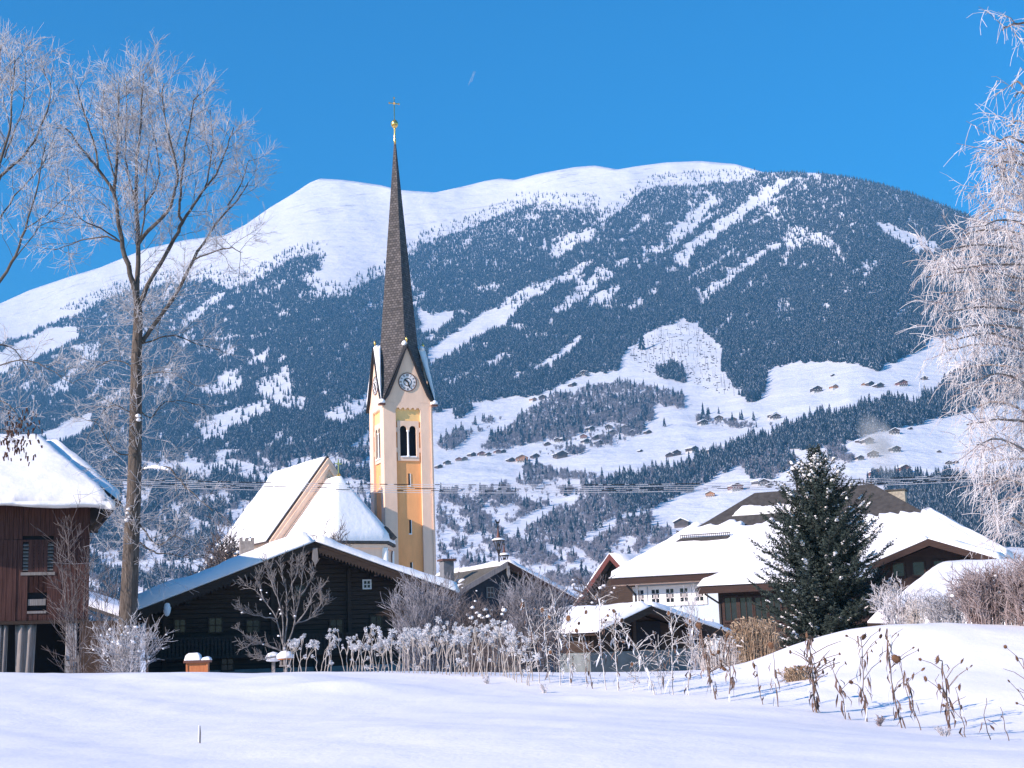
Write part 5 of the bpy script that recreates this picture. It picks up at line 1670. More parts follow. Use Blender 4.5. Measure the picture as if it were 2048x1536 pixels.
def clothe(res, out2, out3, dens, L1, L2, L3, r2=.022, r3=.012, up1=.18, up2=.1, start=.25, n2=7, n3=3, droop=0.0, spread=.9):
    """second, third and fourth order branching along a limb"""
    tot = 0
    acc = R_.random()
    m = len(res) - 1
    for i in range(m):
        a, b = res[i], res[i + 1]
        fr = i / m
        if fr < start: continue
        d = (b - a); l = d.length
        if l < 1e-5: continue
        d.normalize()
        acc += l * dens
        while acc > 1:
            acc -= 1
            p = a.lerp(b, R_.random())
            d1 = (d * .65 + perp(d) * spread + Vector((0, 0, .25 - droop))).normalized()
            LL = L1 * R_.uniform(.5, 1.1) * (1.15 - .5 * fr)
            j = shoot(p, d1, LL, r2, r2 * .55, 4, out2, up1 - droop * .5, .16)
            for c in range(n2):
                t = R_.uniform(.2, 1); kx = min(int(t * 4), 3)
                pp = j[kx].lerp(j[kx + 1], t * 4 - kx)
                dd = (j[kx + 1] - j[kx]).normalized()
                d2 = (dd * .7 + perp(dd) * .8).normalized()
                j2 = shoot(pp, d2, L2 * R_.uniform(.5, 1.15), r2 * .6, r3, 3, out3, up2 - droop, .18)
                for e in range(n3):
                    kk = R_.randrange(3)
                    p3 = j2[kk].lerp(j2[kk + 1], R_.random())
                    d3 = ((j2[kk + 1] - j2[kk]).normalized() * .8 + perp(dd) * .7).normalized()
                    shoot(p3, d3, L3 * R_.uniform(.5, 1.2), r3, r3 * .6, 2, out3, up2 - droop, .12)
            # leader continues as twig
            shoot(j[-1], (j[-1] - j[-2]), L2, r2 * .55, r3 * .7, 3, out3, up2 - droop, .1)


def local(seg, o):
    s = np.array(seg, float); s[:, 0:3] -= np.array(o); s[:, 3:6] -= np.array(o)
    return s


def clumps(name, spots, r0, r1, m, parent, o, squash=.6):
    """irregular lumps of snow caught in the twigs"""
    b = MB()
    for p in spots:
        r = R_.uniform(r0, r1)
        p = Vector(p) - Vector(o)
        n = 8
        base = len(b.v)
        vs_ = [(p.x, p.y, p.z + r * squash)]
        for ring, (rr, zz) in enumerate(((.7, .4), (1.0, -.05), (.55, -.4))):
            for k in range(n):
                a = 2 * math.pi * k / n + ring * .3
                j = R_.uniform(.75, 1.2)
                vs_.append((p.x + r * rr * j * math.cos(a), p.y + r * rr * j * math.sin(a), p.z + r * squash * zz * 1.6 * j))
        f = [(0, 1 + k, 1 + (k + 1) % n) for k in range(n)]
        for ring in range(2):
            f += [(1 + ring * n + k, 1 + (ring + 1) * n + k, 1 + (ring + 1) * n + (k + 1) % n, 1 + ring * n + (k + 1) % n) for k in range(n)]
        f.append(tuple(1 + 2 * n + k for k in range(n - 1, -1, -1)))
        b.add(vs_, f)
    o_ = b.build(name, m, parent, True)
    o_['kind'] = 'stuff'
    return o_


S1 = 2.1935


def z1(*c):
    a = np.array(c, float).reshape(-1, 2) / S1
    return [tuple(p) for p in a]


# --- the tall poplar
Yp = 58.0
base = V(250, 1352, Yp); base.z = gz(base.x, Yp)
pop = thing('poplar_tree', 'tall bare poplar with a forked trunk and frosted crown beside the barn', 'tree', base)
tr = []; l1 = []; l2 = []; l3 = []
trunk = limb_path([(249, 1360), (252, 1290), (257, 1220), (262, 1100), (268, 980), (271, 850), (273, 720), (276, 640), (275, 600)], (21, 7.5), Yp, 0, tr)
LIMBS = [
    (z1(603, 1330, 600, 1300, 607, 1070, 595, 850, 600, 700, 618, 520, 625, 330), (6.5, 1.2), 1.0),
    (z1(600, 1330, 570, 1200, 540, 1090, 515, 950, 500, 850, 430, 740, 380, 680, 330, 610, 290, 560), (6.0, 1.2), -2.2),
    (z1(500, 850, 512, 720, 517, 520, 522, 360), (4.0, 1.0), 1.6),
    (z1(430, 740, 415, 640, 385, 540, 350, 430, 335, 370), (2.6, .9), -1.4),
    (z1(605, 1340, 680, 1200, 760, 1050, 800, 970, 850, 900, 910, 810, 960, 740, 1000, 640, 1025, 560), (5.0, 1.0), 2.4),
    (z1(800, 970, 785, 930, 790, 850, 805, 700, 830, 560, 850, 440, 870, 420), (3.2, .9), -1.5),
    (z1(607, 1070, 650, 1010, 730, 930, 770, 830, 775, 740, 740, 600, 715, 450, 720, 370), (4.2, .9), -2.4),
    (z1(620, 1500, 640, 1470, 700, 1390, 780, 1270, 850, 1140, 910, 1040, 970, 950, 1040, 880, 1090, 800), (5.5, 1.1), 1.2),
    (z1(850, 1140, 950, 1100, 1020, 1090, 1060, 1110), (1.8, .7), -2.0),
    (z1(525, 1060, 470, 1040, 380, 1050, 310, 1070, 240, 1100), (2.0, .7), 1.5),
    (z1(525, 1060, 440, 1000, 360, 960, 300, 900), (1.8, .7), -1.5),
    (z1(900, 820, 920, 720, 930, 600, 920, 480), (1.8, .8), 2.5),
    (z1(1000, 900, 1060, 800, 1090, 700), (1.6, .7), 2.0),
    (z1(596, 880, 560, 760, 550, 640, 555, 480, 552, 330), (2.4, .8), 2.6),
    (z1(600, 940, 660, 860, 700, 760, 670, 560, 640, 400), (2.4, .8), 2.9),
    (z1(510, 800, 470, 660, 450, 540, 455, 400), (2.0, .8), 3.0),
    (z1(600, 1120, 630, 960, 640, 800, 655, 640), (2.0, .8), -3.0),
    ([(278, 940), (315, 934), (340, 937), (360, 962), (400, 1000), (425, 1022)], (2.6, .8), -1.5),
    ([(280, 1085), (300, 1100), (320, 1108), (345, 1107), (365, 1114), (395, 1092)], (2.2, .7), .8),
    ([(276, 1045), (300, 1075), (320, 1090), (350, 1072), (372, 1086)], (1.8, .6), -.8),
    ([(262, 910), (235, 905), (215, 880), (190, 840)], (1.5, .6), -1.0),
    ([(275, 690), (320, 676), (352, 672), (400, 690), (440, 700)], (1.9, .6), 1.6),
    ([(270, 760), (310, 745), (350, 748), (390, 770)], (1.4, .5), -1.6),
    ([(270, 810), (300, 835), (330, 805), (370, 803), (410, 815)], (1.4, .5), 1.6),
    ([(272, 740), (235, 720), (200, 730), (170, 750)], (1.4, .5), 1.2),
    ([(272, 830), (230, 810), (200, 830), (175, 870)], (1.3, .5), -1.2),
]
for i, (pp, rr, dy) in enumerate(LIMBS):
    # start depth: children of other limbs begin where these pass, near enough
    res = limb_path(pp, rr, Yp, dy, l1, .02)
    low = pp[0][1] > 640
    if low and i >= 17:
        clothe(res, l2, l3, 2.8, 1.6, .8, .4, .011, .006, .05, .0, .10, 6, 3)
    elif low:
        clothe(res, l2, l3, 2.2, 1.9, .9, .45, .011, .0065, .08, .03, .12, 8, 4)
    else:
        clothe(res, l2, l3, 2.8, 2.1, .9, .45, .012, .0070, .10, .07, .18, 9, 4)
# twiggy growth straight from the trunk
for i in range(190):
    k = R_.randrange(8, len(trunk) - 1)
    p = trunk[k].lerp(trunk[k + 1], R_.random()) if k + 1 < len(trunk) else trunk[k]
    d = Vector((R_.gauss(0, 1), R_.gauss(0, 1), R_.uniform(-.3, .6))).normalized()
    j = shoot(p, d, R_.uniform(.8, 3.4), .009, .006, 4, l3, .02, .2)
    for c in range(7):
        kk = R_.randrange(1, 4)
        shoot(j[kk], (j[kk + 1] - j[kk]).normalized() + perp(d) * .9, R_.uniform(.3, .9), .0075, .005, 2, l3, .02, .2)
tubes('trunk', local(tr, base), M_BARK, pop, 10)
tubes('limbs', local(l1, base), M_LIMB, pop, 6)['kind'] = 'stuff'
tubes('branches', local(l2, base), M_LIMB, pop, 4)['kind'] = 'stuff'
tubes('crown', local(l3, base), M_FROST, pop, 3)
sp = [V(257, 1018, Yp - .25), V(255, 1026, Yp - .25), V(258, 1034, Yp - .3), V(254, 1040, Yp - .2), V(276, 832, Yp - .2), V(277, 840, Yp - .2)] + [V(286 + 5 * i, 938 - 4 * math.sin(i * .35), Yp - .03 - i * .05) for i in range(11)]
clumps('lodged_snow', sp, .07, .13, M_CLUMP, pop, base, .8)

# --- its neighbour, half out of the picture
Yn = 50.0
base = V(-95, 1360, Yn); base.z = gz(base.x, Yn)
nb_t = thing('poplar_tree', 'frosted poplar whose crown reaches in over the barn roof', 'tree', base)
tr = []; l1 = []; l2 = []; l3 = []
trunk = limb_path([(-95, 1365), (-92, 1200), (-85, 1000), (-80, 800), (-70, 640), (-60, 560)], (22, 9), Yn, 0, tr)
for pp, rr, dy in [
    (z1(-150, 1420, 0, 1240, 70, 1120, 110, 1000, 150, 880, 180, 750, 205, 620), (5, 1), -1.5),
    (z1(-130, 1230, -60, 950, 0, 780, 90, 700, 150, 620, 195, 520, 225, 400, 190, 300), (6, 1), 1.2),
    (z1(-130, 1230, -40, 900, 0, 720, 40, 570, 55, 400, 62, 230), (6, 1), -1),
    (z1(-130, 1230, -60, 800, -30, 560, -10, 380, 0, 200), (6, 1), 1),
    (z1(0, 960, 60, 860, 120, 800, 190, 720, 240, 620), (2.5, .8), 2),
    (z1(110, 1000, 180, 960, 260, 890, 330, 820), (2, .7), 1),
    (z1(40, 1180, 120, 1060, 200, 980, 270, 960), (1.8, .7), -1.5),
    (z1(20, 690, 70, 560, 110, 420, 105, 240), (2.4, .8), 2.2),
    ([(-80, 820), (-20, 800), (20, 810), (45, 850)], (3, .7), -1.5), ([(-80, 700), (-10, 690), (30, 700), (60, 745)], (3, .7), 1.0),
    ([(-80, 760), (0, 730), (60, 720), (110, 745), (150, 770)], (2.4, .6), -.8), ([(-80, 880), (-10, 860), (30, 865)], (2.6, .6), .5),
]:
    res = limb_path(pp, (rr[0] * .75, rr[1] * .8), Yn, dy, l1, .02)
    if pp[0][1] > 690 and pp[0][0] == -80:
        clothe(res, l2, l3, 3.6, 1.1, .6, .3, .010, .007, .02, .0, .3, 7, 3)
    else:
        clothe(res, l2, l3, 2.9, 1.7, .8, .4, .010, .0063, .10, .07, .25, 8, 4)
tubes('trunk', local(tr, base), M_BARK, nb_t, 10)
tubes('limbs', local(l1, base), M_LIMB, nb_t, 6)['kind'] = 'stuff'
tubes('branches', local(l2, base), M_LIMB, nb_t, 4)['kind'] = 'stuff'
tubes('crown', local(l3, base), M_FROST, nb_t, 3)
# withered seed clusters hanging low
sd = []
for i in range(110):
    p = V(R_.gauss(42, 24), R_.gauss(868, 26), Yn + R_.uniform(-1.6, 0))
    sd.append((*p, *(p + Vector((R_.gauss(0, .03), R_.gauss(0, .03), -R_.uniform(.08, .2)))), R_.uniform(.02, .045), R_.uniform(.01, .03)))
tubes('seed_clusters', local(sd, base), mat('withered_seeds', (.07, .035, .025), .9, noise=.4, scale=8), nb_t, 5)['kind'] = 'stuff'

# --- weeping birch white with rime at the edge of the picture
Yb = 24.0
base = V(2165, 1330, Yb); base.z = gz(base.x, Yb)
bir = thing('weeping_birch', 'weeping birch thick with white rime at the edge of the picture', 'tree', base)
tr = []; l1 = []; l2 = []; l3 = []
limb_path([(2165, 1360), (2160, 1000), (2150, 600), (2130, 250), (2110, 20), (2100, -120)], (26, 5), Yb, 0, tr)
BX = np.array([(20, 2040), (60, 1992), (130, 2000), (190, 2020), (250, 2010), (300, 1965), (400, 1955), (450, 1930), (490, 1870), (560, 1850), (620, 1870), (680, 1870), (740, 1905), (800, 1925), (880, 1935), (960, 1965), (1040, 1985), (1110, 2010)], float)


def bir_edge(y): return float(np.interp(y, BX[:, 0], BX[:, 1]))


ends = [(60, .3), (175, .22), (195, .2), (255, .5), (285, .7), (310, 1), (335, 1), (365, 1), (395, 1), (430, 1.1), (470, 1.1), (500, 1.15), (525, 1.15), (555, 1.15), (590, 1.1), (625, 1.1), (660, 1.0), (700, 1), (740, 1), (780, 1), (815, 1), (850, 1), (890, 1), (930, 1), (970, 1), (1010, .9), (1050, .8), (540, 1), (610, 1), (450, 1), (350, 1), (760, 1), (900, 1), (680, 1)]
for i, (ye, dn) in enumerate(ends):
    xe = bir_edge(ye) + R_.uniform(0, 26) + (0 if i < 27 else 30)
    ys = ye + R_.uniform(20, 120)
    dy = R_.uniform(-2.4, 2.4)
    pp = [(2160, ys), (2110, ys - 55), (2060 if xe < 2040 else 2085, ye + (ys - ye) * .35 - 25), ((xe + 2050) / 2 if xe < 2040 else 2060, ye - 12), (xe, ye)]
    res = limb_path(pp, (4.5, 1.2), Yb, dy, l1, .01)
    n = int(17 * dn)
    m_ = len(res)
    for s in range(n):
        t = R_.uniform(.30, 1.0) ** .8
        k = min(int(t * (m_ - 1)), m_ - 2)
        p = res[k].lerp(res[k + 1], R_.random())
        d = (res[k + 1] - res[k]).normalized()
        j = shoot(p, d * .5 + perp(d) * .8, R_.uniform(.25, .75), .0058, .004, 3, l2, -.10, .2)
        for c in range(7):
            kk = R_.randrange(3)
            q = j[kk].lerp(j[kk + 1], R_.random())
            jj = shoot(q, (j[kk + 1] - j[kk]).normalized() * .6 + perp(d) * .7 + Vector((0, 0, -.25)), R_.uniform(.18, .6), .0047, .0034, 3, l3, -.28, .16)
            if R_.random() < .8:
                shoot(jj[1], (jj[2] - jj[1]).normalized() + perp(d) * .8, R_.uniform(.06, .2), .0048, .003, 1, l3, -.1, .1)
tubes('trunk', local(tr, base), M_PALE, bir, 10)
tubes('limbs', local(l1, base), mat('birch_limb', (.11, .075, .055), .9, color2=(.3, .27, .26), scale=9), bir, 5)['kind'] = 'stuff'
tubes('branches', local(l2, base), M_ROSE, bir, 4)['kind'] = 'stuff'
tubes('crown', local(l3, base), M_FROST2, bir, 3)

# --- small vase-shaped tree before the farmhouse
Yt = 46.5
Z4 = (250, 1040, 4.267)


def z4(*c):
    a = np.array(c, float).reshape(-1, 2) / Z4[2] + np.array(Z4[:2])
    return [tuple(p) for p in a]


base = V(572, 1352, Yt); base.z = gz(base.x, Yt)
sm = thing('fruit_tree', 'small knobbly bare fruit tree standing before the dark farmhouse', 'tree', base)
tr = []; l1 = []; l3 = []
limb_path(z4(1375, 1340, 1368, 1200, 1360, 1080), (4.5, 3.6), Yt, 0, tr)
for i, (pp, dy) in enumerate([
    (z4(1360, 1090, 1320, 950, 1290, 830, 1200, 700, 1110, 600, 1010, 560), .6), (z4(1350, 1050, 1345, 850, 1300, 650, 1230, 480, 1200, 380), -.5),
    (z4(1362, 1080, 1380, 850, 1380, 650, 1335, 450, 1330, 320), .4), (z4(1365, 1080, 1450, 880, 1440, 700, 1420, 500, 1430, 350), -.4),
    (z4(1440, 900, 1460, 800, 1500, 600, 1520, 420, 1520, 310), .5), (z4(1440, 900, 1530, 800, 1600, 650, 1670, 580), -.6), (z4(1450, 880, 1560, 850, 1660, 780, 1740, 680), .5),
    (z4(1360, 1130, 1330, 1120, 1200, 1060, 1060, 1010, 960, 920), .4), (z4(1340, 1120, 1180, 1060, 1080, 1060, 1000, 1100), -.4), (z4(1300, 850, 1200, 830, 1060, 800, 960, 750), -.7),
    (z4(1360, 1180, 1240, 1170, 1180, 1190, 1100, 1170), .3), (z4(1300, 650, 1260, 560, 1250, 400), .8), (z4(1500, 640, 1580, 520, 1600, 400), .8), (z4(1420, 560, 1470, 440, 1480, 360), -.8), (z4(1200, 700, 1150, 560, 1150, 460), -.3), (z4(1600, 800, 1680, 700, 1660, 600), .2)]):
    res = limb_path(pp, (1.7, .6), Yt, dy, l1, .012)
    m_ = len(res)
    for s in range(24):
        k = R_.randrange(int(m_ * .3), m_ - 1)
        p = res[k].lerp(res[k + 1], R_.random()); d = (res[k + 1] - res[k]).normalized()
        j = shoot(p, d * .5 + perp(d) * .6 + Vector((0, 0, .5)), R_.uniform(.12, .5), .0085, .006, 3, l3, .1, .16)
        for e_ in range(2):
            shoot(j[1 + e_], d + perp(d) * .8, R_.uniform(.08, .22), .007, .005, 2, l3, .1, .12)
tubes('trunk', local(tr, base), M_PALE, sm, 8)
tubes('limbs', local(l1, base), M_PALE, sm, 5)['kind'] = 'stuff'
tubes('crown', local(l3, base), M_PALE, sm, 4)
clumps('lodged_snow', [V(x / 4.267 + 250, y / 4.267 + 1040, Yt - .1) for x, y in ((1160, 680), (1160, 600), (1320, 765), (1000, 790), (1550, 730), (1210, 620), (1240, 800), (1330, 800), (1450, 820), (1180, 1060), (1310, 990))], .025, .05, M_CLUMP, sm, base, .8)


def shrub(name, label, px0, px1, ytop, Y, m, stems, cat='shrub', upright=.8, r=.011, base_py=1348, dens=1.0, snow=0, group=None, crown_from=0.0, snow_r=(.05, .12), n_br=9, base_spread=.25, twig=.35, lean=0.0):
    cx = (px0 + px1) / 2
    b0 = V(cx, base_py, Y); b0.z = gz(b0.x, Y) - .03
    t = thing(name, label, cat, b0, 0, group)
    H = float(P(cx, ytop, Y)[2]) - b0.z
    W = (px1 - px0) / 2 * Y / F
    a1 = []; a2 = []; tips = []
    for s in range(stems):
        an = R_.random() * 6.283
        rr = math.sqrt(R_.random())
        rr = rr if upright < .9 else R_.random() ** .4
        st = Vector((math.cos(an) * W * base_spread * rr, math.sin(an) * W * base_spread * rr, crown_from * H * .7))
        hh = H * R_.uniform(.72, 1.02) * (1 - .35 * rr * rr * (1 - upright * .6))
        end = Vector((math.cos(an) * W * rr + lean * W, math.sin(an) * W * rr, hh))
        n = 6; prev = st; j = [st]
        for i in range(n):
            tt = (i + 1) / n
            q = st.lerp(end, tt)
            bow = math.sin(tt * math.pi) * .12 * W * (1 if upright > .5 else 2)
            q = q + Vector((-math.cos(an) * bow * upright, -math.sin(an) * bow * upright, (1 - upright) * bow)) + rv(.012 * H * .4)
            a1.append((*prev, *q, r * 1.25 * (1 - .6 * i / n), r * 1.25 * (1 - .6 * (i + 1) / n)))
            prev = q; j.append(q)
        tips += j[3:]
        for c in range(int(n_br * dens)):
            t_ = R_.uniform(.06, .98) ** .9
            k = min(int(t_ * n), n - 1)
            p = j[k].lerp(j[k + 1], R_.random()); d = (j[k + 1] - j[k]).normalized()
            q = shoot(p, d * upright + perp(d) * .75, H * twig * R_.uniform(.4, 1) * (1.1 - .5 * t_), r * .85, r * .55, 3, a2, .10 * upright, .14)
            for e in range(3):
                kk = R_.randrange(3)
                shoot(q[kk].lerp(q[kk + 1], R_.random()), (q[kk + 1] - q[kk]).normalized() * .9 + perp(d) * .6, H * twig * .38 * R_.uniform(.4, 1.1), r * .7, r * .45, 2, a2, .08 * upright, .12)
    tubes('stems', np.array(a1), m, t, 4)['kind'] = 'stuff'
    tubes('twigs', np.array(a2), m, t, 3)['kind'] = 'stuff'
    if snow:
        clumps('lodged_snow', [R_.choice(tips) + rv(.05 * H) for _ in range(snow)], *snow_r, M_CLUMP, t, (0, 0, 0), .75)
    return t


# --- shrubs, near and far
shrub('tall_shrub', 'tall leafless shrub growing up the corner of the red-brown barn', 104, 205, 1025, 56, M_TWIG, 12, upright=.8, r=.012, dens=1.0, twig=.24, lean=-.25)
shrub('tall_shrub', 'leafless shrub between the barn post and the poplar trunk', 160, 262, 1130, 60, M_TWIG, 12, upright=.8, r=.012, twig=.26)
shrub('bush', 'rounded frosty bush with snow tufts around the poplar foot', 178, 338, 1232, 52, M_FROST, 60, 'bush', upright=.7, r=.0085, snow=52, n_br=8, twig=.3, snow_r=(.03, .085))
shrub('treetop', 'round dark twiggy treetop behind the farmhouse roof and nave', 388, 516, 1046, 96, M_TWIG, 80, 'tree', upright=.55, r=.026, crown_from=.75, base_spread=.45, snow=60, snow_r=(.08, .17), twig=.16, n_br=10)
shrub('treetop', 'thin frosted treetop rising behind the farmhouse ridge before the apse', 622, 700, 1016, 100, M_TWIG, 30, 'tree', upright=.9, r=.022, crown_from=.8, base_spread=.5, twig=.12)
shrub('treetop', 'dark frosty treetop at the foot of the church tower', 876, 945, 1132, 92, M_TWIG, 22, 'tree', upright=.8, r=.020, crown_from=.5, twig=.16, snow=16, snow_r=(.06, .13))
shrub('bush', 'dense grey frosted bush against the farmhouse wall beside the stalks', 782, 925, 1150, 50, M_GBUSH, 100, 'bush', upright=.95, r=.0115, n_br=9, twig=.28, base_spread=.6)
shrub('bush', 'brownish bush with tufts of snow in the middle of the hedge', 900, 1018, 1196, 48, M_TWIG, 70, 'bush', upright=.8, r=.010, snow=46, n_br=8, twig=.28, base_spread=.6, snow_r=(.04, .11))
shrub('bush', 'tall frosted bush in front of the small turreted house', 1000, 1148, 1146, 50, M_GBUSH, 105, 'bush', upright=.95, r=.0115, n_br=9, twig=.28, base_spread=.6)
shrub('bush', 'low dark thicket behind the ball-headed stalks', 930, 1140, 1250, 45.5, M_TWIG, 80, 'bush', upright=.7, r=.009, n_br=8, twig=.4, base_spread=.8, snow=24, snow_r=(.03, .08))
shrub('treetop', 'dark bare tree with snow clots by the red-verged cottage', 1148, 1248, 1120, 98, M_TWIG, 24, 'tree', upright=.5, r=.024, crown_from=.45, base_spread=.3, twig=.2, snow=34, snow_r=(.07, .18))
shrub('young_tree', 'slender frosted sapling standing by the pale blue house', 1375, 1405, 1158, 52, M_FROST, 8, 'tree', upright=1.0, r=.012, twig=.2, base_spread=.3)
shrub('bush', 'white frosted bush arching beside the spruce on the mound', 1745, 1860, 1160, 37, M_FROST2, 44, 'bush', base_py=1252, upright=.75, r=.0095, n_br=7, twig=.34, base_spread=.35)
shrub('bush', 'greyish thicket on the mound before the snowed-in shed', 1835, 1960, 1180, 36, M_FROST, 70, 'bush', base_py=1258, upright=.75, r=.0085, n_br=9, twig=.34, base_spread=.6)
shrub('bush', 'large rosy-brown bush on top of the mound under the birch', 1905, 2075, 1128, 34.5, M_ROSE, 120, 'bush', base_py=1275, upright=.7, r=.0085, n_br=11, twig=.34, base_spread=.6, snow=14, snow_r=(.03, .07))
shrub('bush', 'tall rosy-brown bush rising into the hanging birch twigs', 2010, 2150, 1100, 33.5, M_ROSE, 90, 'bush', base_py=1285, upright=.7, r=.0085, n_br=10, twig=.34, base_spread=.6)
shrub('tuft', 'rime-white twig tuft poking from the snow by the last sunflower', 1870, 1912, 1448, 20.6, M_FROST2, 22, 'twigs', base_py=1490, upright=.8, r=.0045, n_br=3, twig=.3)
shrub('tuft', 'tiny white twig tuft in front of the ball-headed stalks', 962, 985, 1345, 33, M_FROST2, 12, 'twigs', base_py=1368, upright=.8, r=.006, n_br=3, twig=.3)
shrub('tuft', 'tiny white twig tuft before the frosted sunflower clump', 1076, 1100, 1362, 30.5, M_FROST2, 12, 'twigs', base_py=1384, upright=.7, r=.006, n_br=3, twig=.3)
shrub('tuft', 'low brown twig tuft half buried beside the tall sunflower clump', 1742, 1770, 1428, 23.2, M_ROSE, 14, 'twigs', base_py=1446, upright=.5, r=.006, n_br=3, twig=.4)

# --- bare crowns far down at the edge of the village
# --- spruce
M_NEEDLE = mat('spruce_needles', (0.012, 0.020, 0.016), 0.7, color2=(0.055, 0.072, 0.060), scale=3.0, spec=.25)
Ys = 47.0
base = V(1655, 1270, Ys); base.z = gz(base.x, Ys)
spr = thing('spruce_tree', 'dense dark green spruce flecked with snow before the blue house', 'tree', base)
ztop = float(P(1657, 893, Ys)[2]) - base.z
prof = np.array([(893, 0), (915, 14), (950, 42), (1000, 74), (1060, 104), (1130, 122), (1200, 134), (1255, 128), (1300, 120)], float)
kpx = Ys / F
tr = [(0, 0, -.3, 0, 0, ztop * .5, .13, .08), (0, 0, ztop * .5, 0, 0, ztop, .08, .012)]
tubes('trunk', tr, M_BARK, spr, 8)
ax = []; nv = []; nf = []; snow_sp = []
z = .15
lev = 0
while z < ztop - .05:
    fr = z / ztop
    py = 893 + (ztop - z) / kpx
    R0 = float(np.interp(py, prof[:, 0], prof[:, 1])) * kpx * .94
    nbr = 13 if fr < .7 else (9 if fr < .9 else 6)
    a0 = R_.random() * 6.28
    for kbr in range(nbr):
        a = a0 + 6.283 * (kbr + R_.uniform(-.25, .25)) / nbr
        Lb = max(.10, R0 * R_.uniform(.55, 1.22))
        out = Vector((math.cos(a), math.sin(a), 0)); side = Vector((-math.sin(a), math.cos(a), 0))
        rise = .55 - 1.0 * (1 - fr) * .75 + R_.uniform(-.1, .1)
        n = 5; j = [Vector((0, 0, z + R_.uniform(-.06, .06)))]
        for i in range(n):
            t = (i + 1) / n
            j.append(j[0] + out * (Lb * t) + Vector((0, 0, Lb * (rise * t - .25 * t * (1 - t) * 2 + .18 * t * t))))
        for i in range(n):
            ax.append((*j[i], *j[i + 1], .014 * (1.2 - i / n), .014 * (1.2 - (i + 1) / n)))
        nsh = max(5, int(Lb / .056))
        for s in range(nsh):
            t = .12 + .88 * (s + R_.random()) / nsh
            k = min(int(t * n), n - 1)
            p = j[k].lerp(j[k + 1], t * n - k)
            sg = 1 if s % 2 else -1
            d = ((j[k + 1] - j[k]).normalized() * .75 + side * sg * R_.uniform(.4, .9) + Vector((0, 0, R_.uniform(-.38, .15)))).normalized()
            if s == nsh - 1: d = (j[-1] - j[-2]).normalized()
            Ls = min(.44, .16 + .30 * Lb * (1.05 - t)) * R_.uniform(.7, 1.2)
            q = p + d * Ls
            # bottle-brush shoot: crossed ragged blades of needles
            w = .058
            u1 = d.cross(Vector((.3, .2, 1))).normalized(); u2 = d.cross(u1)
            nseg = max(3, int(Ls / .045))
            for h in range(nseg):
                tt = (h + R_.random()) / nseg
                c = p + d * (Ls * tt)
                for hh in range(3):
                    an = R_.random() * 6.28
                    e = (u1 * math.cos(an) + u2 * math.sin(an)) * (w * R_.uniform(.9, 1.5)) + d * .045
                    wv = d.cross(e).normalized() * .015
                    b_ = len(nv)
                    nv += [c - wv - d * .012, c + wv + d * .012, c + e]
                    nf.append((b_, b_ + 1, b_ + 2))
        if R_.random() < .78 and Lb > .2:
            for s in range(R_.randrange(1, 5)):
                t = R_.uniform(.5, 1.0); k = min(int(t * n), n - 1)
                q0_ = j[k].lerp(j[k + 1], t * n - k) + side * R_.uniform(-.08, .08) + Vector((0, 0, .05)); dd_ = (j[k + 1] - j[k]).normalized()
                for e_ in range(R_.randrange(2, 5)):
                    snow_sp.append(q0_ - dd_ * (.055 * e_) + side * R_.uniform(-.03, .03))
    z += .17 + .08 * (1 - fr)
    lev += 1
tubes('branches', ax, M_LIMB, spr, 4)['kind'] = 'stuff'
obj('crown', np_mesh('crown', np.array([tuple(p) for p in nv]), tris=np.array(nf), mats=[M_NEEDLE]), spr)
clumps('lodged_snow', snow_sp, .034, .075, M_CLUMP, spr, (0, 0, 0), .55)
# ------------------------------------------------------------------ frosted stalks and sunflowers in a row across the snow
M_STRAW = mat('pale_frosted_stem', (0.24, 0.19, 0.15), .85, color2=(0.56, 0.51, 0.47), scale=6)
M_RIME = mat('white_rime', (0.58, 0.57, 0.60), .8, color2=(0.84, 0.84, 0.87), scale=8)
M_DRYSTEM = mat('dry_brown_stem', (0.10, 0.062, 0.042), .9, color2=(0.26, 0.19, 0.15), scale=5)
M_DRYLEAF = mat('withered_leaf', (0.085, 0.045, 0.032), .9, color2=(0.22, 0.15, 0.12), scale=7)
M_HEAD = mat('dead_sunflower_disc', (0.055, 0.028, 0.018), .9, color2=(0.16, 0.08, 0.04), scale=14, bump=.006, bscale=30)
RS = random.Random(29)
ROWX = np.array([(560, 1346, 43.5), (700, 1345, 41), (800, 1346, 39), (900, 1350, 36.5), (1000, 1356, 34.5), (1060, 1362, 33.2), (1150, 1370, 32), (1300, 1387, 30), (1400, 1396, 28), (1560, 1410, 26), (1640, 1428, 25), (1740, 1440, 24), (1895, 1468, 21.5), (2010, 1478, 20), (2100, 1482, 19.5)], float)


def row_at(px):
    return float(np.interp(px, ROWX[:, 0], ROWX[:, 1])), float(np.interp(px, ROWX[:, 0], ROWX[:, 2]))


ORD = ['first', 'second', 'third', 'fourth', 'fifth', 'sixth', 'seventh', 'eighth', 'ninth', 'tenth', 'eleventh', 'twelfth', 'thirteenth', 'fourteenth', 'fifteenth', 'sixteenth', 'seventeenth', 'eighteenth', 'nineteenth']
TENS = {2: 'twenty', 3: 'thirty', 4: 'forty', 5: 'fifty', 6: 'sixty', 7: 'seventy', 8: 'eighty', 9: 'ninety'}


def nth(i):
    if i < 19: return ORD[i]
    n = i + 1
    if n > 99: return 'hundred-and-' + ORD[n - 101] if n > 100 else 'hundredth'
    t, u = divmod(n, 10)
    return (TENS[t][:-1] + 'ieth') if u == 0 else TENS[t] + '-' + ORD[u - 1]


def ball_head(c, r, seg):
    for k in range(int(52)):
        d = Vector((RS.gauss(0, 1), RS.gauss(0, 1), RS.gauss(.25, 1))).normalized()
        l = r * RS.uniform(.5, 1.2)
        seg.append((*(c + d * r * .1), *(c + d * l), .0035, .0068))


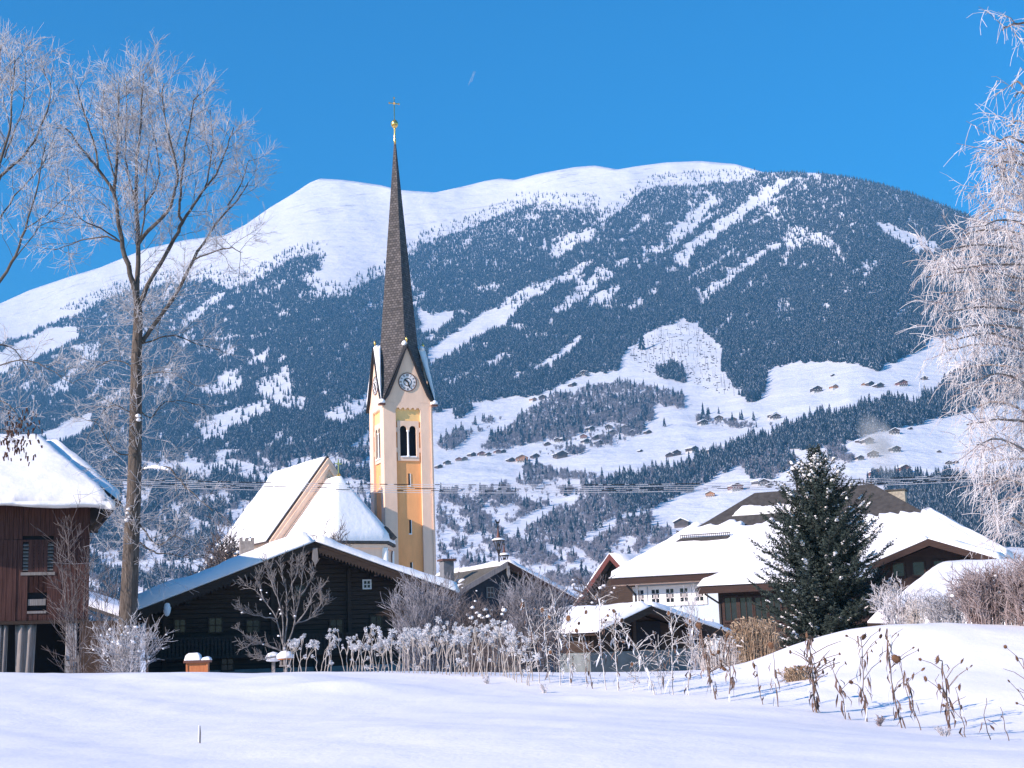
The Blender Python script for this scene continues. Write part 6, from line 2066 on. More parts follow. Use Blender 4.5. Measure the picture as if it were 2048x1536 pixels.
xs_ = []
x = 572.0
gaps = [(615, 632), (668, 690)]
while x < 1062:
    if not any(a < x < b for a, b in gaps): xs_.append(x)
    x += RS.uniform(5.0, 10.5)
x = 690.0
while x < 1075:
    xs_.append(x + .01); x += RS.uniform(9, 16)
xs_.sort()
for i, bx in enumerate(xs_):
    by, Y = row_at(bx)
    Y += RS.uniform(-.9, 1.5)
    b0 = V(bx, by, Y); b0.z = gz(b0.x, Y) - .03
    t = thing('frosted_stalk', 'rime-white ball-headed stalk, %s of its row counted from the bird table' % nth(i), 'flower stalk', b0, 0, 'ball-headed stalks along the garden edge')
    top = float(np.interp(bx, (560, 640, 680, 760, 860, 930, 1000, 1060), (1262, 1262, 1256, 1254, 1246, 1238, 1242, 1262))) + RS.uniform(-6, 34)
    H = (by - top) * Y / F
    st = []; hd = []
    lean = RS.gauss(0, .13); wv_ = RS.random()
    fork = H * RS.uniform(.45, .72)
    j = [Vector((0, 0, 0))]
    for k in range(4):
        q = Vector((lean * fork * (k + 1) / 4 + RS.gauss(0, .012), RS.gauss(0, .015), fork * (k + 1) / 4))
        st.append((*j[-1], *q, (.0105 + .005 * wv_) - .001 * k, (.0098 + .005 * wv_) - .001 * k)); j.append(q)
    heads = []
    nh = RS.choice((2, 3, 3, 4, 5, 6))
    for h in range(nh):
        d = Vector((lean + RS.gauss(0, .32), RS.gauss(0, .3), 1)).normalized()
        L = (H - fork) * RS.uniform(.35, 1.05)
        m1 = j[-1] + d * L * .5 + Vector((RS.gauss(0, .02), RS.gauss(0, .02), 0)); e = j[-1] + d * L + Vector((d.x * .1, 0, 0))
        st.append((*j[-1], *m1, .0085, .0075)); st.append((*m1, *e, .0075, .005))
        heads.append((e, RS.choice((.03, .04, .055, .065, .08, .105)) * RS.uniform(.9, 1.1)))
    if RS.random() < .5:
        q = j[RS.randrange(1, 4)]; e = q + Vector((RS.choice((-1, 1)) * RS.uniform(.08, .2), RS.gauss(0, .05), RS.uniform(.02, .2)))
        st.append((*q, *e, .010, .008)); heads.append((e, RS.uniform(.04, .07)))
    tubes('stem', st, M_STRAW, t, 5)
    for c, r in heads:
        sg = []
        ball_head(c, r, sg)
        tubes('flower_head', sg, M_RIME, t, 3)


def disc_head(parent, c, d, r, frost):
    """a nodding seed disc: domed face, ragged rim, back cup"""
    d = d.normalized()
    u = d.cross(Vector((.1, .2, 1))).normalized(); w = d.cross(u)
    b = MB(); n = 12
    rings = ((.0, .30), (.6, .26), (.92, .12), (1.0, -.05), (.65, -.32), (.18, -.52))
    vs_ = []
    for rr, zz in rings:
        for k in range(n):
            a = 6.283 * k / n
            jj = 1 + RS.uniform(-.08, .08)
            vs_.append(c + u * (math.cos(a) * r * rr * jj) + w * (math.sin(a) * r * rr * jj) + d * (zz * r))
    f = [(i * n + k, i * n + (k + 1) % n, (i + 1) * n + (k + 1) % n, (i + 1) * n + k) for i in range(len(rings) - 1) for k in range(n)]
    b.add(vs_, f)
    o = b.build('flower_head', M_HEAD, parent, True)
    pet = []
    for k in range(14):
        a = 6.283 * k / 14 + RS.uniform(-.2, .2)
        e = u * math.cos(a) + w * math.sin(a)
        pet.append((*(c + e * r * .9), *(c + e * r * RS.uniform(1.15, 1.5) + d * r * RS.uniform(-.3, .35)), r * .13, r * .04))
    tubes('rim', pet, M_RIME if frost else M_DRYLEAF, o, 3)
    return o


def sunflower(label, bx, by, tx, ty, heads=1, frost=1.0, leaves=8, branches=0, big=.085, r=.017, Yoff=0.0):
    _, Y = row_at(bx); Y += Yoff
    b0 = V(bx, by, Y); b0.z = gz(b0.x, Y) - .03
    t = thing('sunflower', label, 'sunflower', b0, 0, 'dead sunflowers standing in the snow')
    e = V(tx, ty, Y + RS.uniform(-.3, .3)) - b0
    n = 8; j = [Vector((0, 0, 0))]; st = []; fr = []
    bow = RS.uniform(-.06, .06)
    for i in range(n):
        k = (i + 1) / n
        q = Vector((e.x * k ** 1.25 + math.sin(k * 3.1) * bow + RS.gauss(0, .008), e.y * k + RS.gauss(0, .012), e.z * k))
        st.append((*j[-1], *q, r * .62 * (1.1 - .5 * i / n), r * .62 * (1.1 - .5 * (i + 1) / n))); j.append(q)
    hd = []
    if heads:
        d = Vector((RS.choice((-1, -1, 1)) * RS.uniform(.5, 1), RS.uniform(-1, .1), RS.uniform(-.5, .2)))
        hook = j[-1] + Vector((d.x * .05, d.y * .05, .015))
        st.append((*j[-1], *hook, r * .5, r * .45))
        hd.append((hook + d.normalized() * .03, d, big))
    for k in range(branches):
        i = RS.randrange(3, n); p = j[i]
        sx = RS.choice((-1, 1))
        d = Vector((sx * RS.uniform(.25, .8), RS.gauss(0, .35), RS.uniform(.35, 1.0))).normalized()
        L = RS.uniform(.18, .55) * min(1, e.z)
        m1 = p + d * L * .6; tip = p + d * L + Vector((sx * .05, 0, -.02))
        st.append((*p, *m1, r * .38, r * .32)); st.append((*m1, *tip, r * .32, r * .22))
        if k < heads + 3 or RS.random() < .4:
            hd.append((tip, Vector((sx * RS.uniform(.3, 1), RS.gauss(-.4, .4), RS.uniform(-.8, .3))), big * RS.uniform(.38, .72)))
    if frost > .7:
        for k in range(26):
            i = RS.randrange(2, n + 1); p = j[i] + Vector((RS.gauss(0, .05), RS.gauss(0, .05), RS.gauss(0, .05)))
            d = Vector((RS.gauss(0, .55), RS.gauss(0, .45), RS.uniform(-.35, 1))).normalized(); L = RS.uniform(.10, .36)
            q = p + d * L * .5 + Vector((RS.gauss(0, .02), 0, 0)); e2 = p + d * L + Vector((RS.gauss(0, .03), 0, -.03))
            st.append((*p, *q, .006, .005)); st.append((*q, *e2, .005, .0035))
    so = tubes('stem', st, M_STRAW if frost > .7 else M_DRYSTEM, t, 6)
    for s in st:
        a = np.array(s[0:3]); c = np.array(s[3:6])
        if frost > .15 and RS.random() < .25 + .75 * frost:
            o_ = np.array([-1, -.35, .3]) * s[6] * .55
            fr.append((*(a + o_), *(c + o_), s[6] * (.22 + .38 * frost), s[7] * (.22 + .38 * frost)))
    if fr: tubes('frost', fr, M_RIME, so, 5)
    for c, d, rr in hd:
        disc_head(t, c, d, rr, frost > .4)
    # limp leaves hanging along the stem
    b = MB(); lf = 0
    for k in range(leaves):
        i = RS.randrange(1, n); p = j[i].lerp(j[i + 1], RS.random()) if i < n else j[i]
        a = RS.random() * 6.283
        o2 = Vector((math.cos(a), math.sin(a), 0)); L = RS.uniform(.10, .30) * min(1, e.z); w = RS.uniform(.008, .024)
        p1 = p + o2 * RS.uniform(.03, .09) + Vector((0, 0, RS.uniform(-.01, .05))); p2 = p1 + o2 * RS.uniform(.0, .05) + Vector((RS.gauss(0, .02), RS.gauss(0, .02), -L * .5)); p3 = p2 + Vector((RS.gauss(0, .03), RS.gauss(0, .03), -L * .5))
        sd = Vector((-math.sin(a), math.cos(a), 0)); q = RS.gauss(0, .4); sd2 = (sd * math.cos(q) + o2 * math.sin(q))
        mi = 1 if RS.random() < frost * .55 else 0
        b.add([p - sd * .004, p + sd * .004, p1 - sd * w * .6, p1 + sd * w * .6, p1 + Vector((0, 0, -.012)), p2 - sd2 * w, p2 + sd2 * w, p2 + o2 * w * .7, p3],
              [(0, 1, 3, 2), (2, 4, 7, 5), (4, 3, 6, 7), (5, 7, 8), (7, 6, 8)], mi)
    if leaves:
        o = b.build('leaves', [M_DRYLEAF, M_RIME], t); o['kind'] = 'stuff'
    return t


SF = [
    ('tall slender frosted sunflower with one big nodding head by the turreted house', 1078, 1366, 1050, 1212, 1, 1, 6, 1, .115, .016, 0),
    ('frosted sunflower stem packed close behind the big nodding one', 1100, 1366, 1088, 1222, 1, 1, 10, 6, .07, .015, .3),
    ('tallest stem of the white sunflower clump, its side shoots upright', 1120, 1367, 1104, 1188, 0, 1, 10, 8, .06, .015, .0),
    ('frosted sunflower with two golden discs edging the small shed roof', 1141, 1370, 1140, 1238, 1, .9, 12, 6, .085, .016, .1),
    ('thin frosted stem before the eave of the small shed', 1172, 1372, 1158, 1262, 1, 1, 6, 3, .06, .013, .6),
    ('short bare stake standing between the frosted sunflowers', 1186, 1372, 1182, 1300, 0, .5, 2, 0, .05, .016, 0),
    ('many-headed frosted sunflower rising against the shed roof', 1212, 1375, 1198, 1196, 1, 1, 10, 9, .055, .016, 0),
    ('broad frosted sunflower with arching shoots below the shed gable', 1237, 1378, 1232, 1222, 1, 1, 14, 10, .055, .018, 0),
    ('small frosted stem nodding before the shed wall', 1264, 1386, 1268, 1330, 1, 1, 3, 0, .05, .012, 0),
    ('leaning frosted sunflower with a thick bowed stem before the shed', 1310, 1388, 1236, 1242, 1, 1, 10, 9, .06, .018, -.2),
    ('lacy white frosted plant among the sunflowers before the shed', 1322, 1390, 1312, 1282, 0, 1, 6, 12, .04, .011, .2),
    ('tall frosted sunflower cluster under the blue house windows', 1346, 1392, 1344, 1228, 1, 1, 12, 9, .055, .017, 0),
    ('frosted sunflower beside the tall cluster, its top bent over', 1374, 1394, 1386, 1244, 1, .9, 12, 7, .06, .016, .2),
    ('shaggy sunflower hung with big withered leaves by the veranda', 1432, 1398, 1402, 1252, 1, .45, 26, 7, .08, .02, 0),
    ('sunflower with brown drooping heads next to the shaggy one', 1459, 1402, 1448, 1272, 1, .4, 16, 4, .085, .018, 0),
    ('single short sunflower with a hanging head before the reeds', 1526, 1408, 1513, 1332, 1, .35, 4, 0, .07, .013, 0),
    ('single straight sunflower with a dark cup-shaped head near the mound', 1556, 1410, 1546, 1292, 1, .35, 5, 0, .075, .013, 0),
    ('thickest sunflower clump, dark brown and hung with many heads', 1634, 1428, 1622, 1272, 1, .25, 34, 12, .06, .026, 0),
    ('slanting sunflower stem propped against the thick brown clump', 1690, 1432, 1658, 1322, 1, .25, 10, 3, .07, .014, -.2),
    ('sunflower with curling side shoots in the middle of the mound', 1734, 1438, 1722, 1274, 1, .3, 18, 7, .065, .018, 0),
    ('tall thin sunflower with bare upright shoots before the mound top', 1804, 1449, 1776, 1262, 0, .5, 20, 8, .05, .017, 0),
    ('leaning sunflower with two orange-brown discs on the mound', 1842, 1453, 1797, 1318, 1, .2, 10, 2, .085, .012, 0),
    ('dark many-headed sunflower nearest the white twig tuft', 1897, 1466, 1884, 1322, 1, .3, 14, 7, .065, .018, 0),
    ('small single-headed sunflower between the dark one and the sticks', 1931, 1472, 1912, 1376, 1, .3, 4, 1, .055, .011, 0),
    ('bare dead stem, the taller of two sticks near the picture edge', 1982, 1476, 1974, 1396, 0, .5, 2, 0, .05, .011, 0),
    ('bare dead stem, the shorter of two sticks near the picture edge', 2018, 1478, 2003, 1414, 0, .6, 1, 0, .05, .010, 0),
    ('sunflower with small heads cut by the picture edge', 2078, 1480, 2046, 1318, 1, .4, 6, 8, .045, .014, 0),
]
for a in SF:
    a = list(a); a[6] = a[6] if a[6] > .7 else a[6] * .7; a[7] = int(a[7] * 1.6); a[9] *= .85
    sunflower(*a)

# golden reed grass between the row and the spruce
M_REED = mat('golden_reed', (0.26, 0.165, 0.10), .85, color2=(0.50, 0.38, 0.27), scale=5)
M_REEDF = mat('frosted_reed', (0.46, 0.38, 0.33), .85, color2=(0.68, 0.64, 0.62), scale=5)


def reeds(label, px0, px1, ytop, py, Y, n, m, thick=.006):
    b0 = V((px0 + px1) / 2, py, Y); b0.z = gz(b0.x, Y)
    t = thing('reed_grass', label, 'grass clump', b0, 0, 'clumps of dry grass')
    W = (px1 - px0) / 2 * Y / F; H = float(P((px0 + px1) / 2, ytop, Y)[2]) - b0.z
    s = []; pl_ = []
    for i in range(n):
        x = RS.uniform(-1, 1); y = RS.uniform(-.5, .5)
        h = H * RS.uniform(.55, 1.0) * (1 - .25 * abs(x) ** 3)
        p0 = Vector((x * W * .8, y * W, -.05)); p1 = Vector((x * W * .95 + RS.gauss(0, .05), y * W * 1.1, h * .6)); p2 = p1 + Vector((RS.gauss(0, .10), RS.gauss(0, .08), h * .4))
        s.append((*p0, *p1, thick, thick * .8)); s.append((*p1, *p2, thick * .8, thick * .4))
        for k in range(2):
            q = p0.lerp(p1, RS.uniform(.3, 1)); e = q + Vector((RS.gauss(0, .14), RS.gauss(0, .12), RS.uniform(-.22, .12)))
            s.append((*q, *e, thick * .9, thick * .3))
        if RS.random() < .5:
            e = p2 + Vector((RS.gauss(.05, .05), RS.gauss(0, .04), RS.uniform(-.10, .02)))
            pl_.append((*p2, *e, thick * 3.2, thick * 1.2))
    tubes('blades', s, m, t, 3)['kind'] = 'stuff'
    if pl_: tubes('plumes', pl_, m, t, 4)['kind'] = 'stuff'
    return t


reeds('broad golden clump of tall dry reeds beside the spruce', 1460, 1558, 1232, 1338, 38.5, 520, M_REED, .0085)
reeds('frosted pale reeds between the shaggy sunflowers and the golden clump', 1400, 1475, 1268, 1340, 37, 170, M_REEDF, .007)
reeds('low russet grass tuft on the flank of the mound', 1572, 1622, 1330, 1372, 29.5, 130, M_REED, .006)
reeds('dry grass standing on the mound top beside the white bush', 1815, 1850, 1198, 1255, 34.5, 70, M_REEDF, .007)
# ------------------------------------------------------------------ hamlets on the slopes
M_FWHITE = mat('far_white_wall', (.66, .62, .58), .9)
M_FDARK = mat('far_dark_timber', (.095, .073, .064), .9, noise=.3, scale=.4)
M_FORANGE = mat('far_orange_timber', (.46, .22, .10), .9, noise=.15, scale=.4)
M_FRED = mat('far_red_timber', (.24, .11, .08), .9, noise=.15, scale=.4)
M_FGREY = mat('far_grey_timber', (.15, .12, .11), .9, noise=.2, scale=.4)


def far_parts(w, d, h, rise, base_m, top_m, wins, oh=.9):
    """meshes of a small alpine house: plastered base, timber storey with gable, balcony, snow roof, windows"""
    out = []
    hb = h * .42
    b = MB().box(-w / 2, w / 2, 0, d, -3, hb); out.append(('base_wall', b, base_m))
    b = MB().box(-w / 2, w / 2, -.02, d + .02, hb, h).prism([(-w / 2, h), (w / 2, h), (0, h + rise * .94)], 0, d); out.append(('timber_storey', b, top_m))
    s = rise / (w / 2)
    for sg in (-1, 1):
        e = w / 2 + oh; ze_ = h - oh * s
        q = [(0, h + rise + .05), (sg * e, ze_ + .05), (sg * e, ze_ + .75), (0, h + rise + .75)]
        b = MB().prism(q if sg > 0 else q[::-1], -oh * 1.3, d + oh); out.append(('roof_snow', b, M_ROOFSNOW))
        q = [(0, h + rise - .25), (sg * e, ze_ - .25), (sg * e, ze_ + .04), (0, h + rise + .04)]
        b = MB().prism(q if sg > 0 else q[::-1], -oh * 1.3 - .05, d + oh); out.append(('roof', b, M_FDARK))
    if wins:
        n = max(2, int(w / 3))
        for i in range(n):
            x = -w / 2 + w * (i + .5) / n
            b = MB().box(x - .5, x + .5, -.06, .1, hb * .30, hb * .30 + 1.2); out.append(('window', b, M_FDARK))
            b = MB().box(x - .5, x + .5, -.1, .1, hb + .9, hb + 2.0); out.append(('window', b, M_FWHITE if top_m is not M_FWHITE else M_FDARK))
        b = MB().box(-w / 2 - .3, w / 2 + .3, -1.1, -.03, hb - .1, hb + .55); out.append(('balcony', b, top_m))
    return out


KINDS_ = {
    'chalet': (11, 12, 6.5, 2.6, M_FWHITE, M_FDARK, True), 'brown': (12, 13, 6.8, 2.8, M_FWHITE, M_FRED, True), 'orange': (12, 12, 6.5, 2.8, M_FWHITE, M_FORANGE, True),
    'barn': (10, 12, 5.0, 2.4, M_FGREY, M_FDARK, False), 'hut': (6, 6, 3.0, 1.6, M_FDARK, M_FDARK, False), 'red': (11, 11, 6.2, 2.7, M_FWHITE, M_FORANGE, False),
}
DESC = {'chalet': 'white and dark timber chalet', 'brown': 'white-based brown chalet', 'orange': 'sunlit orange timber chalet', 'barn': 'dark timber barn', 'hut': 'tiny dark hay hut', 'red': 'plain orange-walled house'}
PROTO = {}


def far_house(kind, px, py, wpx, label, group, turn=None):
    D = float(mt_dist(np.array([px]), np.array([py]))[0])
    q = P(px, py, D)
    k = KINDS_[kind]
    s = .80 * wpx * D / F / (k[0] + 1.8)
    o = thing('chalet' if kind != 'barn' and kind != 'hut' else ('barn' if kind == 'barn' else 'hay_hut'), label, 'house' if kind not in ('barn', 'hut') else kind, (q[0], q[1], q[2] - .6 * s), (turn if turn is not None else R_.uniform(-.2, .75)), group)
    o.scale = (s, s, s)
    if kind not in PROTO:
        PROTO[kind] = [(n, b.build(n, m, o)) for n, b, m in far_parts(*k)]
    else:
        for n, src_o in PROTO[kind]:
            c = src_o.copy(); COL.objects.link(c); c.parent = o; c.matrix_parent_inverse = Matrix.Identity(4)
    return o


def ez(x, y): return (860 + x / 2.9257, 700 + y / 2.9257)
def gz_(x, y): return (1480 + x / 3.4912, 580 + y / 3.4912)


HAM = [
    ('in the hamlet nearest the tower', 'houses of the hamlet beside the tower', ez, [('barn', 60, 692, 50), ('chalet', 105, 672, 52), ('brown', 170, 652, 50), ('chalet', 205, 648, 46), ('barn', 255, 622, 52), ('brown', 305, 620, 56), ('chalet', 345, 622, 46), ('brown', 400, 606, 48), ('barn', 432, 602, 46)]),
    ('beside the big sunlit chalet', 'barns beside the sunlit chalet', ez, [('barn', 480, 655, 58), ('barn', 622, 632, 60), ('barn', 775, 632, 96)]),
    ('in the wooded hamlet', 'houses of the wooded hamlet', ez, [('barn', 690, 560, 50), ('chalet', 745, 540, 52), ('barn', 790, 530, 46), ('brown', 898, 520, 56), ('chalet', 950, 475, 58), ('chalet', 920, 548, 58), ('barn', 982, 524, 64), ('chalet', 996, 556, 56), ('chalet', 1046, 466, 60), ('chalet', 1072, 496, 58), ('chalet', 1140, 468, 56), ('chalet', 1186, 496, 56), ('chalet', 1243, 468, 60), ('barn', 1282, 490, 50)]),
    ('on the forest-edge meadow', 'houses along the upper forest edge', ez, [('orange', 612, 300, 46), ('barn', 660, 288, 60), ('barn', 845, 212, 52), ('chalet', 900, 150, 60), ('barn', 870, 158, 40)]),
    ('of the farm above the spruce belt', 'buildings of the farm above the spruce belt', ez, [('barn', 1405, 626, 60), ('barn', 1445, 618, 76), ('chalet', 1552, 600, 74), ('barn', 1600, 606, 58), ('chalet', 1658, 604, 62)]),
    ('along the terrace lane', 'houses along the terrace lane', ez, [('chalet', 1606, 440, 66), ('chalet', 1692, 416, 66), ('barn', 1775, 418, 56), ('chalet', 2025, 400, 66)]),
    ('above the hipped roof', 'houses above the hipped roof', ez, [('orange', 1640, 862, 72), ('brown', 1800, 826, 96), ('chalet', 1955, 796, 80), ('barn', 1995, 800, 50)]),
    ('on the high bright meadow', 'houses on the high bright meadow', gz_, [('chalet', 545, 716, 92), ('red', 668, 692, 66), ('red', 868, 670, 46), ('barn', 918, 668, 70), ('barn', 982, 682, 80), ('brown', 1142, 672, 92), ('barn', 1292, 628, 60)]),
    ('on the lane to the high meadow', 'houses on the lane to the high meadow', gz_, [('chalet', 256, 904, 82), ('barn', 316, 936, 44)]),
    ('in the smoky hamlet', 'houses of the smoky hamlet', gz_, [('chalet', 905, 1078, 96), ('barn', 850, 1066, 60), ('chalet', 935, 1172, 100), ('chalet', 845, 1190, 70), ('brown', 960, 1304, 110), ('chalet', 1085, 1010, 90), ('barn', 1195, 975, 40), ('chalet', 1095, 1134, 90), ('brown', 1160, 1276, 110), ('chalet', 1462, 1222, 60), ('barn', 1510, 1212, 50), ('barn', 1392, 1136, 40)]),
    ('at the foot of the spruce slope', 'houses at the foot of the spruce slope', gz_, [('chalet', 150, 1366, 90), ('barn', 200, 1360, 60), ('barn', 552, 1140, 50)]),
]
for where, grp, fn, lst in HAM:
    cnt = {}
    tot_ = {}
    for k, x, y, w in lst: tot_[k] = tot_.get(k, 0) + 1
    for k, x, y, w in sorted(lst, key=lambda e: e[1]):
        px, py = fn(x, y)
        sc_ = 2.9257 if fn is ez else 3.4912
        i = cnt.get(k, 0); cnt[k] = i + 1
        lab = '%s %s' % (DESC[k], where)
        if tot_[k] > 1: lab += ', %s counted eastward' % ORD[i]
        far_house(k, px, py, w / sc_, lab, grp)
far_house('orange', *ez(540, 658), 92 / 2.9257, 'large sunlit orange chalet standing out on the slope by the tower', None, .1)
far_house('barn', *ez(1470, 1040), 120 / 2.9257, 'wide snowy farm barn just above the hipped roof edge', None, -.3)
far_house('hut', *ez(1236, 596), 34 / 2.9257, 'tiny dark hay hut alone on the open terrace meadow', None)
far_house('hut', *gz_(652, 600), 34 / 3.49, 'tiny dark hay hut highest on the bright meadow', None)
far_house('hut', *gz_(1132, 750), 40 / 3.49, 'tiny dark hay hut below the brown chalet', None)
far_house('hut', *gz_(795, 842), 42 / 3.49, 'tiny dark hay hut low on the bright meadow', None)
far_house('brown', *ez(1345, 1168), 46 / 2.9257, 'little farmhouse peeping over the hipped roof corner', None)

# lone conifers on the meadows
LONE = [(ez(1598, 385), 95, 'tall lone spruce beside the terrace lane'), (ez(1632, 375), 50, 'small spruce close to the tall one by the lane'), (ez(1690, 375), 50, 'small spruce above the lane houses'), (ez(1815, 410), 60, 'spruce at the far end of the lane houses'),
        (ez(1895, 415), 50, 'little spruce farthest along the terrace lane'), (ez(1372, 450), 70, 'dark spruce at the rim of the wooded hamlet'), (ez(1050, 545), 60, 'spruce among the wooded hamlet roofs'), (ez(1112, 525), 55, 'spruce in the middle of the wooded hamlet'),
        (ez(150, 405), 60, 'first of the young spruces on the meadow by the tower'), (ez(172, 400), 60, 'second of the young spruces on the meadow by the tower'), (ez(265, 440), 70, 'spruce pair member nearer the tower on the snowy rise'), (ez(318, 410), 50, 'small spruce crowning the snowy rise by the tower'),
        (ez(1910, 455), 50, 'small spruce below the terrace lane'), (gz_(95, 905), 60, 'spruce at the bend below the clearcut'), (gz_(15, 910), 75, 'larger spruce at the bend below the clearcut'), (gz_(490, 870), 60, 'lone spruce at the top of the long spruce belt'), (gz_(1220, 850), 70, 'lone spruce before the big forest tongue'),
        (ez(1240, 1), 150, 'tall dark spruce standing in the clearcut')]
lone_me = [conifer_mesh(40 + i, [M_FARGREEN, M_FARSNOW]) for i in range(3)]
for i, ((px, py), hz_, lab) in enumerate(LONE):
    D = float(mt_dist(np.array([px]), np.array([py]))[0])
    q = P(px, py, D)
    t = thing('spruce', lab, 'tree', q, R_.random() * 6.28, 'lone spruces on the slopes')
    h = hz_ / 3.1 * D / F
    s = h / 23.0
    o = obj('crown', lone_me[i % 3], t); o.scale = (s * 1.15, s * 1.15, s)
    tubes('trunk', [(0, 0, -2 * s, 0, 0, 8 * s, .35 * s, .25 * s)], M_BARK, t, 5)

# stumps and fallen wood left on the clearcut
st_ = []
cc = pl(ZB_, 1240, 1150, 1340, 1070, 1460, 1010, 1560, 985, 1640, 1030, 1710, 1090, 1760, 1150, 1750, 1250, 1830, 1350, 1860, 1410, 1700, 1370, 1560, 1300, 1320, 1260)
n = 0
while n < 420:
    x, y = R_.uniform(1250, 1490), R_.uniform(640, 800)
    if inside(cc, np.array([x]), np.array([y]))[0]:
        D = float(mt_dist(np.array([x]), np.array([y]))[0]); q = Vector(P(x, y, D))
        if R_.random() < .3:
            st_.append((*q, *(q + Vector((R_.gauss(0, .6), 0, R_.uniform(9, 19)))), .35, .15))
        else:
            st_.append((*q, *(q + Vector((R_.gauss(0, 3.5), R_.gauss(0, 2), R_.uniform(.6, 2.2)))), R_.uniform(.6, 1.3), R_.uniform(.4, .9)))
        n += 1
cs = tubes('clearcut_debris', st_, M_FDARK, None, 4)
tag(cs, 'scattered stumps, brash and thin leftover stems on the steep clearcut', kind='stuff')

# ------------------------------------------------------------------ wires across the village
M_WIRE = mat('frosted_wire', (.30, .30, .33), .7, color2=(.62, .62, .66), scale=.6, detail=1)
for k in range(5):
    a = np.array([(-500, 938), (0, 952), (480, 965.5), (760, 969), (1024, 971), (1300, 970), (1600, 964), (2000, 948), (2500, 920)], float)
    xs2 = np.linspace(-500, 2500, 41)
    ys2 = np.interp(xs2, a[:, 0], a[:, 1])
    ys2 = np.convolve(np.pad(ys2, 4, mode='reflect', reflect_type='odd'), np.ones(9) / 9, mode='valid') + k * 4.1 - (abs(xs2 - 900) / 900) * .7 * k
    ps = P(xs2, ys2, 118.0 + k * .5)
    o0 = Vector(ps[0])
    t = thing('power_line', ['uppermost', 'second', 'third', 'fourth', 'lowest'][k] + ' of the five thin power lines crossing before the church', 'power line', o0, 0, 'power lines before the church')
    tubes('wire', local([(*ps[i], *ps[i + 1], .022, .022) for i in range(40)], o0), M_WIRE, t, 5)
    if k in (0, 2, 3):
        sl_ = []
        for i in range(70):
            u = R_.uniform(0, 39); ii = int(u); p = ps[ii] * (1 - (u - ii)) + ps[ii + 1] * (u - ii); d = (ps[ii + 1] - ps[ii]); d /= np.linalg.norm(d)
            sl_.append((*p, *(p + d * R_.uniform(.3, 1.2)), .034, .034))
        o_ = tubes('bare_stretches', local(sl_, o0), M_IRON, t, 5); o_['kind'] = 'stuff'

# ------------------------------------------------------------------ vapour trail high over the mountain
for k, dx in enumerate((0, 6)):
    p0 = Vector(P(937 + dx, 170 - dx, 9000.0)); p1 = Vector(P(948 + dx * .4, 143, 9000.0))
    t = thing('vapour_trail', ['longer', 'shorter'][k] + ' of the two faint vapour streaks in the blue sky', 'vapour trail', p0)
    tubes('streak', [(0, 0, 0, *(p1 - p0), 1.2, .9)], M_FWHITE, t, 6)

# ------------------------------------------------------------------ chimney smoke
sm_pts = [(CHIM_TOP, .45), (CHIM_TOP + Vector((-.2, .3, 1.2)), .8), (CHIM_TOP + Vector((-.5, .8, 2.6)), 1.25), (CHIM_TOP + Vector((-.6, 1.4, 4.2)), 1.6), (CHIM_TOP + Vector((-.9, 2.2, 5.8)), 1.7), (CHIM_TOP + Vector((-1.6, 3, 7.4)), 1.5), (CHIM_TOP + Vector((-2.4, 4, 8.8)), .8)]
sm_pts = [(CHIM_TOP + (c - CHIM_TOP) * .66, r * .8) for c, r in sm_pts]
b = MB(); n = 14
vs_ = []
for i, (c, r) in enumerate(sm_pts):
    for k in range(n):
        a = 6.283 * k / n
        vs_.append(tuple(c + Vector((math.cos(a) * r * R_.uniform(.85, 1.15), math.sin(a) * r * R_.uniform(.85, 1.15), 0))))
f = [(i * n + k, i * n + (k + 1) % n, (i + 1) * n + (k + 1) % n, (i + 1) * n + k) for i in range(len(sm_pts) - 1) for k in range(n)]
f += [tuple(range(n - 1, -1, -1)), tuple(range((len(sm_pts) - 1) * n, len(sm_pts) * n))]
b.add(vs_, f)
smk = b.build('smoke', [], None, True)
mm = bpy.data.materials.new('wood_smoke'); mm.use_nodes = True
nt = mm.node_tree; nt.nodes.remove(nt.nodes['Principled BSDF'])
pvs = nt.nodes.new('ShaderNodeVolumePrincipled'); pvs.inputs['Color'].default_value = (.97, .98, 1, 1); pvs.inputs['Density'].default_value = .16
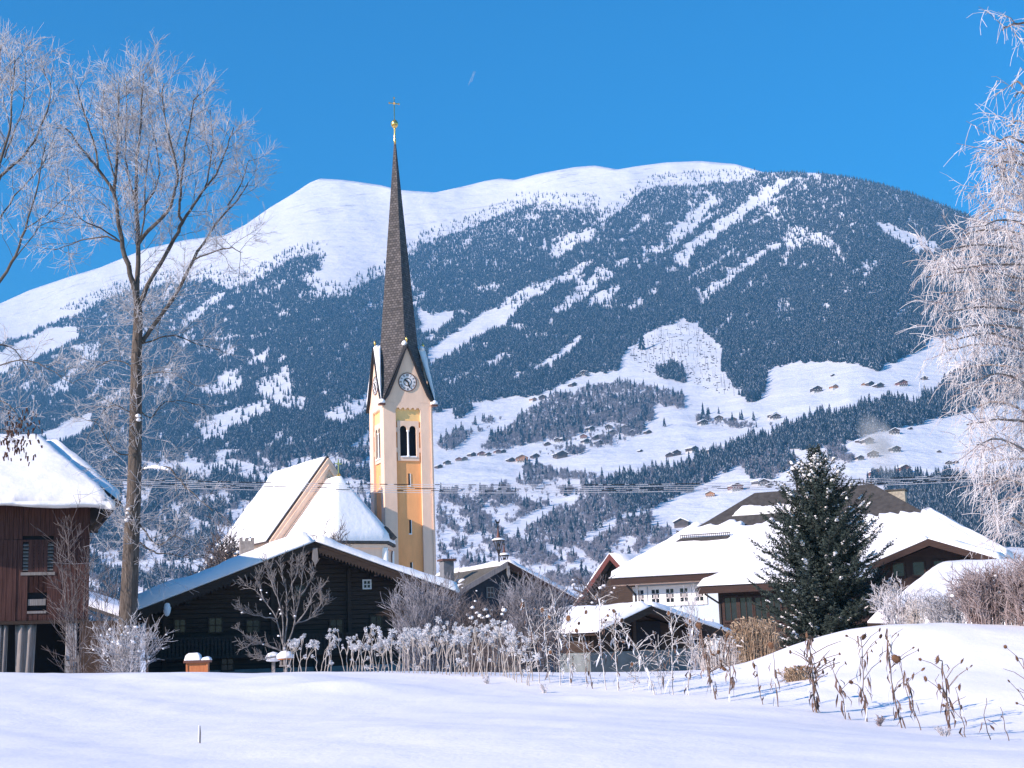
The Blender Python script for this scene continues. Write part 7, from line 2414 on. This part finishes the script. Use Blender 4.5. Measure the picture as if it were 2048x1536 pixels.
nzs = nt.nodes.new('ShaderNodeTexNoise'); nzs.inputs['Scale'].default_value = .9; nzs.inputs['Detail'].default_value = 4
tcs = nt.nodes.new('ShaderNodeTexCoord'); rps = nt.nodes.new('ShaderNodeMapRange')
rps.inputs['From Min'].default_value = .30; rps.inputs['From Max'].default_value = .75; rps.inputs['To Max'].default_value = 1.3
nt.links.new(tcs.outputs['Object'], nzs.inputs['Vector']); nt.links.new(nzs.outputs['Fac'], rps.inputs['Value']); 
vm = nt.nodes.new('ShaderNodeVectorMath'); vm.operation = 'SUBTRACT'; vm.inputs[1].default_value = (.5, .5, .5); nt.links.new(tcs.outputs['Generated'], vm.inputs[0])
vl = nt.nodes.new('ShaderNodeVectorMath'); vl.operation = 'LENGTH'; nt.links.new(vm.outputs[0], vl.inputs[0])
fo_ = nt.nodes.new('ShaderNodeMapRange'); fo_.inputs['From Min'].default_value = .52; fo_.inputs['From Max'].default_value = .05; nt.links.new(vl.outputs['Value'], fo_.inputs['Value'])
ml = nt.nodes.new('ShaderNodeMath'); ml.operation = 'MULTIPLY'; nt.links.new(rps.outputs[0], ml.inputs[0]); nt.links.new(fo_.outputs[0], ml.inputs[1])
nt.links.new(ml.outputs[0], pvs.inputs['Density'])
nt.links.new(pvs.outputs[0], nt.nodes['Material Output'].inputs['Volume'])
smk.data.materials.append(mm)
tag(smk, 'wisp of pale smoke drifting up from the stone chimney', kind='stuff')
# ------------------------------------------------------------------ the air of the valley
hz = MB().box(-6500, 6500, -60, 8600, -300, 2100).build('haze', [])
hm = bpy.data.materials.new('valley_haze')
hm.use_nodes = True
hn = hm.node_tree
hn.nodes.remove(hn.nodes['Principled BSDF'])
pv = hn.nodes.new('ShaderNodeVolumePrincipled')
pv.inputs['Color'].default_value = (0.18, 0.57, 1.0, 1)
pv.inputs['Density'].default_value = 0.000105
pv.inputs['Anisotropy'].default_value = 0.0
hn.links.new(pv.outputs[0], hn.nodes['Material Output'].inputs['Volume'])
hz.data.materials.append(hm)
tag(hz, 'thin blue winter haze filling the valley', kind='stuff')
